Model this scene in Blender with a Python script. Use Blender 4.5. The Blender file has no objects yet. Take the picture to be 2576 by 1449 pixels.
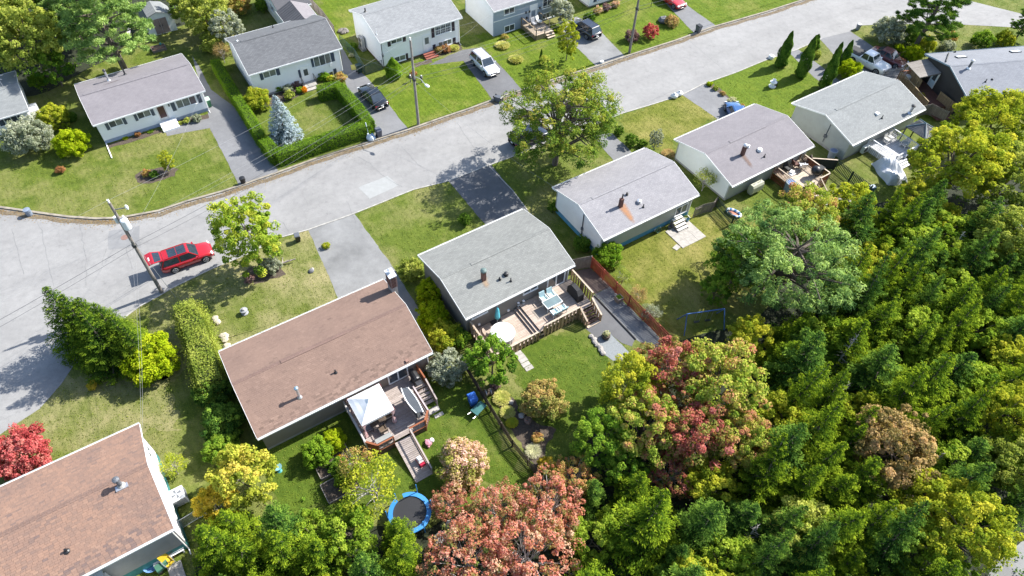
import bpy, math, random
import numpy as np
from mathutils import Matrix, Vector
random.seed(7); rng = np.random.default_rng(11)
S = bpy.context.scene
COL = S.collection
R = math.radians

# ------------------------------------------------------------------ camera, sky, sun, exposure
PITCH, ROLL, CAM_H = R(50.770), R(2.322), 48.0
cam = bpy.data.cameras.new('camera'); cam.lens = 24; cam.sensor_width = 36; cam.clip_end = 2000; cam.clip_start = 0.5
co = bpy.data.objects.new('camera', cam); COL.objects.link(co); S.camera = co
_r, _u, _f = Vector((1, 0, 0)), Vector((0, math.sin(PITCH), math.cos(PITCH))), Vector((0, math.cos(PITCH), -math.sin(PITCH)))
_cr, _sr = math.cos(ROLL), math.sin(ROLL)
RX, UX = _cr*_r + _sr*_u, -_sr*_r + _cr*_u
M = Matrix((RX, UX, -_f)).transposed().to_4x4(); M.translation = (0, 0, CAM_H); co.matrix_world = M

SUN_EL, SUN_AZ = R(41.7), R(32.4)          # azimuth of the sun counted from +x towards +y
w = bpy.data.worlds.new('World'); S.world = w; w.use_nodes = True
nt = w.node_tree; bg = nt.nodes['Background']; sky = nt.nodes.new('ShaderNodeTexSky')
sky.sky_type = 'NISHITA'; sky.sun_disc = False; sky.sun_elevation = SUN_EL; sky.sun_rotation = R(90) - SUN_AZ
nt.links.new(sky.outputs[0], bg.inputs[0]); bg.inputs[1].default_value = 0.125
sl = bpy.data.lights.new('sun', 'SUN'); sl.energy = 4.8; sl.angle = R(0.55); sl.color = (1, .968, .905)
so = bpy.data.objects.new('sun', sl); COL.objects.link(so)
sd = Vector((math.cos(SUN_EL)*math.cos(SUN_AZ), math.cos(SUN_EL)*math.sin(SUN_AZ), math.sin(SUN_EL)))
so.rotation_euler = sd.to_track_quat('Z', 'Y').to_euler(); so.location = sd*100
S.view_settings.view_transform = 'Standard'; S.view_settings.look = 'None'; S.view_settings.gamma = 1
S.view_settings.use_curve_mapping = False; S.view_settings.exposure = 1.2
try:
    S.cycles.max_bounces = 6; S.cycles.transparent_max_bounces = 12; S.cycles.use_denoising = True
    S.cycles.sample_clamp_indirect = 6
except Exception: pass

# ------------------------------------------------------------------ placing by image pixels: sight lines of a 2576 x 1449 image met with a level or a wall
FV, CX, CY = 24/36*2576, 1288.0, 724.5
def ray(vx, vy):
    return ((vx-CX)/FV)*RX - ((vy-CY)/FV)*UX + _f
def at(vx, vy, z=0.0):
    d = ray(vx, vy); t = (z-CAM_H)/d.z
    return Vector((d.x*t, d.y*t, z))
def proj(p):
    q = Vector(p) - Vector((0, 0, CAM_H)); k = q.dot(_f)
    return CX+FV*q.dot(RX)/k, CY-FV*q.dot(UX)/k
def zoomed(ox, oy, s):
    k = 2576/3072
    return lambda x, y: ((ox+x/s)*k, (oy+y/s)*k)
def tile(c, r): return zoomed(c*768, r*576, 2.5156)
ZA, ZB, ZD, ZE, ZF, ZG, ZK, ZC, ZDR, ZJ = (zoomed(*a) for a in ((1380, 780, 4.025), (1000, 1060, 3.8125), (2300, 350, 4.025), (660, 10, 4.83), (1020, 0, 4.83),
    (200, 140, 4.025), (1520, 0, 6.0375), (1640, 420, 4.025), (2000, 290, 4.025), (2620, 130, 6.0375)))
ZAR, ZBR = zoomed(1200, 580, 3.01875), zoomed(640, 820, 2.76)

# houses fitted to image pixels: centre x, y, turn, length, width, eave height, ridge above eave
HS = {'A': [-1.46, 39.63, .61, 11.1, 8.09, 3.26, 1.0], 'B': [-14.4, 29.61, .6, 14.22, 8.72, 2.87, 1.32], 'C': [10.64, 49.43, .6, 11.67, 8.08, 3.03, 1.1],
 'D': [23.92, 58.3, .61, 12.06, 8.48, 2.49, 1.1], 'E': [-27.95, 71.94, .59, 11.15, 8.49, 3.49, 1.61], 'F': [-14.55, 79.29, .61, 11.26, 8.52, 3.69, 1.42],
 'G': [-41.73, 63.14, .62, 11.68, 8.42, 2.84, 1.03], 'H': [-28.83, 14.74, .6, 13.4, 8.67, 4.23, 1.42], 'I': [38.12, 65.54, .6, 12.37, 8.45, 2.55, 1.17],
 'J': [57.6, 73.2, .2, 16, 8.55, 3.16, 1.09], 'K': [-1.01, 87.28, .6, 12, 8.04, 3.73, 1.35], 'M': [-59.52, 59.06, .61, 12, 8.39, 2.36, .9]}
def hp(h, x, y, z=0):
    cx, cy, th = HS[h][:3]; c, s = math.cos(th), math.sin(th)
    return Vector((cx+c*x-s*y, cy+s*x+c*y, z))
def loc(h, P):
    cx, cy, th = HS[h][:3]; c, s = math.cos(th), math.sin(th); x, y = P[0]-cx, P[1]-cy
    return Vector((c*x+s*y, -s*x+c*y, P[2]))
def la(h, v, z=0): return loc(h, at(v[0], v[1], z))
def _lray(h, v):
    th = HS[h][2]; c, s = math.cos(th), math.sin(th); d = ray(*v)
    return loc(h, (0, 0, CAM_H)), Vector((c*d.x+s*d.y, -s*d.x+c*d.y, d.z))
OVY, OVX = .4, .25
def onwall(h, v, side='near'):
    o, d = _lray(h, v); L, W = HS[h][3:5]
    if side == 'near': t = (-(W/2-OVY)-o.y)/d.y
    else: t = ((1 if side == 'right' else -1)*(L/2-OVX)-o.x)/d.x
    return o+t*d
def onroof(h, v, far=False):
    o, d = _lray(h, v); W, zE, zR = HS[h][4:7]; k = zR/(W/2)*(-1 if far else 1)   # z = zE+zR + k*y
    t = (zE+zR+k*o.y-o.z)/(d.z-k*d.y)
    return o+t*d

# ------------------------------------------------------------------ mesh helpers
class MB:
    def __init__(s): s.v, s.f, s.m = [], [], []
    def poly(s, pts, m=0):
        b = len(s.v); s.v += [tuple(p) for p in pts]; s.f.append(tuple(range(b, b+len(pts)))); s.m.append(m); return s
    def hexa(s, p, m=0):       # 8 points, bottom ring then top ring
        b = len(s.v); s.v += [tuple(q) for q in p]
        for f in ((3, 2, 1, 0), (4, 5, 6, 7), (0, 1, 5, 4), (1, 2, 6, 5), (2, 3, 7, 6), (3, 0, 4, 7)): s.f.append(tuple(b+i for i in f)); s.m.append(m)
        return s
    def box(s, x, y, z, sx, sy, sz, rz=0, m=0):     # centre x,y ; z = bottom
        c, n = math.cos(rz), math.sin(rz); r = [(-sx/2, -sy/2), (sx/2, -sy/2), (sx/2, sy/2), (-sx/2, sy/2)]
        r = [(x+c*a-n*b, y+n*a+c*b) for a, b in r]
        return s.hexa([(a, b, z) for a, b in r]+[(a, b, z+sz) for a, b in r], m)
    def beam(s, p, q, w, h=None, m=0):
        p, q = Vector(p), Vector(q); h = h or w; d = (q-p).normalized()
        up = Vector((0, 0, 1)) if abs(d.z) < .95 else Vector((1, 0, 0))
        a = d.cross(up).normalized(); b = a.cross(d)
        r = [-a*w/2-b*h/2, a*w/2-b*h/2, a*w/2+b*h/2, -a*w/2+b*h/2]
        return s.hexa([p+k for k in r]+[q+k for k in r], m)
    def tube(s, p, q, r, r2=None, n=8, m=0, cap=True):
        p, q = Vector(p), Vector(q); r2 = r if r2 is None else r2; d = (q-p).normalized()
        up = Vector((0, 0, 1)) if abs(d.z) < .95 else Vector((1, 0, 0))
        a = d.cross(up).normalized(); b = d.cross(a); k = len(s.v)
        for c, rr in ((p, r), (q, r2)):
            for i in range(n): t = 2*math.pi*i/n; s.v.append(tuple(c+a*math.cos(t)*rr+b*math.sin(t)*rr))
        for i in range(n): s.f.append((k+i, k+n+i, k+n+(i+1) % n, k+(i+1) % n)); s.m.append(m)
        if cap: s.f.append(tuple(k+i for i in range(n))); s.f.append(tuple(k+n+i for i in reversed(range(n)))); s.m += [m, m]
        return s
    def lathe(s, prof, n=16, c=(0, 0, 0), m=0, sx=1, sy=1):
        k = len(s.v)
        for r, z in prof:
            for i in range(n): t = 2*math.pi*i/n; s.v.append((c[0]+r*math.cos(t)*sx, c[1]+r*math.sin(t)*sy, c[2]+z))
        for j in range(len(prof)-1):
            for i in range(n): a = k+j*n; s.f.append((a+i, a+(i+1) % n, a+n+(i+1) % n, a+n+i)); s.m.append(m)
        s.f.append(tuple(k+i for i in reversed(range(n)))); s.f.append(tuple(k+(len(prof)-1)*n+i for i in range(n))); s.m += [m, m]
        return s
    def prism(s, pts, z0, z1, m=0):
        n = len(pts); k = len(s.v); s.v += [(p[0], p[1], z0) for p in pts]+[(p[0], p[1], z1) for p in pts]
        s.f.append(tuple(k+i for i in reversed(range(n)))); s.f.append(tuple(k+n+i for i in range(n))); s.m += [m, m]
        for i in range(n): j = (i+1) % n; s.f.append((k+i, k+j, k+n+j, k+n+i)); s.m.append(m)
        return s
    def mesh(s, name, mats, smooth=False):
        me = bpy.data.meshes.new(name); me.from_pydata(s.v, [], s.f)
        for mt in (mats if isinstance(mats, (list, tuple)) else [mats]): me.materials.append(mt)
        me.polygons.foreach_set('material_index', s.m)
        if smooth: me.polygons.foreach_set('use_smooth', [True]*len(s.f))
        me.update(); return me
    def build(s, name, mats, parent=None, smooth=False, **k): return obj(name, s.mesh(name, mats, smooth), parent, **k)
def obj(name, me, parent=None, loc=(0, 0, 0), rz=0, kind=None, rot=None):
    o = bpy.data.objects.new(name, me); COL.objects.link(o); o.parent = parent; o.location = loc
    o.rotation_euler = rot if rot is not None else (0, 0, rz)
    if kind: o['kind'] = kind
    return o
def tag(o, label, cat, group=None):
    o['label'] = label; o['category'] = cat
    if group: o['group'] = group
    return o
def thing(name, label, cat, loc=(0, 0, 0), rz=0, group=None):
    return tag(obj(name, None, None, loc, rz), label, cat, group)
def copy_tree(o, parent=None):
    c = o.copy(); COL.objects.link(c); c.parent = parent
    for ch in list(o.children): copy_tree(ch, c)
    return c
def rel(T, p):      # world point to a thing's own frame
    c, s = math.cos(-T.rotation_euler.z), math.sin(-T.rotation_euler.z); x, y = p[0]-T.location.x, p[1]-T.location.y
    return Vector((c*x-s*y, s*x+c*y, p[2]-T.location.z))

# ------------------------------------------------------------------ materials
def nodes(name):
    m = bpy.data.materials.new(name); m.use_nodes = True; t = m.node_tree
    return m, t, t.nodes['Principled BSDF']
def lk(t, a, b): t.links.new(a, b)
def ramp(t, fac, cols):
    r = t.nodes.new('ShaderNodeValToRGB'); e = r.color_ramp.elements
    for i, (p, c) in enumerate(cols):
        x = e[i] if i < 2 else e.new(p)
        x.position = p; x.color = (*c, 1)
    if fac is not None: lk(t, fac, r.inputs[0])
    return r.outputs[0]
def noise(t, vec, scale, detail=4, rough=.6):
    n = t.nodes.new('ShaderNodeTexNoise'); n.inputs['Scale'].default_value = scale; n.inputs['Detail'].default_value = detail; n.inputs['Roughness'].default_value = rough
    if vec is not None: lk(t, vec, n.inputs['Vector'])
    return n.outputs['Fac']
def mixc(t, fac, a, b, mode='MIX'):
    n = t.nodes.new('ShaderNodeMix'); n.data_type = 'RGBA'; n.blend_type = mode
    for s, v in ((n.inputs[0], fac), (n.inputs[6], a), (n.inputs[7], b)):
        if hasattr(v, 'is_linked'): lk(t, v, s)
        else: s.default_value = v if isinstance(v, (int, float)) else (*v, 1)
    return n.outputs[2]
def wpos(t): return t.nodes.new('ShaderNodeNewGeometry').outputs['Position']
def opos(t): return t.nodes.new('ShaderNodeTexCoord').outputs['Object']
def bump(t, p, h, strength, dist):
    b = t.nodes.new('ShaderNodeBump'); b.inputs['Strength'].default_value = strength; b.inputs['Distance'].default_value = dist
    lk(t, h, b.inputs['Height']); lk(t, b.outputs[0], p.inputs['Normal'])
_MC = {}
KC = .73      # base colours are set for an exposure of 1.3
def kc(c): return [x*KC for x in c] if min(c) < .55 else list(c)
def plain(name, col, rough=.6, var=.18, scale=2.0, metal=0, coat=0, bumpy=0):
    if name in _MC: return _MC[name]
    col = kc(col); m, t, p = nodes(name); v = wpos(t); n = noise(t, v, scale, 5)
    lk(t, ramp(t, n, [(.25, [c*(1-var) for c in col]), (.75, [min(1, c*(1+var)) for c in col])]), p.inputs['Base Color'])
    p.inputs['Roughness'].default_value = rough; p.inputs['Metallic'].default_value = metal; p.inputs['Coat Weight'].default_value = coat
    if bumpy: bump(t, p, noise(t, v, scale*12, 3), .5, bumpy)
    _MC[name] = m; return m
def grass(name, lo, mid, hi, dry, dry_amt):
    lo, mid, hi, dry = map(kc, (lo, mid, hi, dry)); m, t, p = nodes(name); v = wpos(t)
    big = noise(t, v, .16, 3); med = noise(t, v, .7, 8, .78); fine = noise(t, v, 9, 4, .8); vf = noise(t, v, 30, 2, .7)
    c = ramp(t, med, [(.3, lo), (.5, mid), (.72, hi)])
    md = t.nodes.new('ShaderNodeMath'); md.operation = 'ADD'; lk(t, big, md.inputs[0])
    m2 = t.nodes.new('ShaderNodeMath'); m2.operation = 'MULTIPLY'; lk(t, med, m2.inputs[0]); m2.inputs[1].default_value = .45; lk(t, m2.outputs[0], md.inputs[1])
    f = ramp(t, md.outputs[0], [(.72-dry_amt, (0, 0, 0)), (1.0-dry_amt, (1, 1, 1))])
    c = mixc(t, f, c, dry)
    g = ramp(t, fine, [(.32, (.42, .47, .4)), (.5, (1, 1, 1)), (.75, (1.0, 1.0, 1.0))]); c = mixc(t, .85, c, g, 'MULTIPLY')
    g = ramp(t, vf, [(.32, (.55, .58, .5)), (.62, (1.0, 1.0, 1.0))]); c = mixc(t, .9, c, g, 'MULTIPLY')
    rt = t.nodes.new('ShaderNodeVectorRotate'); rt.rotation_type = 'Z_AXIS'; rt.inputs['Angle'].default_value = -.6; lk(t, v, rt.inputs['Vector'])
    wv = t.nodes.new('ShaderNodeTexWave'); wv.inputs['Scale'].default_value = .55; wv.inputs['Distortion'].default_value = 2.5; wv.inputs['Detail'].default_value = 3; lk(t, rt.outputs[0], wv.inputs['Vector'])
    c = mixc(t, 1.0, c, ramp(t, wv.outputs['Fac'], [(.2, (.90, .91, .90)), (.8, (1, 1, 1))]), 'MULTIPLY')     # mowing lanes
    lk(t, c, p.inputs['Base Color']); p.inputs['Roughness'].default_value = .9; p.inputs['Specular IOR Level'].default_value = .15
    bump(t, p, fine, 1.0, .06)
    return m
def asphalt(name, base, var=.12, speck=.35, cracks=0, tracks=0):
    base = kc(base); m, t, p = nodes(name); v = wpos(t)
    a = noise(t, v, .22, 4); b = noise(t, v, 1.6, 6, .7); f = noise(t, v, 40, 2)
    c = ramp(t, a, [(.3, [x*(1-var) for x in base]), (.7, [x*(1+var) for x in base])])
    c = mixc(t, .6, c, ramp(t, b, [(.3, (.72, .72, .73)), (.65, (1, 1, 1))]), 'MULTIPLY')
    c = mixc(t, speck, c, ramp(t, f, [(.35, (.55, .55, .56)), (.6, (1, 1, 1))]), 'MULTIPLY')
    if tracks:      # long streaks worn along the street
        rt = t.nodes.new('ShaderNodeVectorRotate'); rt.rotation_type = 'Z_AXIS'; rt.inputs['Angle'].default_value = -.56; lk(t, v, rt.inputs['Vector'])
        sc = t.nodes.new('ShaderNodeVectorMath'); sc.operation = 'MULTIPLY'; lk(t, rt.outputs[0], sc.inputs[0]); sc.inputs[1].default_value = (.035, .55, 1)
        c = mixc(t, tracks, c, ramp(t, noise(t, sc.outputs[0], 1.0, 5, .6), [(.35, (.72, .72, .73)), (.6, (1, 1, 1))]), 'MULTIPLY')
        c = mixc(t, .5, c, ramp(t, noise(t, v, .8, 7, .8), [(.30, (.62, .62, .63)), (.42, (1, 1, 1))]), 'MULTIPLY')
    if cracks:
        vo = t.nodes.new('ShaderNodeTexVoronoi'); vo.feature = 'DISTANCE_TO_EDGE'; vo.inputs['Scale'].default_value = .13
        wn = t.nodes.new('ShaderNodeTexNoise'); wn.inputs['Scale'].default_value = .5; wn.inputs['Detail'].default_value = 6; lk(t, v, wn.inputs['Vector'])
        
        va = t.nodes.new('ShaderNodeVectorMath'); va.operation = 'MULTIPLY_ADD'; lk(t, wn.outputs['Color'], va.inputs[0]); va.inputs[1].default_value = (2.4, 2.4, 0); lk(t, v, va.inputs[2])
        lk(t, va.outputs[0], vo.inputs['Vector'])
        c = mixc(t, cracks, c, ramp(t, vo.outputs['Distance'], [(0, (.45, .45, .46)), (.008, (1, 1, 1))]), 'MULTIPLY')
    lk(t, c, p.inputs['Base Color']); p.inputs['Roughness'].default_value = .9; bump(t, p, f, .35, .01)
    return m
def shingles(name, base, lo, hi, course=.143, tab=.33, contrast=.5):
    base, lo, hi = map(kc, (base, lo, hi)); m, t, p = nodes(name); v = opos(t)      # roof frame: x along the eave, y up the slope
    br = t.nodes.new('ShaderNodeTexBrick'); br.offset = .5; lk(t, v, br.inputs['Vector'])
    br.inputs['Color1'].default_value = (*lo, 1); br.inputs['Color2'].default_value = (*hi, 1); br.inputs['Mortar'].default_value = (*[x*.45 for x in base], 1)
    br.inputs['Scale'].default_value = 1; br.inputs['Mortar Size'].default_value = .012; br.inputs['Brick Width'].default_value = tab; br.inputs['Row Height'].default_value = course; br.inputs['Bias'].default_value = 0
    n1 = noise(t, v, .5, 4); n2 = noise(t, v, 2.2, 5, .75); n3 = noise(t, v, 24, 2)
    c = mixc(t, contrast, base, br.outputs['Color'])
    c = mixc(t, .8, c, ramp(t, n1, [(.3, (.82, .82, .83)), (.7, (1, 1, 1))]), 'MULTIPLY')
    c = mixc(t, .6, c, ramp(t, n2, [(.3, (.75, .75, .76)), (.65, (1, 1, 1))]), 'MULTIPLY')
    c = mixc(t, .5, c, ramp(t, n3, [(.3, (.6, .6, .6)), (.65, (1, 1, 1))]), 'MULTIPLY')
    lk(t, c, p.inputs['Base Color']); p.inputs['Roughness'].default_value = .92; bump(t, p, br.outputs['Fac'], -.5, .012)
    return m
def shingle_tab(name, cols, single, lowt=(.8, .8, .82)):
    cols = [kc(c) for c in cols]; m, t, p = nodes(name)
    if single: f = t.nodes.new('ShaderNodeObjectInfo').outputs['Random']
    else: a = t.nodes.new('ShaderNodeAttribute'); a.attribute_name = 'tone'; f = a.outputs['Fac']
    c = ramp(t, f, [(i/(len(cols)-1), x) for i, x in enumerate(cols)]); v = wpos(t)
    c = mixc(t, .7, c, ramp(t, noise(t, v, .5, 4), [(.3, lowt), (.62, (1, 1, 1))]), 'MULTIPLY')
    c = mixc(t, .6, c, ramp(t, noise(t, v, 30, 2), [(.3, (.6, .6, .6)), (.65, (1, 1, 1))]), 'MULTIPLY')
    lk(t, c, p.inputs['Base Color']); p.inputs['Roughness'].default_value = .92
    return m
def siding(name, col, pitch=.11, dirt=.12, vertical=False):
    col = kc(col); m, t, p = nodes(name); v = opos(t); s = t.nodes.new('ShaderNodeSeparateXYZ'); lk(t, v, s.inputs[0])
    mm = t.nodes.new('ShaderNodeMath'); mm.operation = 'MULTIPLY'; lk(t, s.outputs[2], mm.inputs[0]); mm.inputs[1].default_value = 1/pitch
    fr = t.nodes.new('ShaderNodeMath'); fr.operation = 'FRACT'; lk(t, mm.outputs[0], fr.inputs[0])
    c = mixc(t, 1.0, col, ramp(t, fr.outputs[0], [(0, (.88, .89, .9)), (.3, (1, 1, 1))]), 'MULTIPLY')
    n = noise(t, v, .7, 6, .7)
    c = mixc(t, 1.0, c, ramp(t, n, [(.3, [1-dirt*1.3, 1-dirt*1.4, 1-dirt*1.6]), (.62, (1, 1, 1))]), 'MULTIPLY')
    lk(t, c, p.inputs['Base Color']); p.inputs['Roughness'].default_value = .65
    return m
def wood(name, col, col2=None, rough=.8):
    if name in _MC: return _MC[name]
    col = kc(col); col2 = kc(col2) if col2 else [x*.6 for x in col]
    m, t, p = nodes(name); oi = t.nodes.new('ShaderNodeObjectInfo'); v = opos(t)
    va = t.nodes.new('ShaderNodeVectorMath'); va.operation = 'MULTIPLY_ADD'; lk(t, oi.outputs['Random'], va.inputs[0]); va.inputs[1].default_value = (50, 50, 50); lk(t, v, va.inputs[2])
    n = noise(t, va.outputs[0], 3, 6, .7)
    c = ramp(t, n, [(.25, col2), (.6, col), (.85, [min(1, x*1.15) for x in col])])
    c = mixc(t, .8, c, ramp(t, oi.outputs['Random'], [(0, (.68, .66, .64)), (1, (1, 1, 1))]), 'MULTIPLY')
    lk(t, c, p.inputs['Base Color']); p.inputs['Roughness'].default_value = rough
    _MC[name] = m; return m
def leaf_mat(name, cols, trans=.3, objtint=True):
    m, t, p = nodes(name); a = t.nodes.new('ShaderNodeAttribute'); a.attribute_name = 'tone'
    oi = t.nodes.new('ShaderNodeObjectInfo')
    ad = t.nodes.new('ShaderNodeMath'); ad.operation = 'MULTIPLY_ADD'; lk(t, oi.outputs['Random'], ad.inputs[0]); ad.inputs[1].default_value = .16; lk(t, a.outputs['Fac'], ad.inputs[2])
    ad2 = t.nodes.new('ShaderNodeMath'); ad2.operation = 'ADD'; lk(t, ad.outputs[0], ad2.inputs[0]); ad2.inputs[1].default_value = -.08; ad2.use_clamp = True
    c = ramp(t, ad2.outputs[0], [(i/(len(cols)-1), x) for i, x in enumerate(cols)])
    df = t.nodes.new('ShaderNodeBsdfDiffuse'); lk(t, c, df.inputs[0]); tr = t.nodes.new('ShaderNodeBsdfTranslucent')
    tc = mixc(t, 1.0, c, (1.0, 1.0, .55), 'MULTIPLY'); lk(t, tc, tr.inputs[0])
    mx = t.nodes.new('ShaderNodeMixShader'); mx.inputs[0].default_value = trans; lk(t, df.outputs[0], mx.inputs[1]); lk(t, tr.outputs[0], mx.inputs[2])
    lk(t, mx.outputs[0], t.nodes['Material Output'].inputs[0]); t.nodes.remove(p)
    return m

GR = dict(lo=(.055, .085, .014), mid=(.10, .135, .02), hi=(.17, .19, .035))
M_ground = grass('grass_ground', (.105, .15, .022), (.17, .225, .032), (.25, .29, .055), (.36, .33, .13), .06)
M_bright = grass('grass_bright', (.10, .165, .012), (.17, .25, .018), (.245, .31, .03), (.32, .32, .08), -.02)
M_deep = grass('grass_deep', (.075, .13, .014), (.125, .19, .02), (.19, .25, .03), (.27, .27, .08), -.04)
M_dry = grass('grass_dry', (.13, .16, .03), (.20, .24, .05), (.29, .295, .085), (.46, .40, .20), .12)
M_dry2 = grass('grass_yellow', (.14, .155, .025), (.22, .245, .035), (.31, .31, .06), (.43, .37, .12), .06)
M_road = asphalt('asphalt_road', (.37, .362, .35), .10, .4, .16, .35)
M_drive = asphalt('asphalt_driveway', (.25, .25, .255), .16, .4)
M_drive_d = asphalt('asphalt_dark', (.175, .175, .18), .16, .4)
M_drive_w = asphalt('asphalt_worn', (.30, .30, .295), .28, .4)
M_patch = asphalt('asphalt_patch', (.29, .29, .29), .1, .3)
M_gravel = plain('gravel_grey', (.22, .225, .23), .9, .45, 14, bumpy=.03)
M_gravel_l = plain('gravel_light', (.27, .29, .30), .9, .35, 14, bumpy=.03)
M_paver = plain('paver_brown', (.17, .125, .105), .9, .3, 6, bumpy=.02)
M_soil = plain('mulch', (.10, .075, .055), .95, .55, 7, bumpy=.05)
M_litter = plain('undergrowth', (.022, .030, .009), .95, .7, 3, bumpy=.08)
M_conc = plain('concrete', (.46, .43, .39), .9, .25, 3, bumpy=.01)
M_kerb = plain('kerb_concrete', (.33, .29, .23), .95, .45, 1.6, bumpy=.03)
M_white = plain('white_paint', (.80, .80, .79), .5, .05)
M_offw = plain('offwhite_trim', (.72, .72, .70), .5, .08)
M_black = plain('black_plastic', (.02, .02, .022), .45, .3)
M_dark = plain('dark_metal', (.05, .05, .055), .4, .3)
M_steel = plain('galvanised', (.55, .56, .58), .35, .12, 4, metal=.7)
M_grey = plain('grey_plastic', (.13, .14, .16), .5, .15)
M_glass = plain('window_glass', (.085, .10, .115), .06, .5, .8)
M_glass_c = plain('curtained_glass', (.22, .24, .22), .12, .4, 1.5)
M_shut_b = plain('shutter_blue', (.06, .085, .13), .6, .12)
M_shut_p = plain('shutter_plum', (.05, .03, .045), .6, .12)
M_brick_red = plain('brick_red', (.20, .09, .065), .9, .35, 6)
M_rust = plain('rust_brown', (.14, .06, .045), .8, .35, 5)

# ------------------------------------------------------------------ ground, road, drives, paths
SHEETS = []
def sheet(name, mat, vpts, z, kind='structure', label=None):
    pts = [at(x, y, z) for x, y in vpts]; SHEETS.append((name, list(pts)))
    j = .38 if 'lawn' in name else .14 if name == 'flower_bed' else (.035 if name in ('driveway', 'path') else .25 if name == 'forest_floor' else .05)
    q = []
    for a, b in zip(pts, pts[1:]+pts[:1]):     # ragged edges
        k = min(60, max(1, int((b-a).length/(.35 if j < .5 and name != 'forest_floor' else 1.2)))); d = (b-a).normalized(); s = 0
        for i in range(k): s = .6*s+random.gauss(0, j*.6); q.append(a.lerp(b, i/k)+Vector((-d.y, d.x, 0))*(s if i else 0))
    pts = q
    if sum(a.x*b.y-b.x*a.y for a, b in zip(pts, pts[1:]+pts[:1])) < 0: pts.reverse()
    o = MB().poly(pts).build(name, mat); o['kind'] = kind
    if label: o['label'] = label
    return o
MB().poly([(-700, -400, 0), (700, -400, 0), (700, 900, 0), (-700, 900, 0)]).build('ground', M_ground, kind='structure')
NK = [(-260, 508), (0, 524), (70, 534), (170, 548), (240, 553), (300, 551), (400, 533), (470, 509), (560, 484), (600, 471), (700, 436), (800, 400), (920, 362), (1030, 328), (1100, 303), (1180, 276),
      (1262, 246), (1380, 206), (1500, 169), (1583, 141), (1700, 104), (1790, 71), (1930, 31), (2020, 2), (2110, -28), (2200, -58)]
SK = [(-260, 1255), (-120, 1170), (0, 1093), (100, 1028), (155, 965), (190, 912), (320, 792), (350, 770), (400, 743), (430, 725), (470, 705), (530, 676), (620, 640), (700, 598), (775, 577), (889, 537), (1040, 476),
      (1128, 454), (1240, 411), (1400, 352), (1567, 284), (1640, 262), (1715, 238), (1765, 212), (1850, 182), (1932, 148), (2000, 126), (2066, 97), (2135, 80), (2165, 64), (2250, 60), (2425, 62), (2576, 70), (2800, 92)]
sheet('lawn_front', M_bright, [(865, 195), (925, 185), (1000, 160), (1165, 140), (1245, 250), (1030, 335), (940, 350)], .004)
sheet('lawn_front', M_bright, [(1190, 90), (1420, 60), (1510, 165), (1383, 212), (1300, 240), (1290, 200)], .004)
sheet('lawn_front', M_bright, [(1480, 40), (1640, -30), (1760, 90), (1583, 148), (1570, 130)], .004)
sheet('lawn_front', M_bright, [(1700, -40), (2000, -70), (2010, 10), (1800, 75), (1730, 10)], .004)
sheet('lawn_front', M_bright, [(1765, 207), (1850, 178), (1990, 124), (2070, 230), (1990, 310), (1880, 300), (1830, 245)], .004)
sheet('lawn_back', M_bright, [(800, -60), (920, -60), (900, 20), (880, 140), (820, 60)], .004)
sheet('lawn_front', M_dry2, [(1570, 290), (1720, 235), (1805, 290), (1700, 350), (1690, 390), (1560, 330)], .004)
sheet('lawn_front', M_dry, [(400, 740), (470, 700), (620, 635), (790, 572), (860, 750), (560, 890), (500, 880), (440, 960), (330, 930)], .004)
sheet('lawn_back', M_dry2, [(1540, 640), (1660, 570), (1760, 545), (1910, 560), (1870, 800), (1690, 860)], .004)
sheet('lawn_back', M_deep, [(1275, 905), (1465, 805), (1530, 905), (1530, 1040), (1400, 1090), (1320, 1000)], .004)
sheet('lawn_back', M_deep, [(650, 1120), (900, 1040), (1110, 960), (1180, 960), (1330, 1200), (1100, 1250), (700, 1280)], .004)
sheet('lawn_front', M_dry, [(-200, 1230), (-50, 1125), (110, 1020), (170, 940), (420, 920), (460, 1080), (350, 1090), (-200, 1300)], .004)
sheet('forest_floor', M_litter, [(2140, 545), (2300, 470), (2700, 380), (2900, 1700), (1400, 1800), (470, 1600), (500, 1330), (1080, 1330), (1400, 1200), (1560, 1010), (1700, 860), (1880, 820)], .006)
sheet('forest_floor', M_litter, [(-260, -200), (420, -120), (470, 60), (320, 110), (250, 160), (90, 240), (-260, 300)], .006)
sheet('gravel_path', M_drive_w, [(2480, 1460), (2515, 1405), (2570, 1362), (2700, 1340), (2700, 1600), (2460, 1560)], .010)
sheet('flower_bed', M_soil, [(1225, 975), (1290, 1000), (1330, 1052), (1400, 1080), (1372, 1135), (1355, 1200), (1290, 1085)], .008)
sheet('flower_bed', M_soil, [(340, 440), (365, 428), (425, 415), (450, 425), (440, 443), (385, 460), (345, 458)], .008)
sheet('flower_bed', M_soil, [(268, 365), (400, 325), (410, 333), (275, 373)], .008)
sheet('flower_bed', M_soil, [(443, 305), (530, 285), (533, 297), (448, 316)], .008)
sheet('flower_bed', M_soil, [(620, 235), (780, 205), (790, 225), (700, 262), (640, 280)], .008)
sheet('flower_bed', M_soil, [(1040, 160), (1085, 148), (1088, 158), (1045, 170)], .008)
sheet('flower_bed', M_soil, [(1090, 135), (1158, 110), (1162, 125), (1095, 145)], .008)
sheet('flower_bed', M_soil, [(1765, 211), (1790, 207), (1870, 272), (1835, 255)], .008)
sheet('flower_bed', M_soil, [(600, 690), (640, 670), (705, 655), (720, 690), (640, 715)], .008)
sheet('driveway', M_drive, [(483, 140), (500, 165), (530, 225), (590, 270), (645, 345), (703, 436), (604, 470), (528, 322), (420, 342), (412, 322), (526, 297), (520, 262), (500, 200)], .012)
sheet('driveway', M_drive, [(855, 112), (885, 160), (928, 200), (1031, 330), (944, 358), (880, 240), (865, 195)], .012)
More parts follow.
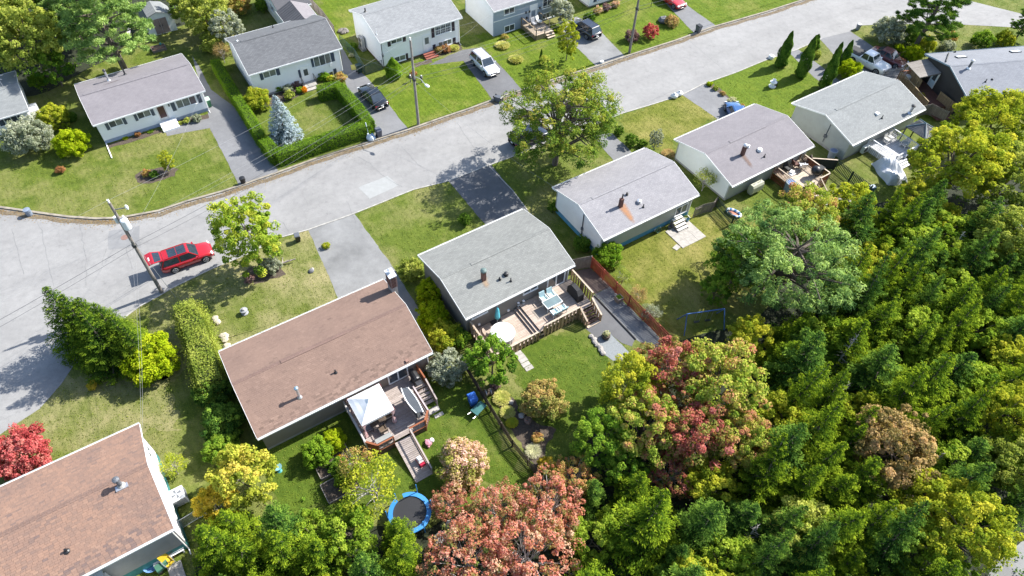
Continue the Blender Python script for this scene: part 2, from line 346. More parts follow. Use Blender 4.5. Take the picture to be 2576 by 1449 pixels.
sheet('driveway', M_drive_d, [(1078, 164), (1165, 153), (1242, 255), (1316, 230), (1290, 198), (1214, 119), (1165, 125), (1108, 149)], .012)
sheet('driveway', M_drive_w, [(1410, 65), (1450, 42), (1492, 60), (1575, 145), (1503, 170), (1460, 128), (1412, 86)], .012)
sheet('driveway', M_drive, [(1630, -40), (1690, 25), (1753, 90), (1808, 70), (1732, 16), (1685, -40)], .012)
sheet('driveway', M_drive_d, [(1126, 452), (1232, 408), (1330, 532), (1222, 566)], .012)
sheet('driveway', M_drive_w, [(773, 573), (889, 533), (985, 668), (1062, 790), (1040, 856), (850, 750)], .012)
sheet('driveway', M_drive, [(1490, 340), (1540, 335), (1605, 398), (1550, 412)], .012)
sheet('driveway', M_drive, [(1712, 236), (1766, 208), (1832, 247), (1895, 300), (1806, 300)], .012)
sheet('path', M_drive, [(1983, 130), (2006, 122), (2070, 170), (2115, 205), (2090, 225), (2048, 195)], .012)
sheet('driveway', M_drive, [(2062, 97), (2137, 77), (2215, 130), (2340, 205), (2200, 222), (2110, 152)], .012)
T21 = tile(2, 1)
def tp(T, l): return [T(*p) for p in l]
sheet('path', M_paver, tp(T21, [(470, 600), (590, 570), (745, 712), (625, 768), (560, 700)]), .012)
sheet('gravel_path', M_gravel, tp(T21, [(742, 712), (880, 862), (1140, 1130), (1120, 1200), (932, 1112), (625, 768)]), .010)
sheet('path', M_drive_d, tp(T21, [(622, 772), (930, 1112), (905, 1165), (830, 1140), (742, 1066), (640, 1105), (555, 1030), (640, 960), (600, 800)]), .012)
sheet('gravel_bed', M_gravel_l, tp(T21, [(638, 1106), (700, 1066), (742, 1066), (890, 1215), (850, 1270), (760, 1272), (690, 1222)]), .010)
_n = [at(x, y, .016) for x, y in NK]; _s = [at(x, y, .016) for x, y in SK]
o = MB().poly(list(reversed(_n))+_s).build('road', M_road, kind='structure')
def strip(pts, width, z0, z1, side=0, jit=0):
    mb = MB(); L = []; n = len(pts)
    for i in range(n):
        d = (Vector(pts[min(i+1, n-1)])-Vector(pts[max(i-1, 0)])); d.z = 0; d.normalize(); q = Vector((-d.y, d.x, 0))
        c = Vector(pts[i])+q*(side*width+random.uniform(-jit, jit)); L.append((c-q*width/2, c+q*width/2))
    for (a, b), (c, d) in zip(L, L[1:]):
        mb.hexa([(a.x, a.y, z0), (c.x, c.y, z0), (d.x, d.y, z0), (b.x, b.y, z0), (a.x, a.y, z1), (c.x, c.y, z1), (d.x, d.y, z1), (b.x, b.y, z1)])
    return mb
def fine(pts, step=1.5):
    out = []
    for a, b in zip(pts, pts[1:]):
        k = max(1, int((b-a).length/step)); out += [a.lerp(b, i/k) for i in range(k)]
    return out+[pts[-1]]
strip(fine(_n), .24, 0, .13, .4, .012).build('kerb', M_kerb, kind='structure')
strip(fine(_n, .9), .55, .0, .021, -.75, .12).build('road_edge_dirt', plain('road_dirt', (.19, .15, .10), .95, .5, 3), kind='structure')
strip(fine(_s[5:28]), .13, 0, .05, -.4, .015).build('kerb', plain('kerb_pale', (.46, .44, .40), .9, .35, 2), kind='structure')
strip(fine([at(*p) for p in ((1226, 414), (1290, 480), (1326, 528))]), .10, 0, .05).build('drive_edging', M_conc, kind='structure')
T01 = tile(0, 1)
sheet('road_patch', M_patch, tp(T01, [(820, 295), (1000, 268), (1055, 255), (1050, 330), (1065, 420), (955, 418), (820, 436)]), .020)
p = at(*T01(943, 343))
mh = tag(MB().lathe([(.36, 0), (.36, .022), (.30, .026), (.28, .022), (.05, .022)], 20).build('manhole_cover', plain('rusty_iron', (.27, .16, .13), .8, .2, 8), loc=(p.x, p.y, .004)), 'rusty round manhole cover in a grey patch of the road', 'manhole cover')
sheet('road_patch', plain('faded_paint', (.372, .378, .37), .9, .1, 2), [(902, 472), (975, 442), (1003, 466), (930, 500)], .020)
def crack(vp, w=.02):
    pts = [at(*p) for p in vp]; q = fine(pts, .5)
    q = [a+Vector((random.uniform(-.07, .07), random.uniform(-.07, .07), 0)) for a in q]
    mb = MB()
    for a, b in zip(q, q[1:]):
        d = (b-a).normalized(); n = Vector((-d.y, d.x, 0))*w*random.uniform(.5, 1.2)
        mb.poly([(a-n)[:2]+(.024,), (b-n)[:2]+(.024,), (b+n)[:2]+(.024,), (a+n)[:2]+(.024,)])
    mb.build('road_crack', plain('tar_crack', (.22, .22, .22), .9, .3), kind='stuff')
for c in ([(84, 540), (104, 580), (120, 650), (133, 720)], [(270, 625), (257, 650), (256, 668)], [(318, 622), (325, 655), (332, 676)], [(30, 575), (60, 690)],
          [(200, 560), (215, 640), (218, 720)], [(700, 555), (712, 560), (728, 583)], [(872, 505), (895, 560)], [(900, 395), (930, 412), (960, 440), (1010, 470)],
          [(1150, 310), (1190, 370), (1215, 400)], [(1010, 370), (1060, 420)], [(1730, 100), (1790, 150), (1830, 185)], [(1600, 270), (1700, 225)], [(2140, 20), (2230, 30)]): crack(c)

# ------------------------------------------------------------------ houses
def slab_roof(parent, L, W, zE, zR, mat, th=.13, tabs=None):
    """two slopes, each in its own frame: x along the ridge, y up the slope"""
    sl = math.hypot(W/2, zR); a = math.atan2(zR, W/2); out = []
    for s in (1, -1):
        mb = MB().box(0, sl/2, -th, L, sl, th)
        o = mb.build('roof', mat, parent, loc=(0, -s*W/2, zE), rot=Matrix.Rotation(0 if s > 0 else math.pi, 3, 'Z').to_4x4().to_3x3().to_euler())
        o.rotation_euler = (Matrix.Rotation(0 if s > 0 else math.pi, 3, 'Z') @ Matrix.Rotation(a, 3, 'X')).to_euler()
        out.append(o)
        if tabs: tab_courses(o, L, sl, tabs, s, *tabs[2:])
    return out
def tab_courses(roof, L, sl, mats, s, tabw=.24, spread=.22, slot=.012):
    rows = int(sl/.148); rh = sl/rows; tw = tabw; n = int(L/tw); tw = L/n
    def geo(mb, x0, x1, y0): 
        e = .013+random.uniform(-.003, .004); x1 = max(x0+.04, x1-slot)
        mb.v += [(x0, y0, e), (x1, y0, e), (x1, y0+rh*1.2, .001), (x0, y0+rh*1.2, .001), (x0, y0, -.001), (x1, y0, -.001)]
        k = len(mb.v)-6; mb.f += [(k, k+1, k+2, k+3), (k+4, k+5, k+1, k)]; mb.m += [0, 0]
    field = MB(); tone = []; cand = []
    for r in range(rows):
        off = random.random()*tw
        for c in range(n+1):
            x0 = -L/2+c*tw-off; x1 = min(x0+tw, L/2); x0 = max(x0, -L/2)
            if x1-x0 < .05: continue
            cand.append((x0, x1, r*rh))
    near = sorted(cand, key=lambda q: (roof.matrix_basis @ Vector((q[0], q[2], 0))).y - .02*q[0])[:300] if s > 0 else []
    nset = set(near)
    for q in cand:
        if q in nset: continue
        geo(field, *q); t = min(1, max(0, random.gauss(.55, spread))) if random.random() > .0 else 0; tone += [t, t]
    me = field.mesh('shingle_courses', mats[0]); at_ = me.attributes.new('tone', 'FLOAT', 'FACE'); at_.data.foreach_set('value', tone)
    obj('shingle_courses', me, roof, kind='stuff')
    if near:
        one = MB(); geo(one, -tw/2, tw/2, 0); me1 = one.mesh('shingle', mats[1])
        for x0, x1, y in near:
            o = obj('shingle', me1, roof, ((x0+x1)/2, y, 0)); o.scale.x = (x1-x0)/tw
def window(T, x, y, z, w, h, rz=0, frame=None, glass=None, cols=1, rows=1, grid=None, name='window', sill=True):
    """frame standing proud of a wall whose outside faces -y before turning by rz; x,y on the wall face, z centre"""
    f = MB(); b = .07; d = .06
    for sx in (-1, 1): f.box(sx*(w/2-b/2), -d/2, -h/2, b, d, h)
    for sz in (-1, 1): f.box(0, -d/2, sz*(h/2-b/2)-b/2, w-2*b, d, b)
    for i in range(1, cols): f.box(-w/2+w*i/cols, -d/2+.002, -h/2+b, .06, d, h-2*b)
    for i in range(1, rows): f.box(0, -d/2+.004, -h/2+h*i/rows-.03, w-2*b-.01, d-.006, .06)
    if grid:
        gx, gz = grid
        for i in range(1, gx): f.box(-w/2+w*i/gx, -.022, -h/2+b, .022, .02, h-2*b)
        for i in range(1, gz): f.box(0, -.020, -h/2+h*i/gz, w-2*b, .018, .022)
    if sill: f.box(0, -.05, -h/2-.05, w+.1, .1, .05)
    o = f.build(name, frame or M_white, T, loc=(x, y, z), rz=rz)
    for i in range(cols):
        g = glass[i % len(glass)] if isinstance(glass, list) else (glass or M_glass)
        MB().box(-w/2+w*(i+.5)/cols, -.008, -h/2+b*.9, w/cols-.05, .014, h-1.8*b).build('pane', g, o)
    return o
def shutter(T, x, y, z, w, h, mat):
    mb = MB().box(0, -.02, -h/2, w, .04, h)
    n = max(4, int(h/.09))
    for i in range(n): mb.hexa([(-w/2+.05, -.05, -h/2+.04+i*(h-.08)/n), (w/2-.05, -.05, -h/2+.04+i*(h-.08)/n), (w/2-.05, -.041, -h/2+.04+i*(h-.08)/n), (-w/2+.05, -.041, -h/2+.04+i*(h-.08)/n),
        (-w/2+.05, -.045, -h/2+.03+(i+.8)*(h-.08)/n), (w/2-.05, -.045, -h/2+.03+(i+.8)*(h-.08)/n), (w/2-.05, -.041, -h/2+.03+(i+.8)*(h-.08)/n), (-w/2+.05, -.041, -h/2+.03+(i+.8)*(h-.08)/n)])
    return mb.build('shutter', mat, T, loc=(x, y, z))
def door(T, x, y, z, w=.92, h=2.03, mat=None, glass=None, pane=(.5, .8, .62), rz=0, trim=None):
    f = MB()
    for sx in (-1, 1): f.box(sx*(w/2+.05), -.03, 0, .1, .06, h)
    f.box(0, -.03, h, w+.2, .06, .1)
    f.box(0, -.016, 0, w, .03, h, m=1)
    o = f.build('door', [trim or M_white, mat or M_white], T, loc=(x, y, z), rz=rz)
    MB().box(0, -.036, h*pane[2]-pane[1]/2, pane[0], .012, pane[1]).build('pane', glass or M_glass, o)
    MB().tube((w/2-.1, -.03, h*.48), (w/2-.1, -.09, h*.48), .03).build('handle', M_steel, o)
    return o
def slider(T, x, y, z, w=1.85, h=2.0, glass=None):
    f = MB()
    for px in (-w/2+.05, 0, w/2-.05): f.box(px, -.04, 0, .1, .08, h)
    f.box(0, -.042, 0, w, .08, .1); f.box(0, -.042, h-.1, w, .08, .1)
    o = f.build('sliding_door', M_white, T, loc=(x, y, z))
    for s in (-1, 1): MB().box(s*w/4, -.02, .08, w/2-.12, .02, h-.16).build('pane', glass or M_glass, o)
    return o
def flue(roof_parent, p, h, r, mat, capmat=None, base=None, n=10):
    o = MB().tube((0, 0, -.25), (0, 0, h), r, n=n).build('flue', mat, roof_parent, loc=p)
    MB().lathe([(r*1.05, h-.02), (r*1.6, h+.02), (r*1.6, h+.16), (r*.6, h+.24)], n).build('flue_cap', capmat or mat, o)
    if base: MB().lathe([(r*2.1, -.02), (r*1.7, .06), (r*1.1, .16)], n).build('flashing', base, o)
    return o
def vent_pipe(T, p, h=.4, r=.05, mat=None):
    return MB().tube((0, 0, -.1), (0, 0, h), r).lathe([(r*2.6, -.02), (r*2.2, .05), (r*1.1, .12)], 8).build('vent_pipe', mat or M_black, T, loc=p)
def box_vent(T, p, mat=None, r=.17):
    return MB().lathe([(r*1.3, -.06), (r*1.3, .05), (r*.8, .06), (r*.8, .14), (r*1.25, .15), (r*1.1, .24), (r*.3, .28)], 10).build('roof_vent', mat or M_black, T, loc=p)
def ridge_vent(T, h, a, b, mat):
    W, zE, zR = HS[h][4:7]; mb = MB()
    for s in (-1, 1):
        dy, dz = .17, .17*zR/(W/2)
        mb.hexa([(a, 0, zE+zR+.004), (b, 0, zE+zR+.004), (b, s*dy, zE+zR-dz+.004), (a, s*dy, zE+zR-dz+.004), (a, 0, zE+zR+.055), (b, 0, zE+zR+.055), (b, s*dy, zE+zR-dz+.05), (a, s*dy, zE+zR-dz+.05)])
    return mb.build('ridge_vent', mat, T)
def ridge_cap(T, h, mat):
    L, W, zE, zR = HS[h][3:7]; mb = MB(); n = int(L/.3); dy = .16; dz = dy*zR/(W/2)
    for i in range(n):
        x0, x1 = -L/2+i*L/n+.006, -L/2+(i+1)*L/n-.006
        for s in (-1, 1): mb.hexa([(x0, 0, zE+zR-.004), (x1, 0, zE+zR-.004), (x1, s*dy, zE+zR-dz-.004), (x0, s*dy, zE+zR-dz-.004), (x0, 0, zE+zR+.012), (x1, 0, zE+zR+.024), (x1, s*dy, zE+zR-dz+.022), (x0, s*dy, zE+zR-dz+.010)])
    return mb.build('ridge_cap', mat, T, kind='stuff')
def house(h, name, label, roofmat, wallmat, found=None, fz=.35, tabs=None, fascia=None, gable=None, soffit=None):
    cx, cy, th, L, W, zE, zR = HS[h]
    T = thing(name, label, 'house', (cx, cy, 0), th)
    wx, wy = L/2-OVX, W/2-OVY; k = zR/(W/2); zt = zE+k*OVY-.14; zp = zE+zR-.14; t = .15
    fz = fz if found else 0
    w1 = MB()
    w1.box(0, -wy+t/2, fz, 2*wx, t, zt-fz); w1.box(0, wy-t/2, fz, 2*wx, t, zt-fz)
    w1.build('wall', wallmat, T)
    for s in (-1, 1):      # gable walls, butted between the long walls
        x0, x1 = s*wx, s*(wx-t); g = MB()
        pr = [(-wy+t, fz), (wy-t, fz), (wy-t, zt+t*k), (0, zp), (-wy+t, zt+t*k)]
        b = len(g.v); g.v += [(x0, y, z) for y, z in pr]+[(x1, y, z) for y, z in pr]; n = 5
        g.f += [tuple(range(n)), tuple(range(2*n-1, n-1, -1))]+[(i, i+n, (i+1) % n+n, (i+1) % n) for i in range(n)]; g.m += [0]*7
        # corner filler so the gable face reads flush
        g.build('gable_wall', gable or wallmat, T)
    if found:
        MB().box(0, 0, 0, 2*wx-.06, 2*wy-.06, fz).build('foundation', found, T)
    roofs = slab_roof(T, L, W, zE, zR, roofmat, tabs=tabs)
    fa = fascia or M_offw
    for s in (-1, 1):
        MB().box(0, s*(W/2+.012), zE-.19, L+.02, .024, .17).build('fascia', fa, T)
        g = MB(); 
        g.box(0, s*(W/2+.085), zE-.15, L, .12, .02); g.box(0, s*(W/2+.147), zE-.15, L, .015, .12); g.build('gutter', fa, T)
        rk = MB()
        for q in (-1, 1):
            a = Vector((s*(L/2+.014), q*(W/2), zE-.075)); b = Vector((s*(L/2+.014), 0, zE+zR-.075)); rk.beam(a, b, .026, .16)
        rk.build('rake_board', fa, T)
    sf = MB()
    for s in (-1, 1): sf.box(0, s*(wy+(W/2-wy)/2), zE-.165, L, W/2-wy-.01, .02)
    sf.build('soffit', soffit or M_offw, T)
    dn = MB(); dn.tube((wx-.1, -wy-.06, .1), (wx-.1, -wy-.06, zE-.15), .04, n=6); dn.tube((wx-.1, -wy-.06, .1), (wx-.1, -wy-.5, .05), .04, n=6); dn.build('downspout', fa, T)
    ridge_cap(T, h, roofmat)
    T['wy'] = wy
    return T, roofs

RF_grey = shingles('roof_grey_green', (.32, .325, .30), (.25, .255, .24), (.40, .405, .38))
RF_lilac = shingles('roof_pale_lilac', (.40, .385, .40), (.33, .32, .34), (.47, .455, .46))
RF_mauve = shingles('roof_mauve_grey', (.31, .285, .30), (.26, .24, .255), (.36, .335, .345), contrast=.35)
RF_slate = shingles('roof_slate', (.18, .185, .195), (.13, .135, .145), (.24, .245, .255))
RF_silver = shingles('roof_silver', (.37, .38, .385), (.29, .30, .305), (.46, .47, .47))
RF_ash = shingles('roof_ash', (.33, .345, .34), (.26, .275, .27), (.40, .415, .41))
RF_blue = shingles('roof_blue_grey', (.30, .315, .35), (.24, .255, .29), (.36, .375, .41))
RF_br = shingles('roof_brown_base', (.285, .18, .145), (.25, .155, .125), (.31, .2, .165))
TB_B = (shingle_tab('shingle_brown', [(.20, .13, .10), (.275, .178, .138), (.30, .195, .15), (.335, .22, .17)], False), shingle_tab('shingle_brown_single', [(.20, .13, .10), (.275, .178, .138), (.30, .195, .15), (.335, .22, .17)], True), .33, .14, .008)
RF_ru = shingles('roof_russet_base', (.30, .19, .15), (.26, .165, .13), (.33, .21, .16))
_rh = [(.22, .15, .13), (.31, .195, .145), (.37, .22, .155), (.41, .25, .175)]
TB_H = (shingle_tab('shingle_russet', _rh, False, (.70, .76, .86)), shingle_tab('shingle_russet_single', _rh, True, (.70, .76, .86)), .30, .17, .012)
W_tan = siding('siding_greige', (.26, .245, .225)); W_brown = siding('siding_taupe', (.30, .25, .215)); W_white = siding('siding_white', (.84, .84, .84), .11, .06)
W_cream = siding('siding_cream', (.82, .82, .78), .11, .06); W_blue = siding('siding_pale_blue', (.42, .50, .60)); W_pg = siding('siding_pale_grey', (.52, .54, .50)); W_dk = siding('siding_dark_shingle', (.045, .042, .042), .14, .3)
W_gr = siding('siding_grey', (.34, .34, .345)); F_blue = plain('foundation_blue', (.10, .34, .52), .8, .2); F_teal = plain('foundation_teal', (.05, .24, .24), .8, .2); F_conc = plain('foundation_concrete', (.42, .41, .40), .9, .2)

def near_y(h): return -(HS[h][4]/2-OVY)
def win_at(T, h, v, w, h_, **k):
    p = onwall(h, v); return window(T, p.x, near_y(h), p.z, w, h_, **k)
def shut_at(T, h, vs, w, h_, mat):
    for v in vs: p = onwall(h, v); shutter(T, p.x, near_y(h)-.002, p.z, w, h_, mat)

# A : grey house with the long cedar deck
TA, rA = house('A', 'bungalow', 'greige bungalow with plain grey roof behind the large cedar deck and hot tub', RF_grey, W_tan, F_conc, .2)
win_at(TA, 'A', ZA(235, 640), 1.55, .62, cols=2); win_at(TA, 'A', ZA(850, 348), 1.5, .62, cols=2)
slider(TA, 3.93, near_y('A'), .92, 1.95, 1.95)
p = onroof('A', ZAR(757, 783)); o = MB().box(0, 0, -.3, .34, .34, 1.35).build('chimney', M_brick_red, TA, loc=p)
MB().lathe([(.20, 1.05), (.27, 1.1), (.27, 1.25), (.1, 1.36)], 12).build('chimney_cap', plain('verdigris', (.12, .18, .17), .6), o)
p = onroof('A', ZAR(960, 738)); box_vent(TA, p); p = onroof('A', ZAR(905, 782)); box_vent(TA, p, r=.10); vent_pipe(TA, onroof('A', ZAR(1003, 796)))
ridge_vent(TA, 'A', -2.6, 2.9, RF_grey)
for q in ((580, 605), (705, 540), (765, 515), (228, 775), (1000, 385)):
    p = onwall('A', ZA(*q)); MB().box(0, -.05, -.09, .2, .1, .18).build('wall_vent', M_white, TA, loc=(p.x, near_y('A')-.001, p.z))
# B : brown roofed house with the octagonal deck
TBh, rB = house('B', 'bungalow', 'taupe bungalow with long pinkish brown roof and brick chimney behind the gazebo', RF_br, W_brown, F_conc, .3, tabs=TB_B)
slider(TBh, 4.1, near_y('B'), .72, 1.75, 1.9)
xg = HS['B'][3]/2-OVX; p = onwall('B', ZBR(1470, 190), 'right'); yb = p.y
ch = MB(); bh = .075; zz = 0
brm = [plain('brick_dark', (.16, .075, .06), .9, .3, 5), plain('brick_mid', (.22, .11, .085), .9, .3, 5)]
core = MB().box(0, 0, 0, .52, .86, 5.35).build('chimney', plain('mortar', (.38, .35, .33), .9, .2), TBh, loc=(xg+.30, yb, 0))
bme = [MB().box(0, 0, 0, .035, .205, .062).mesh('brick', m) for m in brm]; bme2 = [MB().box(0, 0, 0, .205, .035, .062).mesh('brick', m) for m in brm]
nb = 0
for r in range(16):
    z = 4.05+r*.08
    for i in range(4):
        y = -.33+i*.218+(.05 if r % 2 else -.05)
        for sx in (-1, 1): obj('brick', random.choice(bme), core, (sx*.262, y, z))
    for i in range(2):
        for sy in (-1, 1): obj('brick', random.choice(bme2), core, (-.12+i*.22+(.03 if r % 2 else -.03), sy*.432, z))
MB().box(0, 0, 5.35, .66, 1.0, .1).lathe([(.17, 5.45), (.15, 5.8)], 12, (0, .05, 0)).lathe([(.23, 5.78), (.05, 5.9)], 12, (0, .05, 0)).build('chimney_cap', plain('pale_cap', (.62, .63, .65), .5), core)
flue(TBh, onroof('B', ZBR(715, 1025)), 1.15, .10, M_steel, plain('blue_steel', (.45, .62, .72), .35, .1, metal=.6), M_steel)
vent_pipe(TBh, onroof('B', ZBR(1013, 822)), .35, .06); p = onroof('B', ZBR(1605, 730)); MB().box(0, 0, -.05, .25, .25, .2).build('roof_vent', plain('vent_brown', (.30, .17, .13), .7), TBh, loc=p)
ridge_vent(TBh, 'B', -3.4, 1.8, RF_br)
# C : white house with blue foundation
TC, rC = house('C', 'bungalow', 'white bungalow with blue foundation and rust streak below its roof flue', RF_lilac, W_pg, F_blue, .62, gable=W_white)
win_at(TC, 'C', ZC(1625, 838), 1.6, 1.15, cols=2, glass=[M_glass, M_glass_c]); win_at(TC, 'C', ZC(1335, 1078), .8, .4, cols=1)
p = onroof('C', ZC(890, 803)); o = MB().box(0, 0, -.3, .32, .32, 1.3).build('chimney', M_rust, TC, loc=p); MB().tube((.02, 0, 1.0), (.05, 0, 1.45), .07).tube((.05, 0, 1.42), (.05, 0, 1.5), .1).build('flue', M_dark, o)
box_vent(TC, onroof('C', ZC(1115, 752)), M_steel, .2); box_vent(TC, onroof('C', ZC(970, 662)), r=.1); vent_pipe(TC, onroof('C', ZC(1165, 812)))
ridge_vent(TC, 'C', -4.3, 4.9, RF_lilac)
gx = -(HS['C'][3]/2-OVX); MB().tube((gx-.06, -.8, .5), (gx-.06, -.75, 3.4), .05, n=6).box(gx-.1, -.8, 1.35, .12, .22, .34).build('service_mast', M_grey, TC)
def stain(T, h, v0, v1, w0, w1, col, name):
    a, b = onroof(h, v0), onroof(h, v1); m, t, pr = nodes(name); n = noise(t, opos(t), 3.2, 6, .75)
    uv = t.nodes.new('ShaderNodeAttribute'); uv.attribute_name = 'edge'
    mu = t.nodes.new('ShaderNodeMath'); mu.operation = 'MULTIPLY'; lk(t, n, mu.inputs[0]); lk(t, uv.outputs['Fac'], mu.inputs[1])
    pr.inputs['Base Color'].default_value = (*col, 1); pr.inputs['Roughness'].default_value = .95
    al = ramp(t, mu.outputs[0], [(.12, (0, 0, 0)), (.55, (.6, .6, .6))]); lk(t, al, pr.inputs['Alpha'])
    W, zE, zR = HS[h][4:7]; d = b-a; nx, ny = 12, 5; k = zR/(W/2)
    V, F, E = [], [], []
    sg = -1 if a.y < 0 else 1
    for i in range(nx+1):
        for j in range(ny+1):
            u = i/nx; q = a+d*u; x = q.x+(j/ny-.5)*2*(w0+(w1-w0)*u); V.append((x, q.y, zE+zR-k*abs(q.y)+.028)); E.append((1-abs(j/ny-.5)*2)*min(1, 6*u+.35)*min(1, (1-u)*3)*1.4)
    for i in range(nx):
        for j in range(ny): c = i*(ny+1)+j; F.append((c, c+ny+1, c+ny+2, c+1))
    me = bpy.data.meshes.new('stain'); me.from_pydata(V, [], F); me.materials.append(m)
    me.attributes.new('edge', 'FLOAT', 'POINT').data.foreach_set('value', E); obj('stain', me, T)
stain(TC, 'C', ZC(890, 770), ZC(1075, 1030), .75, .28, (.42, .19, .07), 'rust_streak')
stain(TA, 'A', ZAR(757, 765), ZAR(800, 870), .5, .3, (.36, .25, .16), 'rust_halo')
# D
TD, rD = house('D', 'bungalow', 'white bungalow with mauve grey roof behind the small railed deck and oil tank', RF_mauve, W_pg, F_conc, .25, gable=W_cream)
win_at(TD, 'D', ZDR(875, 1045), 1.2, .45, cols=2); win_at(TD, 'D', ZDR(845, 1200), 1.0, .4)
p = onroof('D', ZDR(912, 703)); o = MB().box(0, 0, -.3, .34, .34, 1.4).build('chimney', M_rust, TD, loc=p); MB().lathe([(.2, 1.1), (.24, 1.15), (.24, 1.3), (.1, 1.4)], 10).build('chimney_cap', M_steel, o)
box_vent(TD, onroof('D', ZDR(985, 608)), M_white, .12); box_vent(TD, onroof('D', ZDR(1120, 650)), M_white, .22); vent_pipe(TD, onroof('D', ZDR(1178, 728))); ridge_vent(TD, 'D', -2.6, 2.6, RF_mauve)
stain(TD, 'D', ZDR(915, 700), ZDR(1050, 880), .45, .3, (.20, .13, .10), 'soot_streak')
# E
TE, rE = house('E', 'split_level_house', 'white split level house with dark slate roof behind the formal green hedge', RF_slate, W_white, F_conc, .3)
ye = near_y('E')
win_at(TE, 'E', ZE(715, 1010), 1.5, 1.0, cols=2, glass=M_glass_c); shut_at(TE, 'E', [ZE(603, 1048), ZE(835, 980)], .42, 1.05, M_shut_b)
win_at(TE, 'E', ZE(1480, 820), 2.1, 1.35, cols=3, glass=[M_glass_c, M_glass, M_glass_c]); shut_at(TE, 'E', [ZE(1345, 845), ZE(1628, 765)], .42, 1.35, M_shut_b)
p = onwall('E', ZE(1260, 1070)); door(TE, p.x, ye, .28, .95, 2.0, glass=M_glass); win_at(TE, 'E', ZE(1580, 1030), 1.1, .7, cols=2); shut_at(TE, 'E', [ZE(1668, 990)], .38, .8, M_shut_b)
MB().box(0, 0, 0, 1.5, 1.1, .26).box(0, -.8, 0, 1.5, .5, .13).build('doorstep', M_conc, TE, loc=(p.x, ye-.56, 0))
p2 = onwall('E', ZE(1155, 1020)); shutter(TE, p2.x, ye-.002, p2.z, .25, 1.0, M_shut_b)
for sx in (-.75, .75):
    rl = MB().tube((p.x+sx, ye-.1, .26), (p.x+sx, ye-.1, 1.2), .02).tube((p.x+sx, ye-1.0, .26), (p.x+sx, ye-1.0, 1.15), .02).tube((p.x+sx, ye-.1, 1.2), (p.x+sx, ye-1.0, 1.15), .02)
    for i in range(6): rl.tube((p.x+sx, ye-.2-i*.14, .26), (p.x+sx, ye-.2-i*.14, 1.17), .008, n=4)
    rl.build('door_railing', M_dark, TE)
vent_pipe(TE, onroof('E', ZE(245, 545), True), .55, .07, M_steel); vent_pipe(TE, onroof('E', ZE(770, 355), True), .3)
ridge_vent(TE, 'E', -4.6, 5.4, RF_slate)
MB().box(0, -.06, 0, .14, .12, .6).build('wall_plaque', M_white, TE, loc=(onwall('E', ZE(1592, 880)).x, ye-.002, onwall('E', ZE(1592, 890)).z-.3))
# extension behind E and the neighbour beyond it
hx = hp('E', 3.88, 5.4); RM = shingles('roof_metal', (.13, .13, .14), (.11, .11, .12), (.16, .16, .17), .35, 6.0)
EX = thing('house_extension', 'low extension with ribbed dark roof behind the slate roofed house', 'house', hx, HS['E'][2])
MB().box(0, 0, 0, 3.6, 4.6, 2.95).build('wall', W_white, EX)
for s in (-1, 1):
    q = MB(); L_ = 4.9; a = [(s*2.05, -L_/2, 3.05), (0, -L_/2, 4.0), (0, L_/2, 4.0), (s*2.05, L_/2, 3.05)]
    if s > 0: a = [a[1], a[0], a[3], a[2]]
    q.hexa(a+[(x, y, z+.08) for x, y, z in a]); rr = q.build('roof', RM if s < 0 else RF_mauve, EX)
    if s < 0:
        for i in range(11): MB().beam((-2.05, -L_/2+.2+i*.445, 3.15), (0, -L_/2+.2+i*.445, 4.1), .06, .04).build('rib', RM, rr)
    MB().beam((s*2.06, -L_/2, 3.08), (s*2.06, L_/2, 3.08), .03, .16).build('fascia', M_offw, EX)
hx = hp('E', 4.3, 12.55)
NB = thing('house', 'dark roofed white house half hidden beyond the slate roofed house', 'house', hx, HS['E'][2])
MB().box(0, 0, 0, 3.9, 8.4, 2.9).build('wall', W_white, NB)
for s in (-1, 1):
    MB().hexa([(x, y, z+d) for d in (0, .1) for x, y, z in ((-2.2, s*4.6, 2.85), (2.2, s*4.6, 2.85), (2.2, 0, 4.3), (-2.2, 0, 4.3))]).build('roof', RM, NB)
    MB().box(0, s*4.62, 2.78, 4.4, .03, .16).build('fascia', M_offw, NB)
window(NB, -1.95, -1.0, 1.7, 1.2, 1.0, rz=-math.pi/2, cols=2)
# F
TF, rF = house('F', 'split_level_house', 'white split level house with silver roof and plum shutters behind the streetlight pole', RF_silver, W_white, plain('foundation_brown', (.20, .10, .08), .9, .2), .22)
yf = near_y('F')
win_at(TF, 'F', ZF(815, 580), 1.5, .75, cols=2, glass=[M_glass, M_glass_c]); shut_at(TF, 'F', [ZF(710, 625), ZF(930, 555)], .4, .85, M_shut_p)
win_at(TF, 'F', ZF(1490, 412), 2.25, 1.35, cols=3, rows=2, grid=(9, 4)); shut_at(TF, 'F', [ZF(1345, 468), ZF(1638, 370)], .4, 1.4, M_shut_p)
p = onwall('F', ZF(1260, 640)); door(TF, p.x, yf, .42, .95, 2.0, glass=M_glass_c, pane=(.55, .85, .68))
win_at(TF, 'F', ZF(865, 845), 1.6, .75, cols=2, glass=[M_glass, M_glass_c]); shut_at(TF, 'F', [ZF(965, 825)], .4, .95, M_shut_p)
win_at(TF, 'F', ZF(1520, 622), 1.9, .75, cols=3, glass=M_glass_c); shut_at(TF, 'F', [ZF(1365, 690), ZF(1655, 590)], .4, .85, M_shut_p)
st = MB(); M_redp = plain('red_stain', (.30, .085, .055), .7, .2)
for i in range(3): st.box(0, -.35-.32*i, 0, 1.7, .32, .42-.14*i)
st.build('doorstep', M_redp, TF, loc=(p.x, yf-.18, 0))
vent_pipe(TF, onroof('F', ZF(368, 175), True), .5, .09); vent_pipe(TF, onroof('F', ZF(532, 500)), .75, .03, M_white)
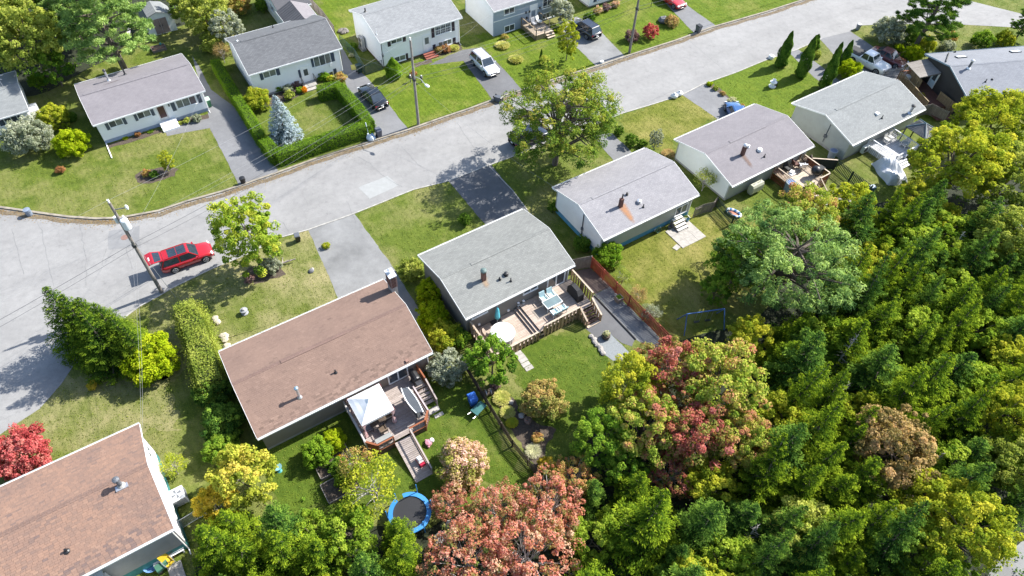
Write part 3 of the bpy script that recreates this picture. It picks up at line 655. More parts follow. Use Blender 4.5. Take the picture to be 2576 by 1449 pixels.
lp = onwall('F', ZF(575, 640)); MB().tube((-(HS['F'][3]/2-OVX)+.05, yf-.05, .2), (-(HS['F'][3]/2-OVX)+.05, yf-.05, 3.5), .045, n=6).box(-(HS['F'][3]/2-OVX)+.05, yf-.07, 1.5, .2, .12, .4).build('service_mast', M_grey, TF)
# G
TG, rG = house('G', 'bungalow', 'white bungalow with pale mauve roof and slate blue shutters on the large lawn', RF_mauve, W_white, plain('foundation_blue_grey', (.38, .45, .58), .8, .15), .42)
yg = near_y('G')
for c, sh in (((590, 915), [(495, 955), (690, 890)]), ((930, 810), [(840, 845), (1028, 785)])):
    win_at(TG, 'G', ZG(*c), 1.4, .95, cols=2, glass=[M_glass, M_glass_c]); shut_at(TG, 'G', [ZG(*s) for s in sh], .42, 1.0, plain('shutter_slate', (.09, .11, .14), .6))
win_at(TG, 'G', ZG(1440, 662), 2.15, 1.15, cols=3, glass=[M_glass_c, M_glass_c, plain('curtain_mauve', (.16, .13, .14), .2)]); shut_at(TG, 'G', [ZG(1288, 720), ZG(1600, 620)], .42, 1.15, plain('shutter_slate', (.09, .11, .14), .6))
p = onwall('G', ZG(1145, 775)); door(TG, p.x, yg, .62, .95, 1.95, plain('door_cream', (.62, .58, .56), .5), plain('door_glass', (.10, .05, .05), .1), (.7, 1.5, .55))
st = MB()
for i in range(3): st.box(0, -.38*i-.2, 0, 1.75, .38, .6-.2*i)
st.build('doorstep', M_white, TG, loc=(p.x+.15, yg-.2, 0))
MB().box(0, -.05, 0, .14, .1, .25).build('wall_lamp', M_dark, TG, loc=(onwall('G', ZG(1225, 690)).x, yg-.002, 2.05))
flue(TG, onroof('G', ZG(510, 408), True), 1.15, .11, M_steel, M_dark, M_steel); p = onroof('G', ZG(708, 338), True); vent_pipe(TG, p, .6, .09, M_dark); MB().tube(p, p+Vector((0, 0, 2.0)), .025, n=5).build('antenna', M_dark, TG)
stain(TG, 'G', ZG(440, 408), ZG(640, 320), .9, .5, (.10, .065, .05), 'soot_patch'); ridge_vent(TG, 'G', -5.4, 5.4, RF_mauve)
# H
TH, rH = house('H', 'bungalow', 'russet roofed bungalow with bright white gable beside the air conditioner', RF_ru, W_gr, F_teal, .95, tabs=TB_H, gable=W_white)
p = onroof('H', tile(0, 2)(915, 765)); flue(TH, p, .75, .14, M_grey, M_grey, M_conc); MB().box(p.x, p.y, p.z-.08, .75, .6, .1).build('flashing', M_steel, TH)
vent_pipe(TH, onroof('H', tile(0, 2)(505, 1262)), .3, .08)
xr = HS['H'][3]/2-OVX
window(TH, xr, 2.6, 2.9, 1.1, .9, rz=math.pi/2, cols=2)
lean = MB().hexa([(-1.2, -6.6, 2.35), (1.95, -6.6, 2.35), (1.95, -3.95, 2.9), (-1.2, -3.95, 2.9), (-1.2, -6.6, 2.45), (1.95, -6.6, 2.45), (1.95, -3.95, 3.0), (-1.2, -3.95, 3.0)])
lean.build('porch_roof', plain('porch_fibreglass', (.50, .54, .52), .5, .1), TH); MB().box(1.9, -5.2, 0, .1, 2.6, 2.5).build('porch_wall', M_white, TH)
# I
TI, rI = house('I', 'bungalow', 'white bungalow with ash grey roof beside the row of columnar cedars', RF_ash, W_pg, F_conc, .3, gable=W_pg)
win_at(TI, 'I', zoomed(2300, 350, 4.025)(1100, 325), 1.1, .4, cols=2); win_at(TI, 'I', ZD(1055, 480), .9, .35, cols=2)
T30 = tile(3, 0)
flue(TI, onroof('I', T30(1070, 852)), .85, .15, M_steel, M_dark, M_steel); p = onroof('I', T30(822, 862)); MB().box(0, 0, -.05, .4, .4, .22).build('roof_vent', M_white, TI, loc=p); vent_pipe(TI, onroof('I', T30(858, 893)))
ridge_vent(TI, 'I', -4.6, 4.4, RF_ash)
gx = -(HS['I'][3]/2-OVX); p = onwall('I', T30(425, 1045), 'left'); MB().tube((gx-.05, p.y, .6), (gx-.05, p.y, 2.9), .04, n=6).box(gx-.08, p.y, 1.2, .12, .3, .35).build('service_mast', M_grey, TI)
# J
TJ, rJ = house('J', 'bungalow', 'dark shingled bungalow with blue grey roof and two skylights', RF_blue, W_dk, None, 0, fascia=plain('trim_blue', (.30, .40, .48), .5))
for v in ((1455, 432), (1865, 392)):
    p = onroof('J', T30(*v), True); a = -math.atan2(HS['J'][6], HS['J'][4]/2); o = MB().box(0, 0, -.1, 1.25, .6, .2).build('skylight', M_dark, TJ, loc=p, rot=(a, 0, 0)); MB().box(0, 0, .105, 1.1, .46, .015).build('pane', plain('skylight_glass', (.6, .66, .7), .15), o)
flue(TJ, onroof('J', T30(1512, 515)), .9, .13, M_grey, M_steel, M_white); vent_pipe(TJ, onroof('J', T30(1640, 618))); vent_pipe(TJ, onroof('J', T30(1690, 600)), .15, .06); vent_pipe(TJ, onroof('J', T30(1410, 395), True), .25, .06)
MB().tube(onroof('J', T30(1340, 470), True)+Vector((0, 0, .1)), onroof('J', T30(1362, 405), True)+Vector((0, 0, .1)), .07).build('roof_pipe', M_dark, TJ)
p = onwall('J', ZJ(1125, 600), 'left'); xl = -(HS['J'][3]/2-OVX); door(TJ, xl-.01, p.y, .55, .9, 2.0, plain('door_pale_blue', (.55, .70, .78), .4), M_glass, (.6, 1.0, .68), rz=-math.pi/2)
# K
TK, rK = house('K', 'split_level_house', 'pale blue split level house with small railed front deck', RF_lilac, W_blue, None, gable=W_white)
yk = near_y('K')
for v, w_, h_, c in (((45, 190), 1.6, .9, 2), ((775, 40), 2.2, 1.3, 3), ((50, 505), 1.6, .9, 2), ((745, 270), 1.9, .8, 3)): win_at(TK, 'K', ZK(*v), w_, h_, cols=c)
p = onwall('K', ZK(480, 250)); door(TK, p.x, yk, .62, 1.0, 2.1, glass=plain('door_pane', (.3, .36, .42), .2), pane=(.6, .8, .45)); MB().box(0, -.02, 1.95, 12-.5, .03, .12).build('trim_band', M_offw, TK, loc=(0, yk-.003, 0))
for q in ((345, 225), (408, 205), (595, 140), (360, 320)): p2 = onwall('K', ZK(*q)); MB().box(0, -.08, -.12, .16, .16, .26).build('wall_lamp', M_dark, TK, loc=(p2.x, yk-.002, p2.z))
# house right of K, only a corner in view
pq = at(*tile(2, 0)(580, 62)); lw = thing('house', 'white house cut by the top of the picture above the red bush', 'house', pq, .6)
MB().box(5, .08, .25, 10, .16, 3.4).box(.08, 4.2, .25, .16, 8, 3.4).build('wall', W_white, lw); MB().box(5, 4.1, 0, 9.9, 7.9, .25).build('foundation', F_conc, lw)
MB().hexa([(-.3, -.4, 3.6), (10.3, -.4, 3.6), (10.3, 4, 5), (-.3, 4, 5), (-.3, -.4, 3.75), (10.3, -.4, 3.75), (10.3, 4, 5.15), (-.3, 4, 5.15)]).build('roof', RF_silver, lw)
shutter(lw, .95, -.004, 1.3, .5, 1.3, M_shut_b); window(lw, 2.0, 0, 1.3, 1.3, 1.2, cols=2); shutter(lw, 3.0, -.004, 1.3, .5, 1.3, M_shut_b)
# M
TM, rM = house('M', 'bungalow', 'white bungalow with grey roof cut by the left edge of the picture', RF_ash, W_white, F_conc, .3)
T00 = tile(0, 0)
win_at(TM, 'M', T00(60, 908), 1.9, .95, cols=3); shut_at(TM, 'M', [T00(5, 930), T00(135, 885)], .42, 1.0, M_shut_b)
p = onroof('M', T00(38, 675)); MB().tube(p, p+Vector((0, 0, 1.6)), .025, n=5).beam(p+Vector((-.5, 0, 1.5)), p+Vector((.6, .1, 1.55)), .03).beam(p+Vector((-.3, .3, 1.3)), p+Vector((.3, -.3, 1.3)), .03).build('antenna', M_steel, TM)
xr = HS['M'][3]/2-OVX; MB().box(xr+.45, -1.6, .1, .8, 1.5, .9).build('porch_box', M_offw, TM)
# shed
p = at(*T00(1240, 252)); SH = thing('garden_shed', 'white gambrel shed with pinkish brown double doors under the big pine', 'shed', p, .6)
SH.scale = (1.32, 1.1, 1.12)
pr = [(-1.3, 0), (1.3, 0), (1.3, 1.5), (.85, 2.2), (0, 2.55), (-.85, 2.2), (-1.3, 1.5)]
b = MB(); n = 7; b.v = [(x, 0, z) for x, z in pr]+[(x, 2.6, z) for x, z in pr]; b.f = [tuple(range(n)), tuple(range(2*n-1, n-1, -1))]+[(i, i+n, (i+1) % n+n, (i+1) % n) for i in range(n)]; b.m = [0]*9
b.build('wall', W_white, SH)
rr = MB()
for (x0, z0), (x1, z1) in zip(pr[2:], pr[3:]):
    rr.hexa([(x0*1.06, -.12, z0), (x1*1.06, -.12, z1), (x1*1.06, 2.75, z1), (x0*1.06, 2.75, z0), (x0*1.06, -.12, z0+.07), (x1*1.06, -.12, z1+.07), (x1*1.06, 2.75, z1+.07), (x0*1.06, 2.75, z0+.07)])
rr.build('roof', RF_ash, SH)
for s in (-1, 1):
    o = MB().box(0, -.025, .08, .62, .05, 1.72).build('door', plain('door_pinkish', (.40, .29, .27), .7), SH, loc=(s*.32, 0, 0)); MB().box(-s*.2, -.07, .9, .06, .05, .2).build('handle', M_dark, o)

# ------------------------------------------------------------------ decks and fences
WD_cedar = wood('cedar_board', (.60, .41, .23)); WD_deck = wood('deck_plank', (.66, .54, .45), (.46, .36, .29)); WD_cap = wood('pale_cap_board', (.74, .60, .46)); WD_old = wood('weathered_plank', (.54, .46, .42), (.36, .30, .27))
WD_red = wood('red_picket', (.56, .12, .07), (.36, .075, .05)); WD_stain = wood('orange_stain', (.40, .13, .05), (.26, .08, .035)); WD_brown = wood('brown_picket', (.12, .085, .06)); WD_grey = wood('grey_board', (.34, .30, .26), (.2, .175, .15))
WD_green = wood('green_picket', (.055, .095, .05), (.03, .06, .03)); WD_tan = wood('tan_board', (.40, .29, .16)); WD_mahog = wood('mahogany_plank', (.19, .075, .05), (.11, .045, .03)); WD_dred = wood('dark_red_rail', (.22, .06, .045), (.13, .04, .03)); WD_step = wood('dark_step', (.17, .10, .075))
def planks(T, x0, x1, y0, y1, z, mat, name='plank', w=.14, along='x', gap=.012):
    """deck boards side by side, each an object"""
    if along == 'x':
        n = int(round((y1-y0)/w)); st = (y1-y0)/n; me = MB().box(0, 0, -.035, x1-x0, st-gap, .035).mesh(name, mat)
        for i in range(n): obj(name, me, T, ((x0+x1)/2, y0+st*(i+.5), z+random.uniform(0, .004)))
    else:
        n = int(round((x1-x0)/w)); st = (x1-x0)/n; me = MB().box(0, 0, -.035, st-gap, y1-y0, .035).mesh(name, mat)
        for i in range(n): obj(name, me, T, (x0+st*(i+.5), (y0+y1)/2, z+random.uniform(0, .004)))
def board_run(T, a, b, z0a, z1a, z0b, z1b, mat, capmat, sp=.20, w=.14, d=.02, shadowbox=True, name='board', cap=True, posts=True, rails=True, postmat=None):
    """upright boards between two plan points in the frame of T, bottoms and tops running straight"""
    a, b = Vector((a[0], a[1], 0)), Vector((b[0], b[1], 0)); D = b-a; Ln = D.length; u = D/Ln; nrm = Vector((-u.y, u.x, 0)); rz = math.atan2(u.y, u.x); n = max(2, int(round(Ln/sp)))
    hs = z1a-z0a; me = MB().box(0, 0, 0, w, d, 1).mesh(name, mat)
    for i in range(n):
        t = (i+.5)/n; p = a+D*t+nrm*((.045 if i % 2 else -.045) if shadowbox else .03); o = obj(name, me, T, (p.x, p.y, z0a+(z0b-z0a)*t), rz+random.uniform(-.01, .01)); o.scale.z = (z1a-z0a)+((z1b-z0b)-(z1a-z0a))*t-(.02 if cap else random.uniform(0, .03))
    if cap: MB().beam(a+Vector((0, 0, z1a)), b+Vector((0, 0, z1b)), .15, .035).build('cap_board', capmat, T)
    if rails:
        for f in (.18, .8): MB().beam(a+Vector((0, 0, z0a+(z1a-z0a)*f)), b+Vector((0, 0, z0b+(z1b-z0b)*f)), .035, .08).build('rail', postmat or mat, T)
    if posts:
        k = max(1, int(round(Ln/2.0)))
        for i in range(k+1):
            t = i/k; p = a+D*t; MB().box(0, 0, 0, .09, .09, (z1a+(z1b-z1a)*t)-.0).build('post', postmat or mat, T, loc=(p.x-nrm.x*.0, p.y, 0), rz=rz)
def railing(T, a, b, za, zb, h, mat, capmat, sp=.13, pw=.035, name='picket', posts=True):
    a, b = Vector((a[0], a[1], 0)), Vector((b[0], b[1], 0)); D = b-a; u = D.normalized(); rz = math.atan2(u.y, u.x); n = max(2, int(D.length/sp)); me = MB().box(0, 0, 0, pw, pw, 1).mesh(name, mat)
    for i in range(n):
        t = (i+.5)/n; p = a+D*t; o = obj(name, me, T, (p.x, p.y, za+(zb-za)*t+.05), rz); o.scale.z = h-.07
    for dz, hh, ww in ((.06, .05, .05), (h, .04, .12)): MB().beam(a+Vector((0, 0, za+dz)), b+Vector((0, 0, zb+dz)), ww, hh).build('rail', capmat, T)
    if posts:
        for p, z in ((a, za), (b, zb)): MB().box(0, 0, 0, .095, .095, z+h+.03).build('post', capmat, T, loc=(p.x, p.y, 0), rz=rz)
def dk(name, label, h): return thing(name, label, 'deck', (HS[h][0], HS[h][1], 0), HS[h][2])
DA = dk('cedar_deck', 'two level cedar deck with board fence, hot tub and dining set', 'A')
ya = near_y('A')-.02; f0 = -7.2
planks(DA, -4.9, -.52, f0+.08, ya, .45, WD_deck); planks(DA, 0, 5.55, f0+.08, ya, .92, WD_deck)
for i, (x, z) in enumerate(((-.39, .61), (-.13, .77))):
    MB().box(x, (f0+ya)/2, z-.04, .27, ya-f0-.16, .04).build('stair_tread', WD_deck, DA); MB().box(x-.125, (f0+ya)/2, z-.17, .02, ya-f0-.16, .128).build('stair_riser', WD_step, DA)
MB().box(.0-.012, (f0+ya)/2, .70, .02, ya-f0-.16, .2).build('stair_riser', WD_step, DA)
sk = MB(); sk.box(.3, f0+.1, .03, 8.4, .04, .4).box(5.5, (f0+ya)/2, .03, .04, ya-f0-.2, .8); sk.build('skirt', WD_step, DA)
board_run(DA, (5.65, ya-.06), (5.65, -6.75), .1, 2.15, .1, 2.1, WD_cedar, WD_cap, .17)
board_run(DA, (5.45, -6.95), (5.45, -8.45), .1, 1.75, .02, .95, WD_cedar, WD_cap, .17)
board_run(DA, (3.95, f0), (.2, f0), .1, 1.72, .1, 1.72, WD_cedar, WD_cap, .19)
board_run(DA, (-.25, f0), (-4.85, f0), .05, 1.24, .05, 1.24, WD_cedar, WD_cap, .19)
MB().beam((.2, f0, 1.70), (-.25, f0, 1.24), .15, .035).build('cap_board', WD_cap, DA)
board_run(DA, (3.98, -7.3), (3.98, -8.35), .1, 1.62, .02, .95, WD_cedar, WD_cap, .17)
board_run(DA, (-4.92, ya-.06), (-4.92, f0), .05, 2.0, .05, 1.75, WD_cedar, WD_cap, .19)
for i in range(5):
    z = .78-.17*i; MB().box(4.72, -7.32-.27*i, z-.04, 1.38, .27, .04).build('stair_tread', WD_step if i < 4 else WD_cap, DA); MB().box(4.72, -7.2-.27*i, max(.0, z-.17), 1.36, .02, .128).build('stair_riser', WD_step, DA)
def on(h, x, y, z, name, label, cat, rz=0, group=None): return thing(name, label, cat, hp(h, x, y, z), HS[h][2]+rz, group)
tb = on('A', -2.98, -5.68, .455, 'hot_tub', 'round hot tub with bright white cover on the lower cedar deck', 'hot tub')
MB().lathe([(.98, 0), (1.0, .8), (1.02, .84)], 32).build('shell', plain('tub_shell', (.52, .50, .48), .5), tb)
cv = MB().lathe([(1.04, .78), (1.06, .9), (1.0, .95), (.5, .985), (.05, 1.0)], 32).build('cover', plain('tub_cover', (.84, .84, .83), .5, .04), tb, smooth=True); MB().box(0, 0, .965, 2.0, .03, .03).build('cover_seam', M_offw, cv)
for i in range(16): a = 2*math.pi*i/16; MB().box(1.0*math.cos(a), 1.0*math.sin(a), .05, .03, .06, .72, a).build('slat', plain('tub_slat', (.42, .40, .39), .5), tb)
um = on('A', -2.5, -4.12, .455, 'patio_umbrella', 'closed turquoise patio umbrella on a dark base by the hot tub', 'umbrella')
MB().box(0, 0, 0, .95, .95, .06).build('base', M_dark, um); MB().tube((0, 0, .06), (0, 0, 2.35), .025).build('pole', M_steel, um)
MB().lathe([(.19, .75), (.24, .95), (.20, 1.4), (.15, 1.9), (.05, 2.3)], 10).build('canopy', plain('turquoise_cloth', (.10, .52, .62), .7, .2, 6), um, smooth=True)
bs = on('A', -3.95, -4.75, .455, 'tub_step', 'curved brown step beside the hot tub', 'step'); MB().prism([(.5*math.cos(R(a)), .75*math.sin(R(a))) for a in range(90, 271, 20)], 0, .35).prism([(.3*math.cos(R(a)), .6*math.sin(R(a))) for a in range(90, 271, 20)], .35, .5).build('tread', WD_deck, bs)
q = la('A', ZA(1115, 505), 1.62); tg = on('A', q.x, q.y, .925, 'dining_table', 'glass topped patio table on the upper cedar deck', 'table')
M_tg = plain('table_glass', (.20, .27, .28), .06, .15); MB().box(0, 0, .685, 1.5, .82, .012).build('glass_top', M_tg, tg)
fr = MB()
for s in (-1, 1): fr.box(0, s*.44, .67, 1.6, .06, .05).box(s*.78, 0, .67, .05, .82, .05)
fr.build('frame', M_offw, tg)
for x in (-.7, .7):
    for y in (-.36, .36): MB().box(x, y, 0, .05, .05, .67).build('leg', M_offw, tg)
def patio_chair(T, col, frame):
    MB().box(0, 0, .36, .56, .56, .13).build('seat_cushion', col, T); MB().hexa([(-.28, .24, .42), (.28, .24, .42), (.28, .36, .42), (-.28, .36, .42), (-.28, .42, .98), (.28, .42, .98), (.28, .52, .98), (-.28, .52, .98)]).build('backrest', col, T)
    f = MB()
    for s in (-1, 1): f.box(s*.31, .05, .58, .05, .6, .04)
    f.box(0, 0, .3, .6, .56, .05); f.build('frame', frame, T)
    for x in (-.29, .29):
        for y in (-.24, .3): MB().box(x, y, 0, .04, .04, .6 if y < 0 else .6).build('leg', frame, T)
M_aqua = plain('aqua_cushion', (.42, .60, .64), .8, .15, 5)
for i, (dx, dy, rz, wh) in enumerate(((-.35, -.85, math.pi, 'at the near left of'), (.45, -.85, math.pi, 'at the near right of'), (-.3, .8, 0, 'at the far left of'), (.5, .8, 0, 'at the far right of'))):
    c = on('A', q.x+dx, q.y+dy, .925, 'patio_chair', 'pale aqua cushioned patio chair %s the glass table' % wh, 'chair', rz, 'aqua chairs round the glass table'); patio_chair(c, M_aqua, M_offw)
rg = la('A', ZA(960, 655), .93); o = tag(MB().box(0, 0, 0, 1.5, 1.05, .006).box(0, 0, .007, 1.3, .85, .003, m=1).build('outdoor_rug', [plain('rug_edge', (.30, .26, .22), .95), plain('rug', (.42, .36, .30), .95)], loc=hp('A', rg.x+.35, rg.y+.1, .926), rz=HS['A'][2]), 'beige outdoor rug with darker border beside the glass table', 'rug')
bb = la('A', ZA(1395, 390), 1.4); bq = on('A', bb.x, bb.y, .925, 'covered_barbecue', 'barbecue under a black cover against the cedar fence', 'barbecue', math.pi/2)
M_cov = plain('black_cover', (.012, .012, .014), .75, .4, 6)
MB().hexa([(-.8, -.34, .05), (.8, -.34, .05), (.8, .34, .05), (-.8, .34, .05), (-.76, -.32, .85), (.76, -.32, .85), (.76, .32, .85), (-.76, .32, .85)]).build('cover_skirt', M_cov, bq); MB().hexa([(-.76, -.32, .85), (.76, -.32, .85), (.76, .32, .85), (-.76, .32, .85), (-.4, -.2, 1.18), (.42, -.2, 1.18), (.42, .24, 1.2), (-.4, .24, 1.2)]).build('cover_hood', M_cov, bq)
hw = on('A', -.05, f0-.12, .55, 'hanging_wreath', 'dark round wreath hanging on the outside of the cedar fence', 'wreath'); MB().lathe([(.16, -.03), (.26, -.05), (.28, 0), (.26, .05), (.16, .03)], 14).build('ring', plain('wreath', (.05, .04, .03), .9, .5, 10), hw, rot=(R(90), 0, 0))
for i, (qx, qy) in enumerate(((705, 540), (765, 515))):
    l = la('A', ZA(qx, qy), 1.0); o = on('A', l.x, l.y, .925, 'garden_lantern', 'small white lantern at the top of the deck steps, %s' % ('nearer the steps' if i == 0 else 'nearer the sliding door'), 'lantern'); MB().box(0, 0, 0, .18, .18, .04).box(0, 0, .3, .2, .2, .04).build('frame', M_white, o); MB().box(0, 0, .04, .12, .12, .26).build('glass', M_glass_c, o)

# deck of B
DB = dk('octagon_deck', 'weathered deck with stained octagonal corners, ramp and side stairs behind the brown house', 'B')
yb0 = near_y('B')-.02; zb = .70; nb = zb
oct_ = [(-.55, yb0), (-.55, -8.0), (.1, -8.75), (1.35, -8.75), (2.7, -8.75), (4.0, -8.75), (4.6, -8.1), (4.6, -5.7), (5.7, -5.6), (5.7, yb0)]
n = int((yb0+8.75)/.145)
for i in range(n):     # boards run along the house, cut to the outline
    y = yb0-(i+.5)*.145; x0 = -.55 if y > -8.0 else -.55+(-8.0-y)/.75*.65; x1 = 5.7 if y > -5.6 else (4.6 if y > -8.1 else 4.6-(-8.1-y)/.65*.6)
    MB().box((x0+x1)/2, y, zb-.035, x1-x0, .133, .035+random.uniform(0, .004)).build('plank', WD_old, DB)
sk = MB()
for a, b in zip(oct_[1:], oct_[2:]): sk.beam((*a, .36), (*b, .36), .03, .55)
sk.beam((-.55, yb0, .36), (-.55, -8, .36), .03, .55); sk.build('skirt', WD_step, DB)
rh = .95
railing(DB, (-.55, yb0-.1), (-.55, -8.0), zb, zb, rh, M_offw, plain('rail_offwhite', (.55, .52, .50), .7), .14)
def sunburst(a, b):
    a, b = Vector((a[0], a[1], zb+.08)), Vector((b[0], b[1], zb+.08)); D = b-a; c = a+D*.5; mb = MB()
    for i in range(9):
        t = math.pi*(i+.5)/9; e = c+D.normalized()*math.cos(t)*D.length*.5+Vector((0, 0, 1))*min(.8, math.sin(t)*1.2); 
        MB().beam(c, e, .035).build('spoke', WD_old, DB)
    for dz in (.0, rh-.08): MB().beam(a+Vector((0, 0, dz)), b+Vector((0, 0, dz)), .13, .05).build('rail', WD_stain, DB)
    for p in (a, b): MB().box(0, 0, 0, .1, .1, zb+rh+.05).build('post', WD_stain, DB, loc=(p.x, p.y, 0))
sunburst((.1, -8.75), (1.35, -8.75)); sunburst((2.7, -8.75), (4.0, -8.75))
board_run(DB, (-.55, -8.0), (.1, -8.75), .1, zb+rh, .1, zb+rh, WD_stain, WD_stain, .15, .145, shadowbox=False, posts=False); board_run(DB, (4.0, -8.75), (4.6, -8.1), .1, zb+rh, .1, zb+rh, WD_stain, WD_stain, .15, .145, shadowbox=False, posts=False)
railing(DB, (4.6, -8.1), (4.6, -5.7), zb, zb, rh, WD_dred, plain('rail_pale', (.50, .42, .42), .6), .13)
railing(DB, (5.75, yb0-.05), (5.75, -5.5), zb, zb, rh, WD_stain, WD_stain, .13)
railing(DB, (5.75, -5.5), (5.75, -7.3), zb, .1, rh, WD_dred, WD_old, .16)
for i in range(5): MB().box(5.18, -5.78-.31*i, zb-.14*(i+1)-.035, 1.05, .29, .035).build('stair_tread', WD_old, DB)
rp = 3.35; ln = math.hypot(rp, zb)
nr = 23
me = MB().box(0, 0, -.035, 1.34, .135, .035).mesh('ramp_plank', WD_old)
for i in range(nr):
    t = (i+.5)/nr; obj('ramp_plank', me, DB, (2.02, -8.78-rp*t, zb-(zb-.03)*t), rot=(math.atan2(zb, rp), 0, 0))
railing(DB, (2.7, -8.8), (2.7, -8.75-rp), zb, .05, rh, WD_dred, WD_old, .14)
sl_ = tag(MB().box(0, 0, 0, 1.15, .5, .06).build('paving_slab', M_conc, loc=hp('B', 5.2, -7.5, 0), rz=HS['B'][2]), 'concrete landing slab at the foot of the side stairs', 'paving slab'); tag(MB().box(0, 0, 0, .75, .3, .05).build('paving_slab', M_conc, loc=hp('B', 5.45, -8.1, 0), rz=HS['B'][2]), 'small concrete stepping slab in the grass past the side stairs', 'paving slab')
gz = on('B', .97, -6.0, zb+.005, 'gazebo', 'white canopied gazebo with striped curtains on the octagonal deck', 'gazebo')
M_cv = plain('canopy_white', (.78, .77, .75), .8, .06); hw_ = 1.3; ht = 2.02
M_str = nodes('striped_curtain'); 
_m, _t, _p = M_str; wv = _t.nodes.new('ShaderNodeTexWave'); wv.bands_direction = 'X'; wv.inputs['Scale'].default_value = 3.2; lk(_t, opos(_t), wv.inputs['Vector']); lk(_t, ramp(_t, wv.outputs['Fac'], [(.45, (.42, .14, .15)), (.55, (.66, .58, .56))]), _p.inputs['Base Color']); M_str = _m
g = MB(); seg = 8
for k, (cx_, cy_, dx_, dy_) in enumerate(((-1, -1, 1, 0), (1, -1, 0, 1), (1, 1, -1, 0), (-1, 1, 0, -1))):
    for i in range(seg):
        t0, t1 = i/seg, (i+1)/seg
        for j in range(4):
            r0, r1 = 1-j/4*.86, 1-(j+1)/4*.86
            def P(t, r): s = math.sin(math.pi*t); return ((cx_+2*dx_*t)*hw_*r*(1-.015*s), (cy_+2*dy_*t)*hw_*r*(1-.015*s), ht+.78*(1-r)**.9*1.0-.07*s*(1-abs(2*r-1.1)))
            g.poly([P(t0, r0), P(t1, r0), P(t1, r1), P(t0, r1)])
g.build('canopy', M_cv, gz); MB().lathe([(.30, 2.62), (.32, 2.68), (.02, 2.86)], 4).build('vent_cap', M_cv, gz, rz=R(45))
vl = MB()
for s in (-1, 1): vl.box(s*hw_, 0, ht-.22, .015, 2*hw_, .215).box(0, s*hw_, ht-.22, 2*hw_-.04, .015, .215)
vl.build('valance', M_cv, gz)
for sx in (-1, 1):
    for sy in (-1, 1):
        MB().box(sx*(hw_-.06), sy*(hw_-.06), 0, .06, .06, ht).build('leg', M_dark, gz)
        c = MB(); k = 10; 
        for i in range(k):
            a0, a1 = 2*math.pi*i/k, 2*math.pi*(i+1)/k
            for (z0, r0), (z1, r1) in zip(((.1, .16), (.8, .11), (1.1, .06), (1.5, .13)), ((.8, .11), (1.1, .06), (1.5, .13), (1.95, .2))):
                f0_, f1_ = 1+.25*(i % 2), 1+.25*((i+1) % 2)
                c.poly([(r0*f0_*math.cos(a0), r0*f0_*math.sin(a0), z0), (r0*f1_*math.cos(a1), r0*f1_*math.sin(a1), z0), (r1*f1_*math.cos(a1), r1*f1_*math.sin(a1), z1), (r1*f0_*math.cos(a0), r1*f0_*math.sin(a0), z1)])
        c.build('curtain', M_str, gz, loc=(sx*(hw_-.12), sy*(hw_-.12), 0))
tw = on('B', .95, -6.7, zb+.005, 'picnic_table', 'small brown slatted table under the white gazebo', 'table')
for i in range(5): MB().box(0, -.32+i*.16, .68, 1.2, .145, .03).build('slat', WD_brown, tw)
for x in (-.5, .5):
    for y in (-.3, .3): MB().box(x, y, 0, .06, .06, .68).build('leg', WD_brown, tw)
M_wc = wood('brown_chair', (.20, .14, .09)); M_flor = plain('patterned_cushion', (.30, .30, .34), .9, .9, 16)
for dx, dy, rz, col, lb in ((.1, -.75, math.pi, M_wc, 'brown chair on the near side of the gazebo table'), (-.75, -.1, math.pi/2, M_flor, 'chair with patterned cushion at the left end of the gazebo table'), (.85, .05, -math.pi/2, M_wc, 'wooden armchair at the right end of the gazebo table')):
    c = on('B', .95+dx, -6.7+dy, zb+.005, 'garden_chair', lb, 'chair', rz); patio_chair(c, col, M_dark)
bn = on('B', .75, -8.25, zb+.005, 'garden_bench', 'grey cushioned bench against the sunburst railing', 'bench', math.pi); MB().box(0, 0, .34, 1.25, .52, .12).build('seat', plain('cushion_grey', (.33, .34, .33), .9), bn); MB().box(0, .28, .46, 1.25, .1, .4).build('backrest', plain('cushion_grey', (.33, .34, .33), .9), bn)
for x in (-.55, .55): MB().box(x, 0, 0, .06, .5, .34).build('leg', M_dark, bn)
sw = on('B', 4.1, -7.0, zb+.005, 'patio_swing', 'long patio swing with white edged dark canopy along the red railing', 'swing', math.pi/2)
kn = []
for i in range(9):
    t = i/8; x = -1.25+2.5*t; b_ = .16*math.sin(math.pi*t); kn.append((x, b_))
cn = MB(); ed = MB()
for (x0, b0), (x1, b1) in zip(kn, kn[1:]): cn.hexa([(x0, -.05-b0*.6, 1.25), (x1, -.05-b1*.6, 1.25), (x1, .5+b1, 1.62), (x0, .5+b0, 1.62), (x0, -.05-b0*.6, 1.29), (x1, -.05-b1*.6, 1.29), (x1, .5+b1, 1.66), (x0, .5+b0, 1.66)])
for (x0, b0), (x1, b1) in zip(kn, kn[1:]): ed.beam((x0, -.05-b0*.6, 1.30), (x1, -.05-b1*.6, 1.30), .07); ed.beam((x0, .5+b0, 1.67), (x1, .5+b1, 1.67), .07)
o = cn.build('canopy', plain('navy_cloth', (.045, .055, .07), .8), sw); ed.build('trim', M_white, o)
for sx in (-1.2, 1.2): MB().beam((sx, -.3, 0), (sx, .1, 1.5), .05).beam((sx, .5, 0), (sx, .1, 1.5), .05).build('leg', M_steel, sw)
MB().box(0, .15, .42, 2.1, .5, .1).box(0, .42, .5, 2.1, .09, .45).build('seat', plain('seat_dark', (.06, .065, .07), .8), sw)
gr = on('B', 5.15, -4.9, zb+.005, 'gas_barbecue', 'black gas barbecue under the orange railing beside the sliding door', 'barbecue', -math.pi/2)
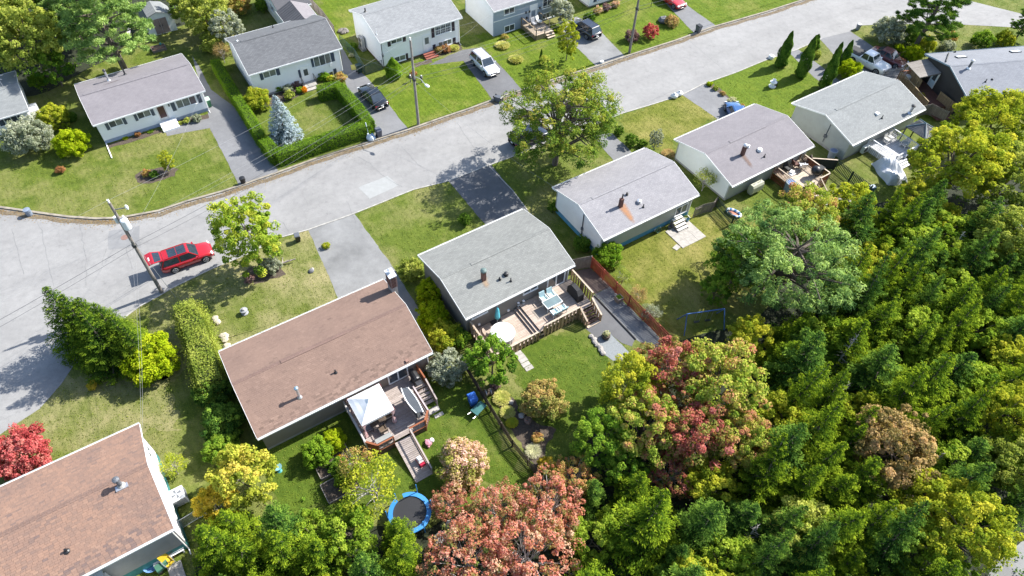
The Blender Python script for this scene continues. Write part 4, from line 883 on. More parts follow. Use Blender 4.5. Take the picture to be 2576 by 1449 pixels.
MB().box(0, 0, .1, .75, .5, .65).build('cabinet', M_dark, gr); MB().lathe([(.02, -.42), (.3, -.42), (.34, -.3), (.34, .3), (.3, .42), (.02, .42)], 12).build('lid', M_black, gr, loc=(0, 0, .85), rot=(0, R(90), 0)); MB().box(.62, 0, .78, .45, .45, .04).box(-.62, 0, .78, .45, .45, .04).build('side_shelf', M_dark, gr)
for x in (-.3, .3): MB().tube((x, -.25, .1), (x, -.32, .1), .1).build('wheel', M_black, gr)
# C : steps and slabs
ST = on('C', 3.72, near_y('C')-.05, 0, 'wooden_steps', 'grey wooden back steps of the white house with blue foundation', 'steps')
for i in range(4): MB().box(0, -.3-.31*i, .76-.19*i, 1.25, .27, .045).build('stair_tread', plain('tread_white', (.62, .60, .56), .8, .15), ST)
for s in (-1, 1): MB().hexa([(s*.64-.03, -.1, 0), (s*.64+.03, -.1, 0), (s*.64+.03, -1.42, 0), (s*.64-.03, -1.42, 0), (s*.64-.03, -.1, .74), (s*.64+.03, -.1, .74), (s*.64+.03, -1.42, .1), (s*.64-.03, -1.42, .1)]).build('stringer', WD_grey, ST)
PT = on('C', 3.6, -5.6, 0, 'patio', 'pale concrete slab patio on the dry lawn at the back steps', 'patio')
for i in range(3):
    for j in range(3): MB().box(-1.0+i, -.85+j*.87, 0, .985, .855, .05+random.uniform(0, .012)).build('paving_slab', M_conc, PT, rz=random.uniform(-.012, .012))
MB().box(-2.1, -.35, 0, .7, .5, .05).build('paving_slab', M_conc, PT, rz=.25)
for k, (dx, dy, r_, h_, m, lb) in enumerate(((4.75, -4.05, .2, .22, M_offw, 'white basin beside the wooden back steps'), (2.75, -4.1, .18, .3, M_grey, 'grey pail left of the wooden back steps'), (4.95, -4.3, .16, .35, plain('pail_blue', (.2, .42, .55), .5), 'pale blue pail at the corner of the white house'))):
    tag(MB().lathe([(r_*.75, 0), (r_, h_), (r_*.92, h_-.005), (r_*.7, .04)], 14).build('bucket', m, loc=hp('C', dx, dy, 0)), lb, 'bucket')
hs = on('C', 1.35, -4.0, 0, 'hose_reel', 'green hose reel against the blue foundation', 'hose'); MB().tube((0, -.1, .45), (0, .1, .45), .1).lathe([(.1, 0), (.12, .02)], 6).build('drum', M_dark, hs)
for i in range(4): 
    t_ = MB(); 
    for j in range(14): a0, a1 = 2*math.pi*j/14, 2*math.pi*(j+1)/14; t_.tube((.3*math.cos(a0), -.08+.05*i, .45+.3*math.sin(a0)), (.3*math.cos(a1), -.08+.05*i, .45+.3*math.sin(a1)), .025, n=5)
    t_.build('hose_coil', plain('hose_green', (.12, .25, .14), .5), hs)
# D deck
DD = dk('railed_deck', 'small raised deck with brown railings and black barbecue behind the mauve roofed house', 'D')
yd = near_y('D')-.02; planks(DD, .8, 4.85, -7.75, yd, .9, WD_cap)
railing(DD, (.8, yd-.05), (.8, -7.75), .9, .9, .9, WD_stain, WD_cap, .15, .05); railing(DD, (.8, -7.75), (2.4, -7.75), .9, .9, .9, WD_stain, WD_cap, .15, .05); railing(DD, (3.4, -7.75), (4.85, -7.75), .9, .9, .9, WD_stain, WD_cap, .15, .05); railing(DD, (4.85, -7.75), (4.85, yd-.05), .9, .9, .9, WD_stain, WD_cap, .15, .05)
board_run(DD, (.8, yd-.05), (.8, -7.75), .03, .85, .03, .85, WD_stain, WD_cap, .15, .07, shadowbox=False, cap=False, posts=False, name='skirt_slat'); board_run(DD, (.8, -7.75), (4.85, -7.75), .03, .85, .03, .85, WD_stain, WD_cap, .15, .07, shadowbox=False, cap=False, posts=False, name='skirt_slat')
for i in range(4): MB().box(2.9, -7.95-.28*i, .72-.18*i-.04, .98, .27, .04).build('stair_tread', WD_cap, DD)
railing(DD, (2.4, -7.8), (2.4, -9.0), .9, .1, .85, WD_cap, WD_cap, .6); railing(DD, (3.4, -7.8), (3.4, -9.0), .9, .1, .85, WD_cap, WD_cap, .6)
g = la('D', ZD(590, 665), 1.6); o = on('D', g.x, g.y, .905, 'kettle_barbecue', 'big black domed barbecue on the small railed deck', 'barbecue'); MB().lathe([(.05, .45), (.42, .6), (.5, .85), (.5, .9), (.44, 1.15), (.2, 1.32), (.04, 1.36)], 20).build('bowl', M_black, o, smooth=True); MB().box(.75, 0, .1, .7, .6, .85).build('side_cabinet', M_cov, o)
for a in range(3): MB().tube((.2*math.cos(a*2.1), .2*math.sin(a*2.1), .6), (.42*math.cos(a*2.1), .42*math.sin(a*2.1), 0), .025).build('leg', M_dark, o)
for k, (zx, zy, m, lb) in enumerate(((250, 620, M_black, 'black cushioned chair by the left railing of the small railed deck'), (350, 570, M_rust, 'reddish wooden chair by the wall on the small railed deck'), (430, 590, M_steel, 'grey metal chair in the middle of the small railed deck'), (470, 520, WD_brown, 'brown chair by the far railing of the small railed deck'))):
    g = la('D', ZD(zx, zy), 1.3); c = on('D', g.x, g.y, .905, 'deck_chair', lb, 'chair', k*1.3); patio_chair(c, m, m)
g = la('D', ZD(310, 680), 1.1); o = on('D', g.x, g.y, .905, 'floor_cushion', 'white bundle of cushions near the left railing', 'cushions'); MB().box(0, 0, 0, .7, .5, .16).build('cushion', M_offw, o); MB().box(.1, .1, .16, .5, .4, .14).build('cushion', M_offw, o, rz=.3)
ot = on('D', -2.35, near_y('D')-.75, 0, 'oil_tank', 'cream horizontal oil tank against the mauve roofed house', 'oil tank')
bd = MB(); pr = [(-.33, .45), (-.33, 1.15), (-.2, 1.4), (.2, 1.4), (.33, 1.15), (.33, .45), (.2, .25), (-.2, .25)]
b = len(bd.v); bd.v = [(-.78, y, z) for y, z in pr]+[(.78, y, z) for y, z in pr]; bd.f = [tuple(range(8)), tuple(range(15, 7, -1))]+[(i, i+8, (i+1) % 8+8, (i+1) % 8) for i in range(8)]; bd.m = [0]*10
bd.build('tank', plain('tank_cream', (.50, .50, .38), .5, .1), ot)
for x in (-.55, .55):
    for y in (-.22, .22): MB().box(x, y, 0, .05, .05, .3).build('leg', M_dark, ot)
MB().tube((.4, 0, 1.38), (.4, 0, 1.75), .03).tube((-.4, 0, 1.38), (-.4, 0, 1.6), .03).build('filler_pipe', M_steel, ot)
# I deck
for q in ((1270, 385), (1400, 290), (1380, 440), (1640, 230), (1850, 380), (1760, 430)): pass
DI = dk('white_deck', 'pale painted deck with white railings behind the ash roofed house', 'I')
yi = near_y('I')-.02; c0 = la('I', ZD(1290, 370), .7); c1 = la('I', ZD(1790, 430), .7)
xi0, xi1, yi1 = -2.3, 1.35, -7.45
planks(DI, xi0, xi1, yi1, yi, .7, wood('white_plank', (.60, .60, .62), (.45, .46, .5)))
wr = wood('white_rail', (.72, .74, .78), (.6, .62, .68))
railing(DI, (xi0, yi-.05), (xi0, yi1), .7, .7, .95, wr, wr, .14); railing(DI, (xi0, yi1), (xi0+.9, yi1), .7, .7, .95, wr, wr, .14); railing(DI, (xi1, yi-.05), (xi1, yi1), .7, .7, .95, wr, wr, .14); railing(DI, (-.2, yi1), (xi1, yi1), .7, .7, .95, wr, wr, .14)
board_run(DI, (xi0, yi), (xi0, yi1), .03, .66, .03, .66, wr, wr, .2, .15, shadowbox=False, cap=False, posts=False, rails=False, name='skirt_board')
st = MB()
for i in range(3): MB().box(xi0+1.5, yi1-.15-.28*i, .53-.18*i-.04, 1.2, .27, .04).build('stair_tread', wr, DI)
M_upv = plain('outdoor_cushion', (.58, .56, .52), .9, .5, 9)
for k, (x, y, rz) in enumerate(((-.1, -4.75, 0), (.75, -4.75, 0), (.95, -6.2, -1.57))): patio_chair(on('I', x, y, .705, 'patio_chair', ['striped pale patio chair nearest the white railing', 'striped pale patio chair in the middle of the row on the white deck', 'striped pale patio chair next to the dark roofed gazebo'][k], 'chair', rz, 'chairs on the white deck'), M_upv, M_white)
g2 = on('I', 2.75, -6.4, 0, 'gazebo', 'gazebo with ribbed dark metal roof at the end of the white deck', 'gazebo')
for k in range(4):
    a0, a1 = R(45+90*k), R(135+90*k); p0 = (1.8*math.cos(a0), 1.8*math.sin(a0), 2.5); p1 = (1.8*math.cos(a1), 1.8*math.sin(a1), 2.5); MB().poly([p0, p1, (0, 0, 3.25)]).poly([(0, 0, 3.19), (p1[0], p1[1], 2.44), (p0[0], p0[1], 2.44)]).build('roof_panel', plain('gazebo_metal', (.13, .135, .14), .5), g2); MB().beam(p0, (0, 0, 3.27), .08).build('hip', plain('gazebo_trim', (.06, .12, .16), .5), g2); MB().box(p0[0]*.93, p0[1]*.93, 0, .12, .12, 2.5).build('post', M_dark, g2)
    for j in range(9):
        t = (j+.5)/9; e = Vector(p0).lerp(Vector(p1), t); k_ = 1-2*abs(t-.5); MB().beam(e+Vector((0, 0, .02)), e.lerp(Vector((0, 0, 3.25)), k_)+Vector((0, 0, .02)), .035).build('rib', plain('gazebo_metal', (.13, .135, .14), .5), g2)
hpI = on('I', -2.95, near_y('I')-.4, .25, 'heat_pump', 'pale heat pump under the eave of the ash roofed house', 'heat pump'); MB().box(0, 0, 0, .9, .36, .8).build('case', plain('hp_case', (.58, .62, .60), .5), hpI); MB().lathe([(.3, 0), (.3, .02), (.05, .03)], 16).build('fan_grille', M_dark, hpI, loc=(-.1, -.185, .42), rot=(R(90), 0, 0))
tp_ = at(*ZD(1480, 690)); TP = thing('covered_boat', 'bulky shape under a pale silver tarpaulin beside the green picket fence', 'tarpaulin', tp_, .2)
tb_ = MB(); nx, ny = 13, 17
hgt = lambda u, v: max(0, 1.5*(1-(2*u-1)**4)*(1-(2*v-1)**6)*(.75+.25*math.sin(5*u+7*v)))
for i in range(nx):
    for j in range(ny):
        u, v = i/(nx-1), j/(ny-1); tb_.v.append(((u-.5)*2.4+.08*math.sin(9*v), (v-.5)*3.6+.08*math.sin(11*u), hgt(u, v)+.06*math.sin(23*u+3*v)*math.sin(17*v)*(1 if .05 < u < .95 else 0)))
for i in range(nx-1):
    for j in range(ny-1): c = i*ny+j; tb_.f.append((c, c+ny, c+ny+1, c+1)); tb_.m.append(0)
tb_.build('tarpaulin', plain('tarp_silver', (.56, .57, .60), .45, .12), TP)
# J deck, awning
DJ = dk('mahogany_deck', 'dark reddish deck with steps beside the dark shingled house', 'J')
xj = -(HS['J'][3]/2-OVX)-.03; planks(DJ, xj-3.0, xj, -2.6, 3.6, .5, WD_mahog, along='x')
planks(DJ, xj-2.6, xj-.2, -4.6, -2.7, .25, WD_mahog, along='x'); MB().box(xj-1.5, -2.66, .1, 2.9, .03, .38).build('skirt', WD_mahog, DJ)
railing(DJ, (xj-3.0, -2.6), (xj-3.0, 3.6), .5, .5, .95, WD_tan, WD_tan, .16, .05); railing(DJ, (xj-3.0, 3.6), (xj-.2, 3.6), .5, .5, .95, WD_stain, WD_stain, .16)
AW = thing('awning', 'weathered slatted canopy over the dark shingled house side door', 'canopy', hp('J', xj-1.35, 2.3, 0), HS['J'][2])
for i in range(12): MB().hexa([(-1.3, -1.5+i*.25, 2.35), (1.3, -1.5+i*.25, 2.75), (1.3, -1.26+i*.25, 2.75), (-1.3, -1.26+i*.25, 2.35), (-1.3, -1.5+i*.25, 2.39), (1.3, -1.5+i*.25, 2.79), (1.3, -1.26+i*.25, 2.79), (-1.3, -1.26+i*.25, 2.39)]).build('slat', wood('awning_board', (.38, .34, .30), (.25, .22, .19)), AW)
for y in (-1.45, 1.4): MB().box(-1.2, y, 0, .1, .1, 2.34).build('post', WD_tan, AW)
MB().beam((-1.3, -1.53, 2.33), (1.3, -1.53, 2.73), .05, .14).beam((-1.3, 1.5, 2.33), (1.3, 1.5, 2.73), .05, .14).build('beam', WD_grey, AW)
gq = at(*ZJ(780, 560), .9); o = thing('covered_barbecue', 'dark covered barbecue in the sunny corner of the mahogany deck', 'barbecue', (gq.x, gq.y, .505), .2); MB().hexa([(-.5, -.3, 0), (.5, -.3, 0), (.5, .3, 0), (-.5, .3, 0), (-.36, -.2, 1.05), (.36, -.2, 1.05), (.36, .2, 1.05), (-.36, .2, 1.05)]).build('cover', plain('cover_slate', (.04, .055, .065), .7), o)
# fences
def fence(name, label, pts, h, mat, sp, w, cap=False, shadowbox=False, pname='picket', capmat=None, cat='fence', z0=.04):
    T = thing(name, label, cat, (pts[0].x, pts[0].y, 0))
    for a, b in zip(pts, pts[1:]): board_run(T, (a-pts[0]), (b-pts[0]), z0, h, z0, h, mat, capmat or mat, sp, w, shadowbox=shadowbox, cap=cap, name=pname)
    return T
fence('red_fence', 'red picket fence along the gravel path between two back yards', [hp('A', 8.5, -3.05), hp('A', 8.6, -8.4), hp('A', 8.75, -14.2)], 1.5, WD_red, .155, .11)
fence('wooden_gate', 'grey brown plank gate between the cedar deck house and the red fence', [hp('A', 5.7, -2.2), hp('A', 7.1, -2.55), hp('A', 8.45, -3.0)], 1.65, WD_grey, .145, .135, cat='gate', pname='plank')
fence('picket_fence', 'dark brown picket fence between the octagonal deck yard and the rock garden', [hp('B', 9.3, -5.6), hp('B', 9.05, -10), hp('B', 8.9, -13.4), hp('B', 9.2, -17.2)], 1.05, WD_brown, .13, .09)
fence('side_fence', 'short tan board fence beside the corner of the brown roofed house', [hp('B', 6.75, -3.9), hp('B', 8.2, -4.1)], 1.5, WD_tan, .15, .13)
T2 = tile(2, 1)
e = [at(*T2(1530, 110)), at(*T2(1650, 250)), at(*T2(1760, 380))]; fence('green_fence', 'dark green picket fence by the slab patio lawn', e, 1.3, WD_green, .17, .10)
e = [at(*T2(1365, 195)), at(*T2(1430, 165)), at(*T2(1500, 150)), at(*T2(1530, 112))]; fence('wooden_gate', 'weathered grey gate at the corner of the white house with blue foundation', e, 1.35, WD_grey, .16, .11, cat='gate')
e = [at(*ZD(800, 640)), at(*ZD(980, 790)), at(*ZD(1210, 960))]; fence('green_fence', 'dark green picket fence casting stripes beside the small railed deck', e, 1.45, WD_green, .18, .10)
e = [at(*ZD(800, 645)), at(*ZD(640, 740))]; fence('screen_fence', 'dark screened fence between the small deck and the green pickets', [hp('D', 4.95, -4.4), e[0]], 1.4, plain('screen_dark', (.045, .05, .045), .8), .12, .115, cap=True, capmat=WD_cap, pname='panel')
e = [at(*ZJ(125, 640)), at(*ZJ(560, 575))]; fence('wire_gate', 'wire and tube gate in front of the parked white pickup', e, 1.25, M_steel, .12, .02, cat='gate', pname='bar')
e = [at(*ZJ(560, 640)), at(*ZJ(760, 900))]; fence('board_fence', 'tan board fence facing the ash roofed house below the awning', e, 1.75, WD_tan, .15, .14, pname='board')
e = [at(*ZJ(1110, 1080)), at(*ZJ(1330, 1260)), at(*ZJ(1590, 1400))]; fence('board_fence', 'tan board fence below the dark shingled house wall', e, 1.6, WD_tan, .16, .15, pname='board')
e = [at(*ZJ(800, 1330)), at(*ZJ(960, 1290)), at(*ZJ(1260, 1430))]; fence('board_fence', 'grey board fence at the corner of the ash roofed house', e, 1.5, WD_grey, .16, .15, pname='board')
e = [at(*tile(1, 0)(400, 40)), at(*tile(1, 0)(520, 170)), at(*tile(1, 0)(600, 280))]; fence('board_fence', 'grey board fence behind the slate roofed house by the bright lawn', e, 1.6, WD_grey, .17, .155, pname='board')
def chainlink(name, label, pts, h, mat):
    T = thing(name, label, 'fence', (pts[0].x, pts[0].y, 0)); fab = MB()
    for a, b in zip(pts, pts[1:]):
        a, b = a-pts[0], b-pts[0]; Ln = (b-a).length; u = (b-a)/Ln; k = max(1, int(round(Ln/2.4)))
        for i in range(k+1): p = a.lerp(b, i/k); MB().tube((0, 0, 0), (0, 0, h+.05), .03, n=6).build('post', mat, T, loc=p)
        for z in (h, .06): MB().tube(a+Vector((0, 0, z)), b+Vector((0, 0, z)), .022, n=6).build('rail', mat, T)
        s = .14; n = int(Ln/s)
        for i in range(-int(h/s), n):
            for sg in (1, -1):
                x0, x1 = i*s, i*s+h; z0_, z1_ = (0, h) if sg > 0 else (h, 0)
                if x0 < 0: z0_ += (-x0)*sg; x0 = 0
                if x1 > Ln: z1_ -= (x1-Ln)*sg; x1 = Ln
                if x1-x0 > .02: fab.tube(a+u*x0+Vector((0, 0, z0_)), a+u*x1+Vector((0, 0, z1_)), .006, n=3, cap=False)
    fab.build('wire_mesh', mat, T, kind='stuff')
z8 = zoomed(440, 1380, 4.1634)
chainlink('chain_link_fence', 'galvanised chain link fence running from the white gable to the yellow shrub', [at(*z8(455, 850)), at(*z8(650, 730)), at(*z8(950, 590))], 1.2, M_steel)
M_glk = plain('green_vinyl', (.06, .13, .10), .5)
chainlink('chain_link_fence', 'green chain link fence between two driveways beside the silver roofed house', [at(*ZF(10, 640)), at(*ZF(230, 850)), at(*ZF(370, 1085))], 1.3, M_glk); chainlink('chain_link_fence', 'short green chain link return to the silver roofed house corner', [at(*ZF(370, 1085)), at(*ZF(620, 1000))], 1.2, M_glk)

PD = thing('patio', 'pale broken stone paving at the foot of the small railed deck stairs', 'patio', hp('D', 4.2, -9.6, 0), HS['D'][2])
for i, (x, y, w_, d_) in enumerate(((-1.4, .9, .9, .7), (-.4, .8, .8, .8), (.6, .6, .9, .7), (-1.2, 0, .7, .8), (-.3, -.1, .9, .7), (.7, -.2, .8, .6), (1.5, .2, .6, .6), (-.7, -.95, .8, .6), (.3, -.95, .7, .7), (1.2, -.9, .6, .6), (1.9, -.5, .6, .5))): MB().prism([(w_*.5*math.cos(R(a+random.uniform(-12, 12)))*1.15, d_*.5*math.sin(R(a+random.uniform(-12, 12)))*1.15) for a in range(20, 380, 60)], 0, .05).build('paving_slab', M_conc, PD, loc=(x, y, 0))

# ------------------------------------------------------------------ vehicles
def paint(name, col, rough=.25, metal=0.0): return plain(name, col, rough, .04, 3, metal=metal, coat=.8)
M_tyre = plain('tyre_rubber', (.018, .018, .02), .85); M_rim = plain('alloy_rim', (.55, .56, .58), .3, .1, metal=.6); M_lamp = plain('headlamp', (.75, .76, .78), .1, .05); M_tail = plain('tail_lamp', (.45, .02, .03), .2, .1); M_cglass = plain('car_glass', (.035, .05, .065), .05, .3); M_cglass.node_tree.nodes['Principled BSDF'].inputs['Specular IOR Level'].default_value = 1.0; M_arch = plain('arch_black', (.015, .015, .016), .7)
def car(name, label, loc_, head, pm, kind='suv', cat='car', open_gate=False, roofglass=False, bedcover=False):
    T = thing(name, label, cat, loc_, head)
    L, W, H = dict(suv=(4.62, 1.86, 1.68), sedan=(4.75, 1.82, 1.44), hatch=(4.5, 1.82, 1.48), pickup=(5.5, 1.96, 1.82))[kind]
    bz = .27 if kind in ('suv', 'pickup') else .2; be = {'suv': 1.0, 'sedan': .88, 'hatch': .9, 'pickup': 1.12}[kind]
    st = {'suv': [(-.5, .82, .82, .45), (-.488, .98, .93, .36), (-.43, be+.02, .985, bz), (-.2, be, 1, bz), (.15, be-.02, 1, bz), (.24, be-.02, .99, bz), (.38, be-.1, .97, bz), (.455, be-.2, .92, bz+.04), (.49, .70, .82, bz+.1), (.5, .58, .70, .42)],
          'sedan': [(-.5, .70, .78, .42), (-.488, .84, .90, .32), (-.42, .91, .97, bz), (-.2, be, 1, bz), (.12, be-.03, 1, bz), (.22, be-.04, .99, bz), (.38, be-.13, .97, bz), (.46, be-.24, .9, bz+.03), (.493, .55, .78, bz+.08), (.5, .48, .66, .35)],
          'pickup': [(-.5, 1.0, .96, .55), (-.495, 1.1, .985, .45), (-.3, be, 1, bz+.1), (0, be, 1, bz), (.2, be-.01, 1, bz), (.3, be-.03, .99, bz), (.44, be-.08, .97, bz), (.485, be-.2, .93, bz+.05), (.5, .85, .85, .45)]}
    st['hatch'] = st['sedan']
    mb = MB(); rings = []
    for fx, zt, wf, zb_ in st[kind]:
        x = fx*L; w = wf*W/2; zm = zb_+(zt-zb_)*.62
        rings.append([(x, -w*.90, zb_), (x, -w, zb_+(zt-zb_)*.3), (x, -w, zm), (x, -w*.955, zt-.05), (x, -w*.84, zt), (x, -w*.4, zt+.025), (x, w*.4, zt+.025), (x, w*.84, zt), (x, w*.955, zt-.05), (x, w, zm), (x, w, zb_+(zt-zb_)*.3), (x, w*.90, zb_)])
    n = 12; mb.v = [p for r in rings for p in r]
    for i in range(len(rings)-1):
        for j in range(n): mb.f.append((i*n+j, i*n+(j+1) % n, (i+1)*n+(j+1) % n, (i+1)*n+j)); mb.m.append(0)
    mb.f += [tuple(range(n)), tuple((len(rings)-1)*n+j for j in reversed(range(n)))]; mb.m += [0, 0]
    mb.f = [f[::-1] for f in mb.f]
    body = mb.build('body', pm, T, smooth=True)
    gh = {'suv': (.235, .085, -.40, -.475), 'sedan': (.20, .05, -.19, -.36), 'hatch': (.21, .07, -.24, -.43), 'pickup': (.23, .115, -.10, -.135)}[kind]
    xf, xr0, xr1, xb = [g*L for g in gh]; wb, wr = W/2*.90, W/2*.73; zr = H-.03
    def side(s): return [(xf, s*wb, be-.03), (xr0, s*wr, zr), (xr1, s*wr, zr), (xb, s*wb, be)]
    l, r = side(1), side(-1); li = lambda p, q, t: tuple(a+(b-a)*t for a, b in zip(p, q))
    c = MB().poly([l[0], l[1], r[1], r[0]]).poly([l[1], l[2], r[2], r[1]]).poly([l[2], l[3], r[3], r[2]]).poly([l[3], l[2], l[1], l[0]]).poly([r[0], r[1], r[2], r[3]])
    c.build('cabin', pm, T)
    def glass(nm, q, inset, off):
        cx_ = Vector([sum(p[i] for p in q)/4 for i in range(3)]); nrm = (Vector(q[1])-Vector(q[0])).cross(Vector(q[2])-Vector(q[0])).normalized()
        if nrm.dot(cx_-Vector((0, 0, be*.6))) < 0: nrm = -nrm
        pts = [Vector(p).lerp(cx_, inset)+nrm*off for p in q]; a = MB().poly(pts); return a.build(nm, M_cglass, T)
    glass('windshield', [l[0], l[1], r[1], r[0]], .09, .008)
    if not open_gate: glass('rear_window', [l[2], l[3], r[3], r[2]], .12, .008)
    for s in (l, r):
        m0, m1 = li(s[0], s[3], .5), li(s[1], s[2], .42)
        for a, b, c2, d in ((s[0], s[1], m1, m0), (m0, m1, s[2], s[3])):
            q = [Vector(p) for p in (a, b, c2, d)]; ce = sum(q, Vector())/4; sg = 1 if ce.y > 0 else -1; qq = [p.lerp(ce, .11)+Vector((0, sg*.012, .008)) for p in q]; MB().poly(qq).build('side_window', M_cglass, T)
    rt = MB().hexa([(xr1-.02, -wr+.03, zr), (xr0, -wr+.03, zr), (xr0, wr-.03, zr), (xr1-.02, wr-.03, zr), (xr1+.06, -wr+.12, zr+.045), (xr0-.12, -wr+.12, zr+.045), (xr0-.12, wr-.12, zr+.045), (xr1+.06, wr-.12, zr+.045)]).build('roof', pm, T)
    if roofglass:
        for a, b in ((xr0-.18, xr0-.95), (xr0-1.0, xr0-1.72)): MB().box((a+b)/2, 0, zr+.043, a-b, 2*wr-.30, .012).build('sunroof', M_cglass, rt)
    if kind == 'suv':
        for s in (-1, 1): MB().beam((xr0-.15, s*(wr-.06), zr+.07), (xr1+.1, s*(wr-.06), zr+.07), .035).build('roof_rail', M_dark if not roofglass else pm, rt)
    rw = .36 if kind != 'sedan' else .33
    if kind == 'pickup': rw = .38
    for fx in ((.315, -.275) if kind != 'pickup' else (.33, -.27)):
        for s in (-1, 1):
            MB().tube((fx*L, s*(W/2-.16), rw), (fx*L, s*(W/2+.004), rw), rw*1.17, n=20).build('wheel_arch', M_arch, T)
            wl = MB().tube((0, -.11, 0), (0, .11, 0), rw, n=20).build('wheel', M_tyre, T, loc=(fx*L, s*(W/2-.09), rw), smooth=False)
            rm = MB().tube((0, s*.105, 0), (0, s*.118, 0), rw*.68, n=18)
            rm.build('rim', M_arch, wl); sp = MB()
            for k in range(5): a = 2*math.pi*k/5; sp.beam((0, s*.124, 0), (rw*.66*math.cos(a), s*.124, rw*.66*math.sin(a)), .07, .025)
            for k in range(18): a, b = 2*math.pi*k/18, 2*math.pi*(k+1)/18; sp.beam((rw*.64*math.cos(a), s*.122, rw*.64*math.sin(a)), (rw*.64*math.cos(b), s*.122, rw*.64*math.sin(b)), .035, .03)
            sp.build('spokes', M_rim, wl)
    zl = be-.22
    for s in (-1, 1):
        MB().hexa([(L*.462, s*W*.40-.14, zl-.07), (L*.487, s*W*.36-.14, zl-.09), (L*.487, s*W*.36+.14, zl-.09), (L*.455, s*W*.40+.16, zl-.07), (L*.455, s*W*.40-.14, zl+.06), (L*.478, s*W*.36-.14, zl+.03), (L*.478, s*W*.36+.14, zl+.03), (L*.448, s*W*.40+.16, zl+.06)]).build('headlight', M_lamp, T)
        MB().box(-L*.486, s*W*.37, be-.24, .08, .34, .16).build('taillight', M_tail, T); MB().box(xf-.22, s*(W/2+.07), be+.0, .14, .2, .13).build('mirror', pm, T)
        for fx in (.02, -.2) if kind != 'pickup' else (.06,): MB().box(fx*L, s*(W/2+.004), be-.17, .18, .02, .03).build('door_handle', pm if not kind == 'pickup' else M_dark, T)
    MB().box(L*.497, 0, .47, .05, W*.5, .17).build('grille', M_black, T); MB().box(-L*.499, 0, .62 if kind != 'pickup' else .7, .04, .34, .13).build('licence_plate', M_white, T)
    MB().box(L*.485, 0, bz+.03, .12, W*.82, .14).box(-L*.485, 0, bz+.06, .12, W*.84, .17).build('bumper_trim', M_black, T)
    if open_gate:
        g = MB().hexa([(xr1-.02, -wr*.95, zr+.0), (xr1-.02, wr*.95, zr+.0), (xr1-.78, wb*.93, zr+.16), (xr1-.78, -wb*.93, zr+.16), (xr1-.02, -wr*.95, zr+.05), (xr1-.02, wr*.95, zr+.05), (xr1-.78, wb*.93, zr+.21), (xr1-.78, -wb*.93, zr+.21)])
        g.hexa([(xr1-.78, -wb*.93, zr+.16), (xr1-.78, wb*.93, zr+.16), (xr1-1.30, wb*.9, zr+.02), (xr1-1.30, -wb*.9, zr+.02), (xr1-.78, -wb*.93, zr+.215), (xr1-.78, wb*.93, zr+.215), (xr1-1.34, wb*.9, zr+.1), (xr1-1.34, -wb*.9, zr+.1)])
        tg_ = g.build('tailgate', pm, T); MB().poly([(xr1-.12, -wr*.8, zr+.082), (xr1-.66, -wb*.78, zr+.196), (xr1-.66, wb*.78, zr+.196), (xr1-.12, wr*.8, zr+.082)][::-1]).build('tailgate_window', M_cglass, tg_)
        MB().box(xr1-1.0, 0, zr+.16, .16, .42, .012).build('licence_plate', M_white, tg_)
        q = [Vector(p) for p in (l[2], l[3], r[3], r[2])]; ce = sum(q, Vector())/4; MB().poly([p.lerp(ce, .06)+Vector((-.012, 0, .006)) for p in q]).build('cargo_opening', M_arch, T); MB().box(-L*.492, 0, .62, .03, W*.74, .38).build('cargo_sill', M_arch, T)
    if kind == 'pickup':
        b_ = MB().box(-.33*L, 0, be+.002, .325*L, W*.86, .07) if bedcover else MB().box(-.33*L, 0, be, .3*L, W*.8, .02)
        b_.build('bed_cover', M_cov, T); MB().box(-.5*L-.03, 0, .5, .1, W*.9, .18).build('rear_bumper', M_steel, T)
    return T
def car_at(v, vf, z=.016):
    a, b = at(*v), at(*vf); d = b-a; return a, math.atan2(d.y, d.x)
# red suv from the contact points of its near wheels
a, hd = car_at((443.5, 686), (519.5, 659)); u = Vector((math.cos(hd), math.sin(hd), 0)); nl = Vector((-u.y, u.x, 0)); b = at(519.5, 659)
c = (a+b)/2+nl*.86-u*.04; c.z = .016
car('parked_suv', 'red SUV with black glass roof and raised tailgate at the kerb', c, hd, paint('paint_red', (.48, .012, .02), .22), 'suv', open_gate=True, roofglass=True)
def park(name, lb, v, hd, pm, kind, **k): p = at(*v, .5); car(name, lb, (p.x, p.y, .012), hd, pm, kind, **k)
HD = .6-math.pi/2
park('parked_car', 'black sedan parked nose in beside the square hedge', (938, 243), .61+math.pi/2+.04, paint('paint_black', (.012, .014, .016), .2), 'sedan')
park('parked_suv', 'silver SUV parked facing the street on the dark driveway', (1219, 163), HD+.0, paint('paint_silver', (.62, .63, .66), .3, .15), 'suv')
park('parked_suv', 'black SUV half hidden by the young birch', (1472, 74), HD+math.pi+.1, paint('paint_charcoal', (.02, .024, .035), .2), 'suv')
park('parked_car', 'bright red car cut by the top edge of the picture', (1688, -2), HD+.03, paint('paint_scarlet', (.60, .03, .04), .25), 'sedan')
park('parked_car', 'blue car partly hidden behind the mauve grey roof', (1852, 287), HD+math.pi-.5, paint('paint_blue', (.015, .10, .30), .25), 'hatch')
a, hd = car_at((1300, 368), (1400, 330)); park('parked_suv', 'dark navy SUV at the kerb under the big pine', (1332, 345), hd, paint('paint_navy', (.012, .016, .028), .2), 'suv')
park('pickup_truck', 'white cab pickup truck with black bed cover behind the cedars', (2182, 156), HD+.12, paint('paint_white', (.72, .73, .72), .35), 'pickup', cat='truck', bedcover=True)
park('parked_car', 'maroon sedan beside the white pickup truck', (2235, 145), HD+.16, paint('paint_maroon', (.20, .045, .04), .3), 'sedan')

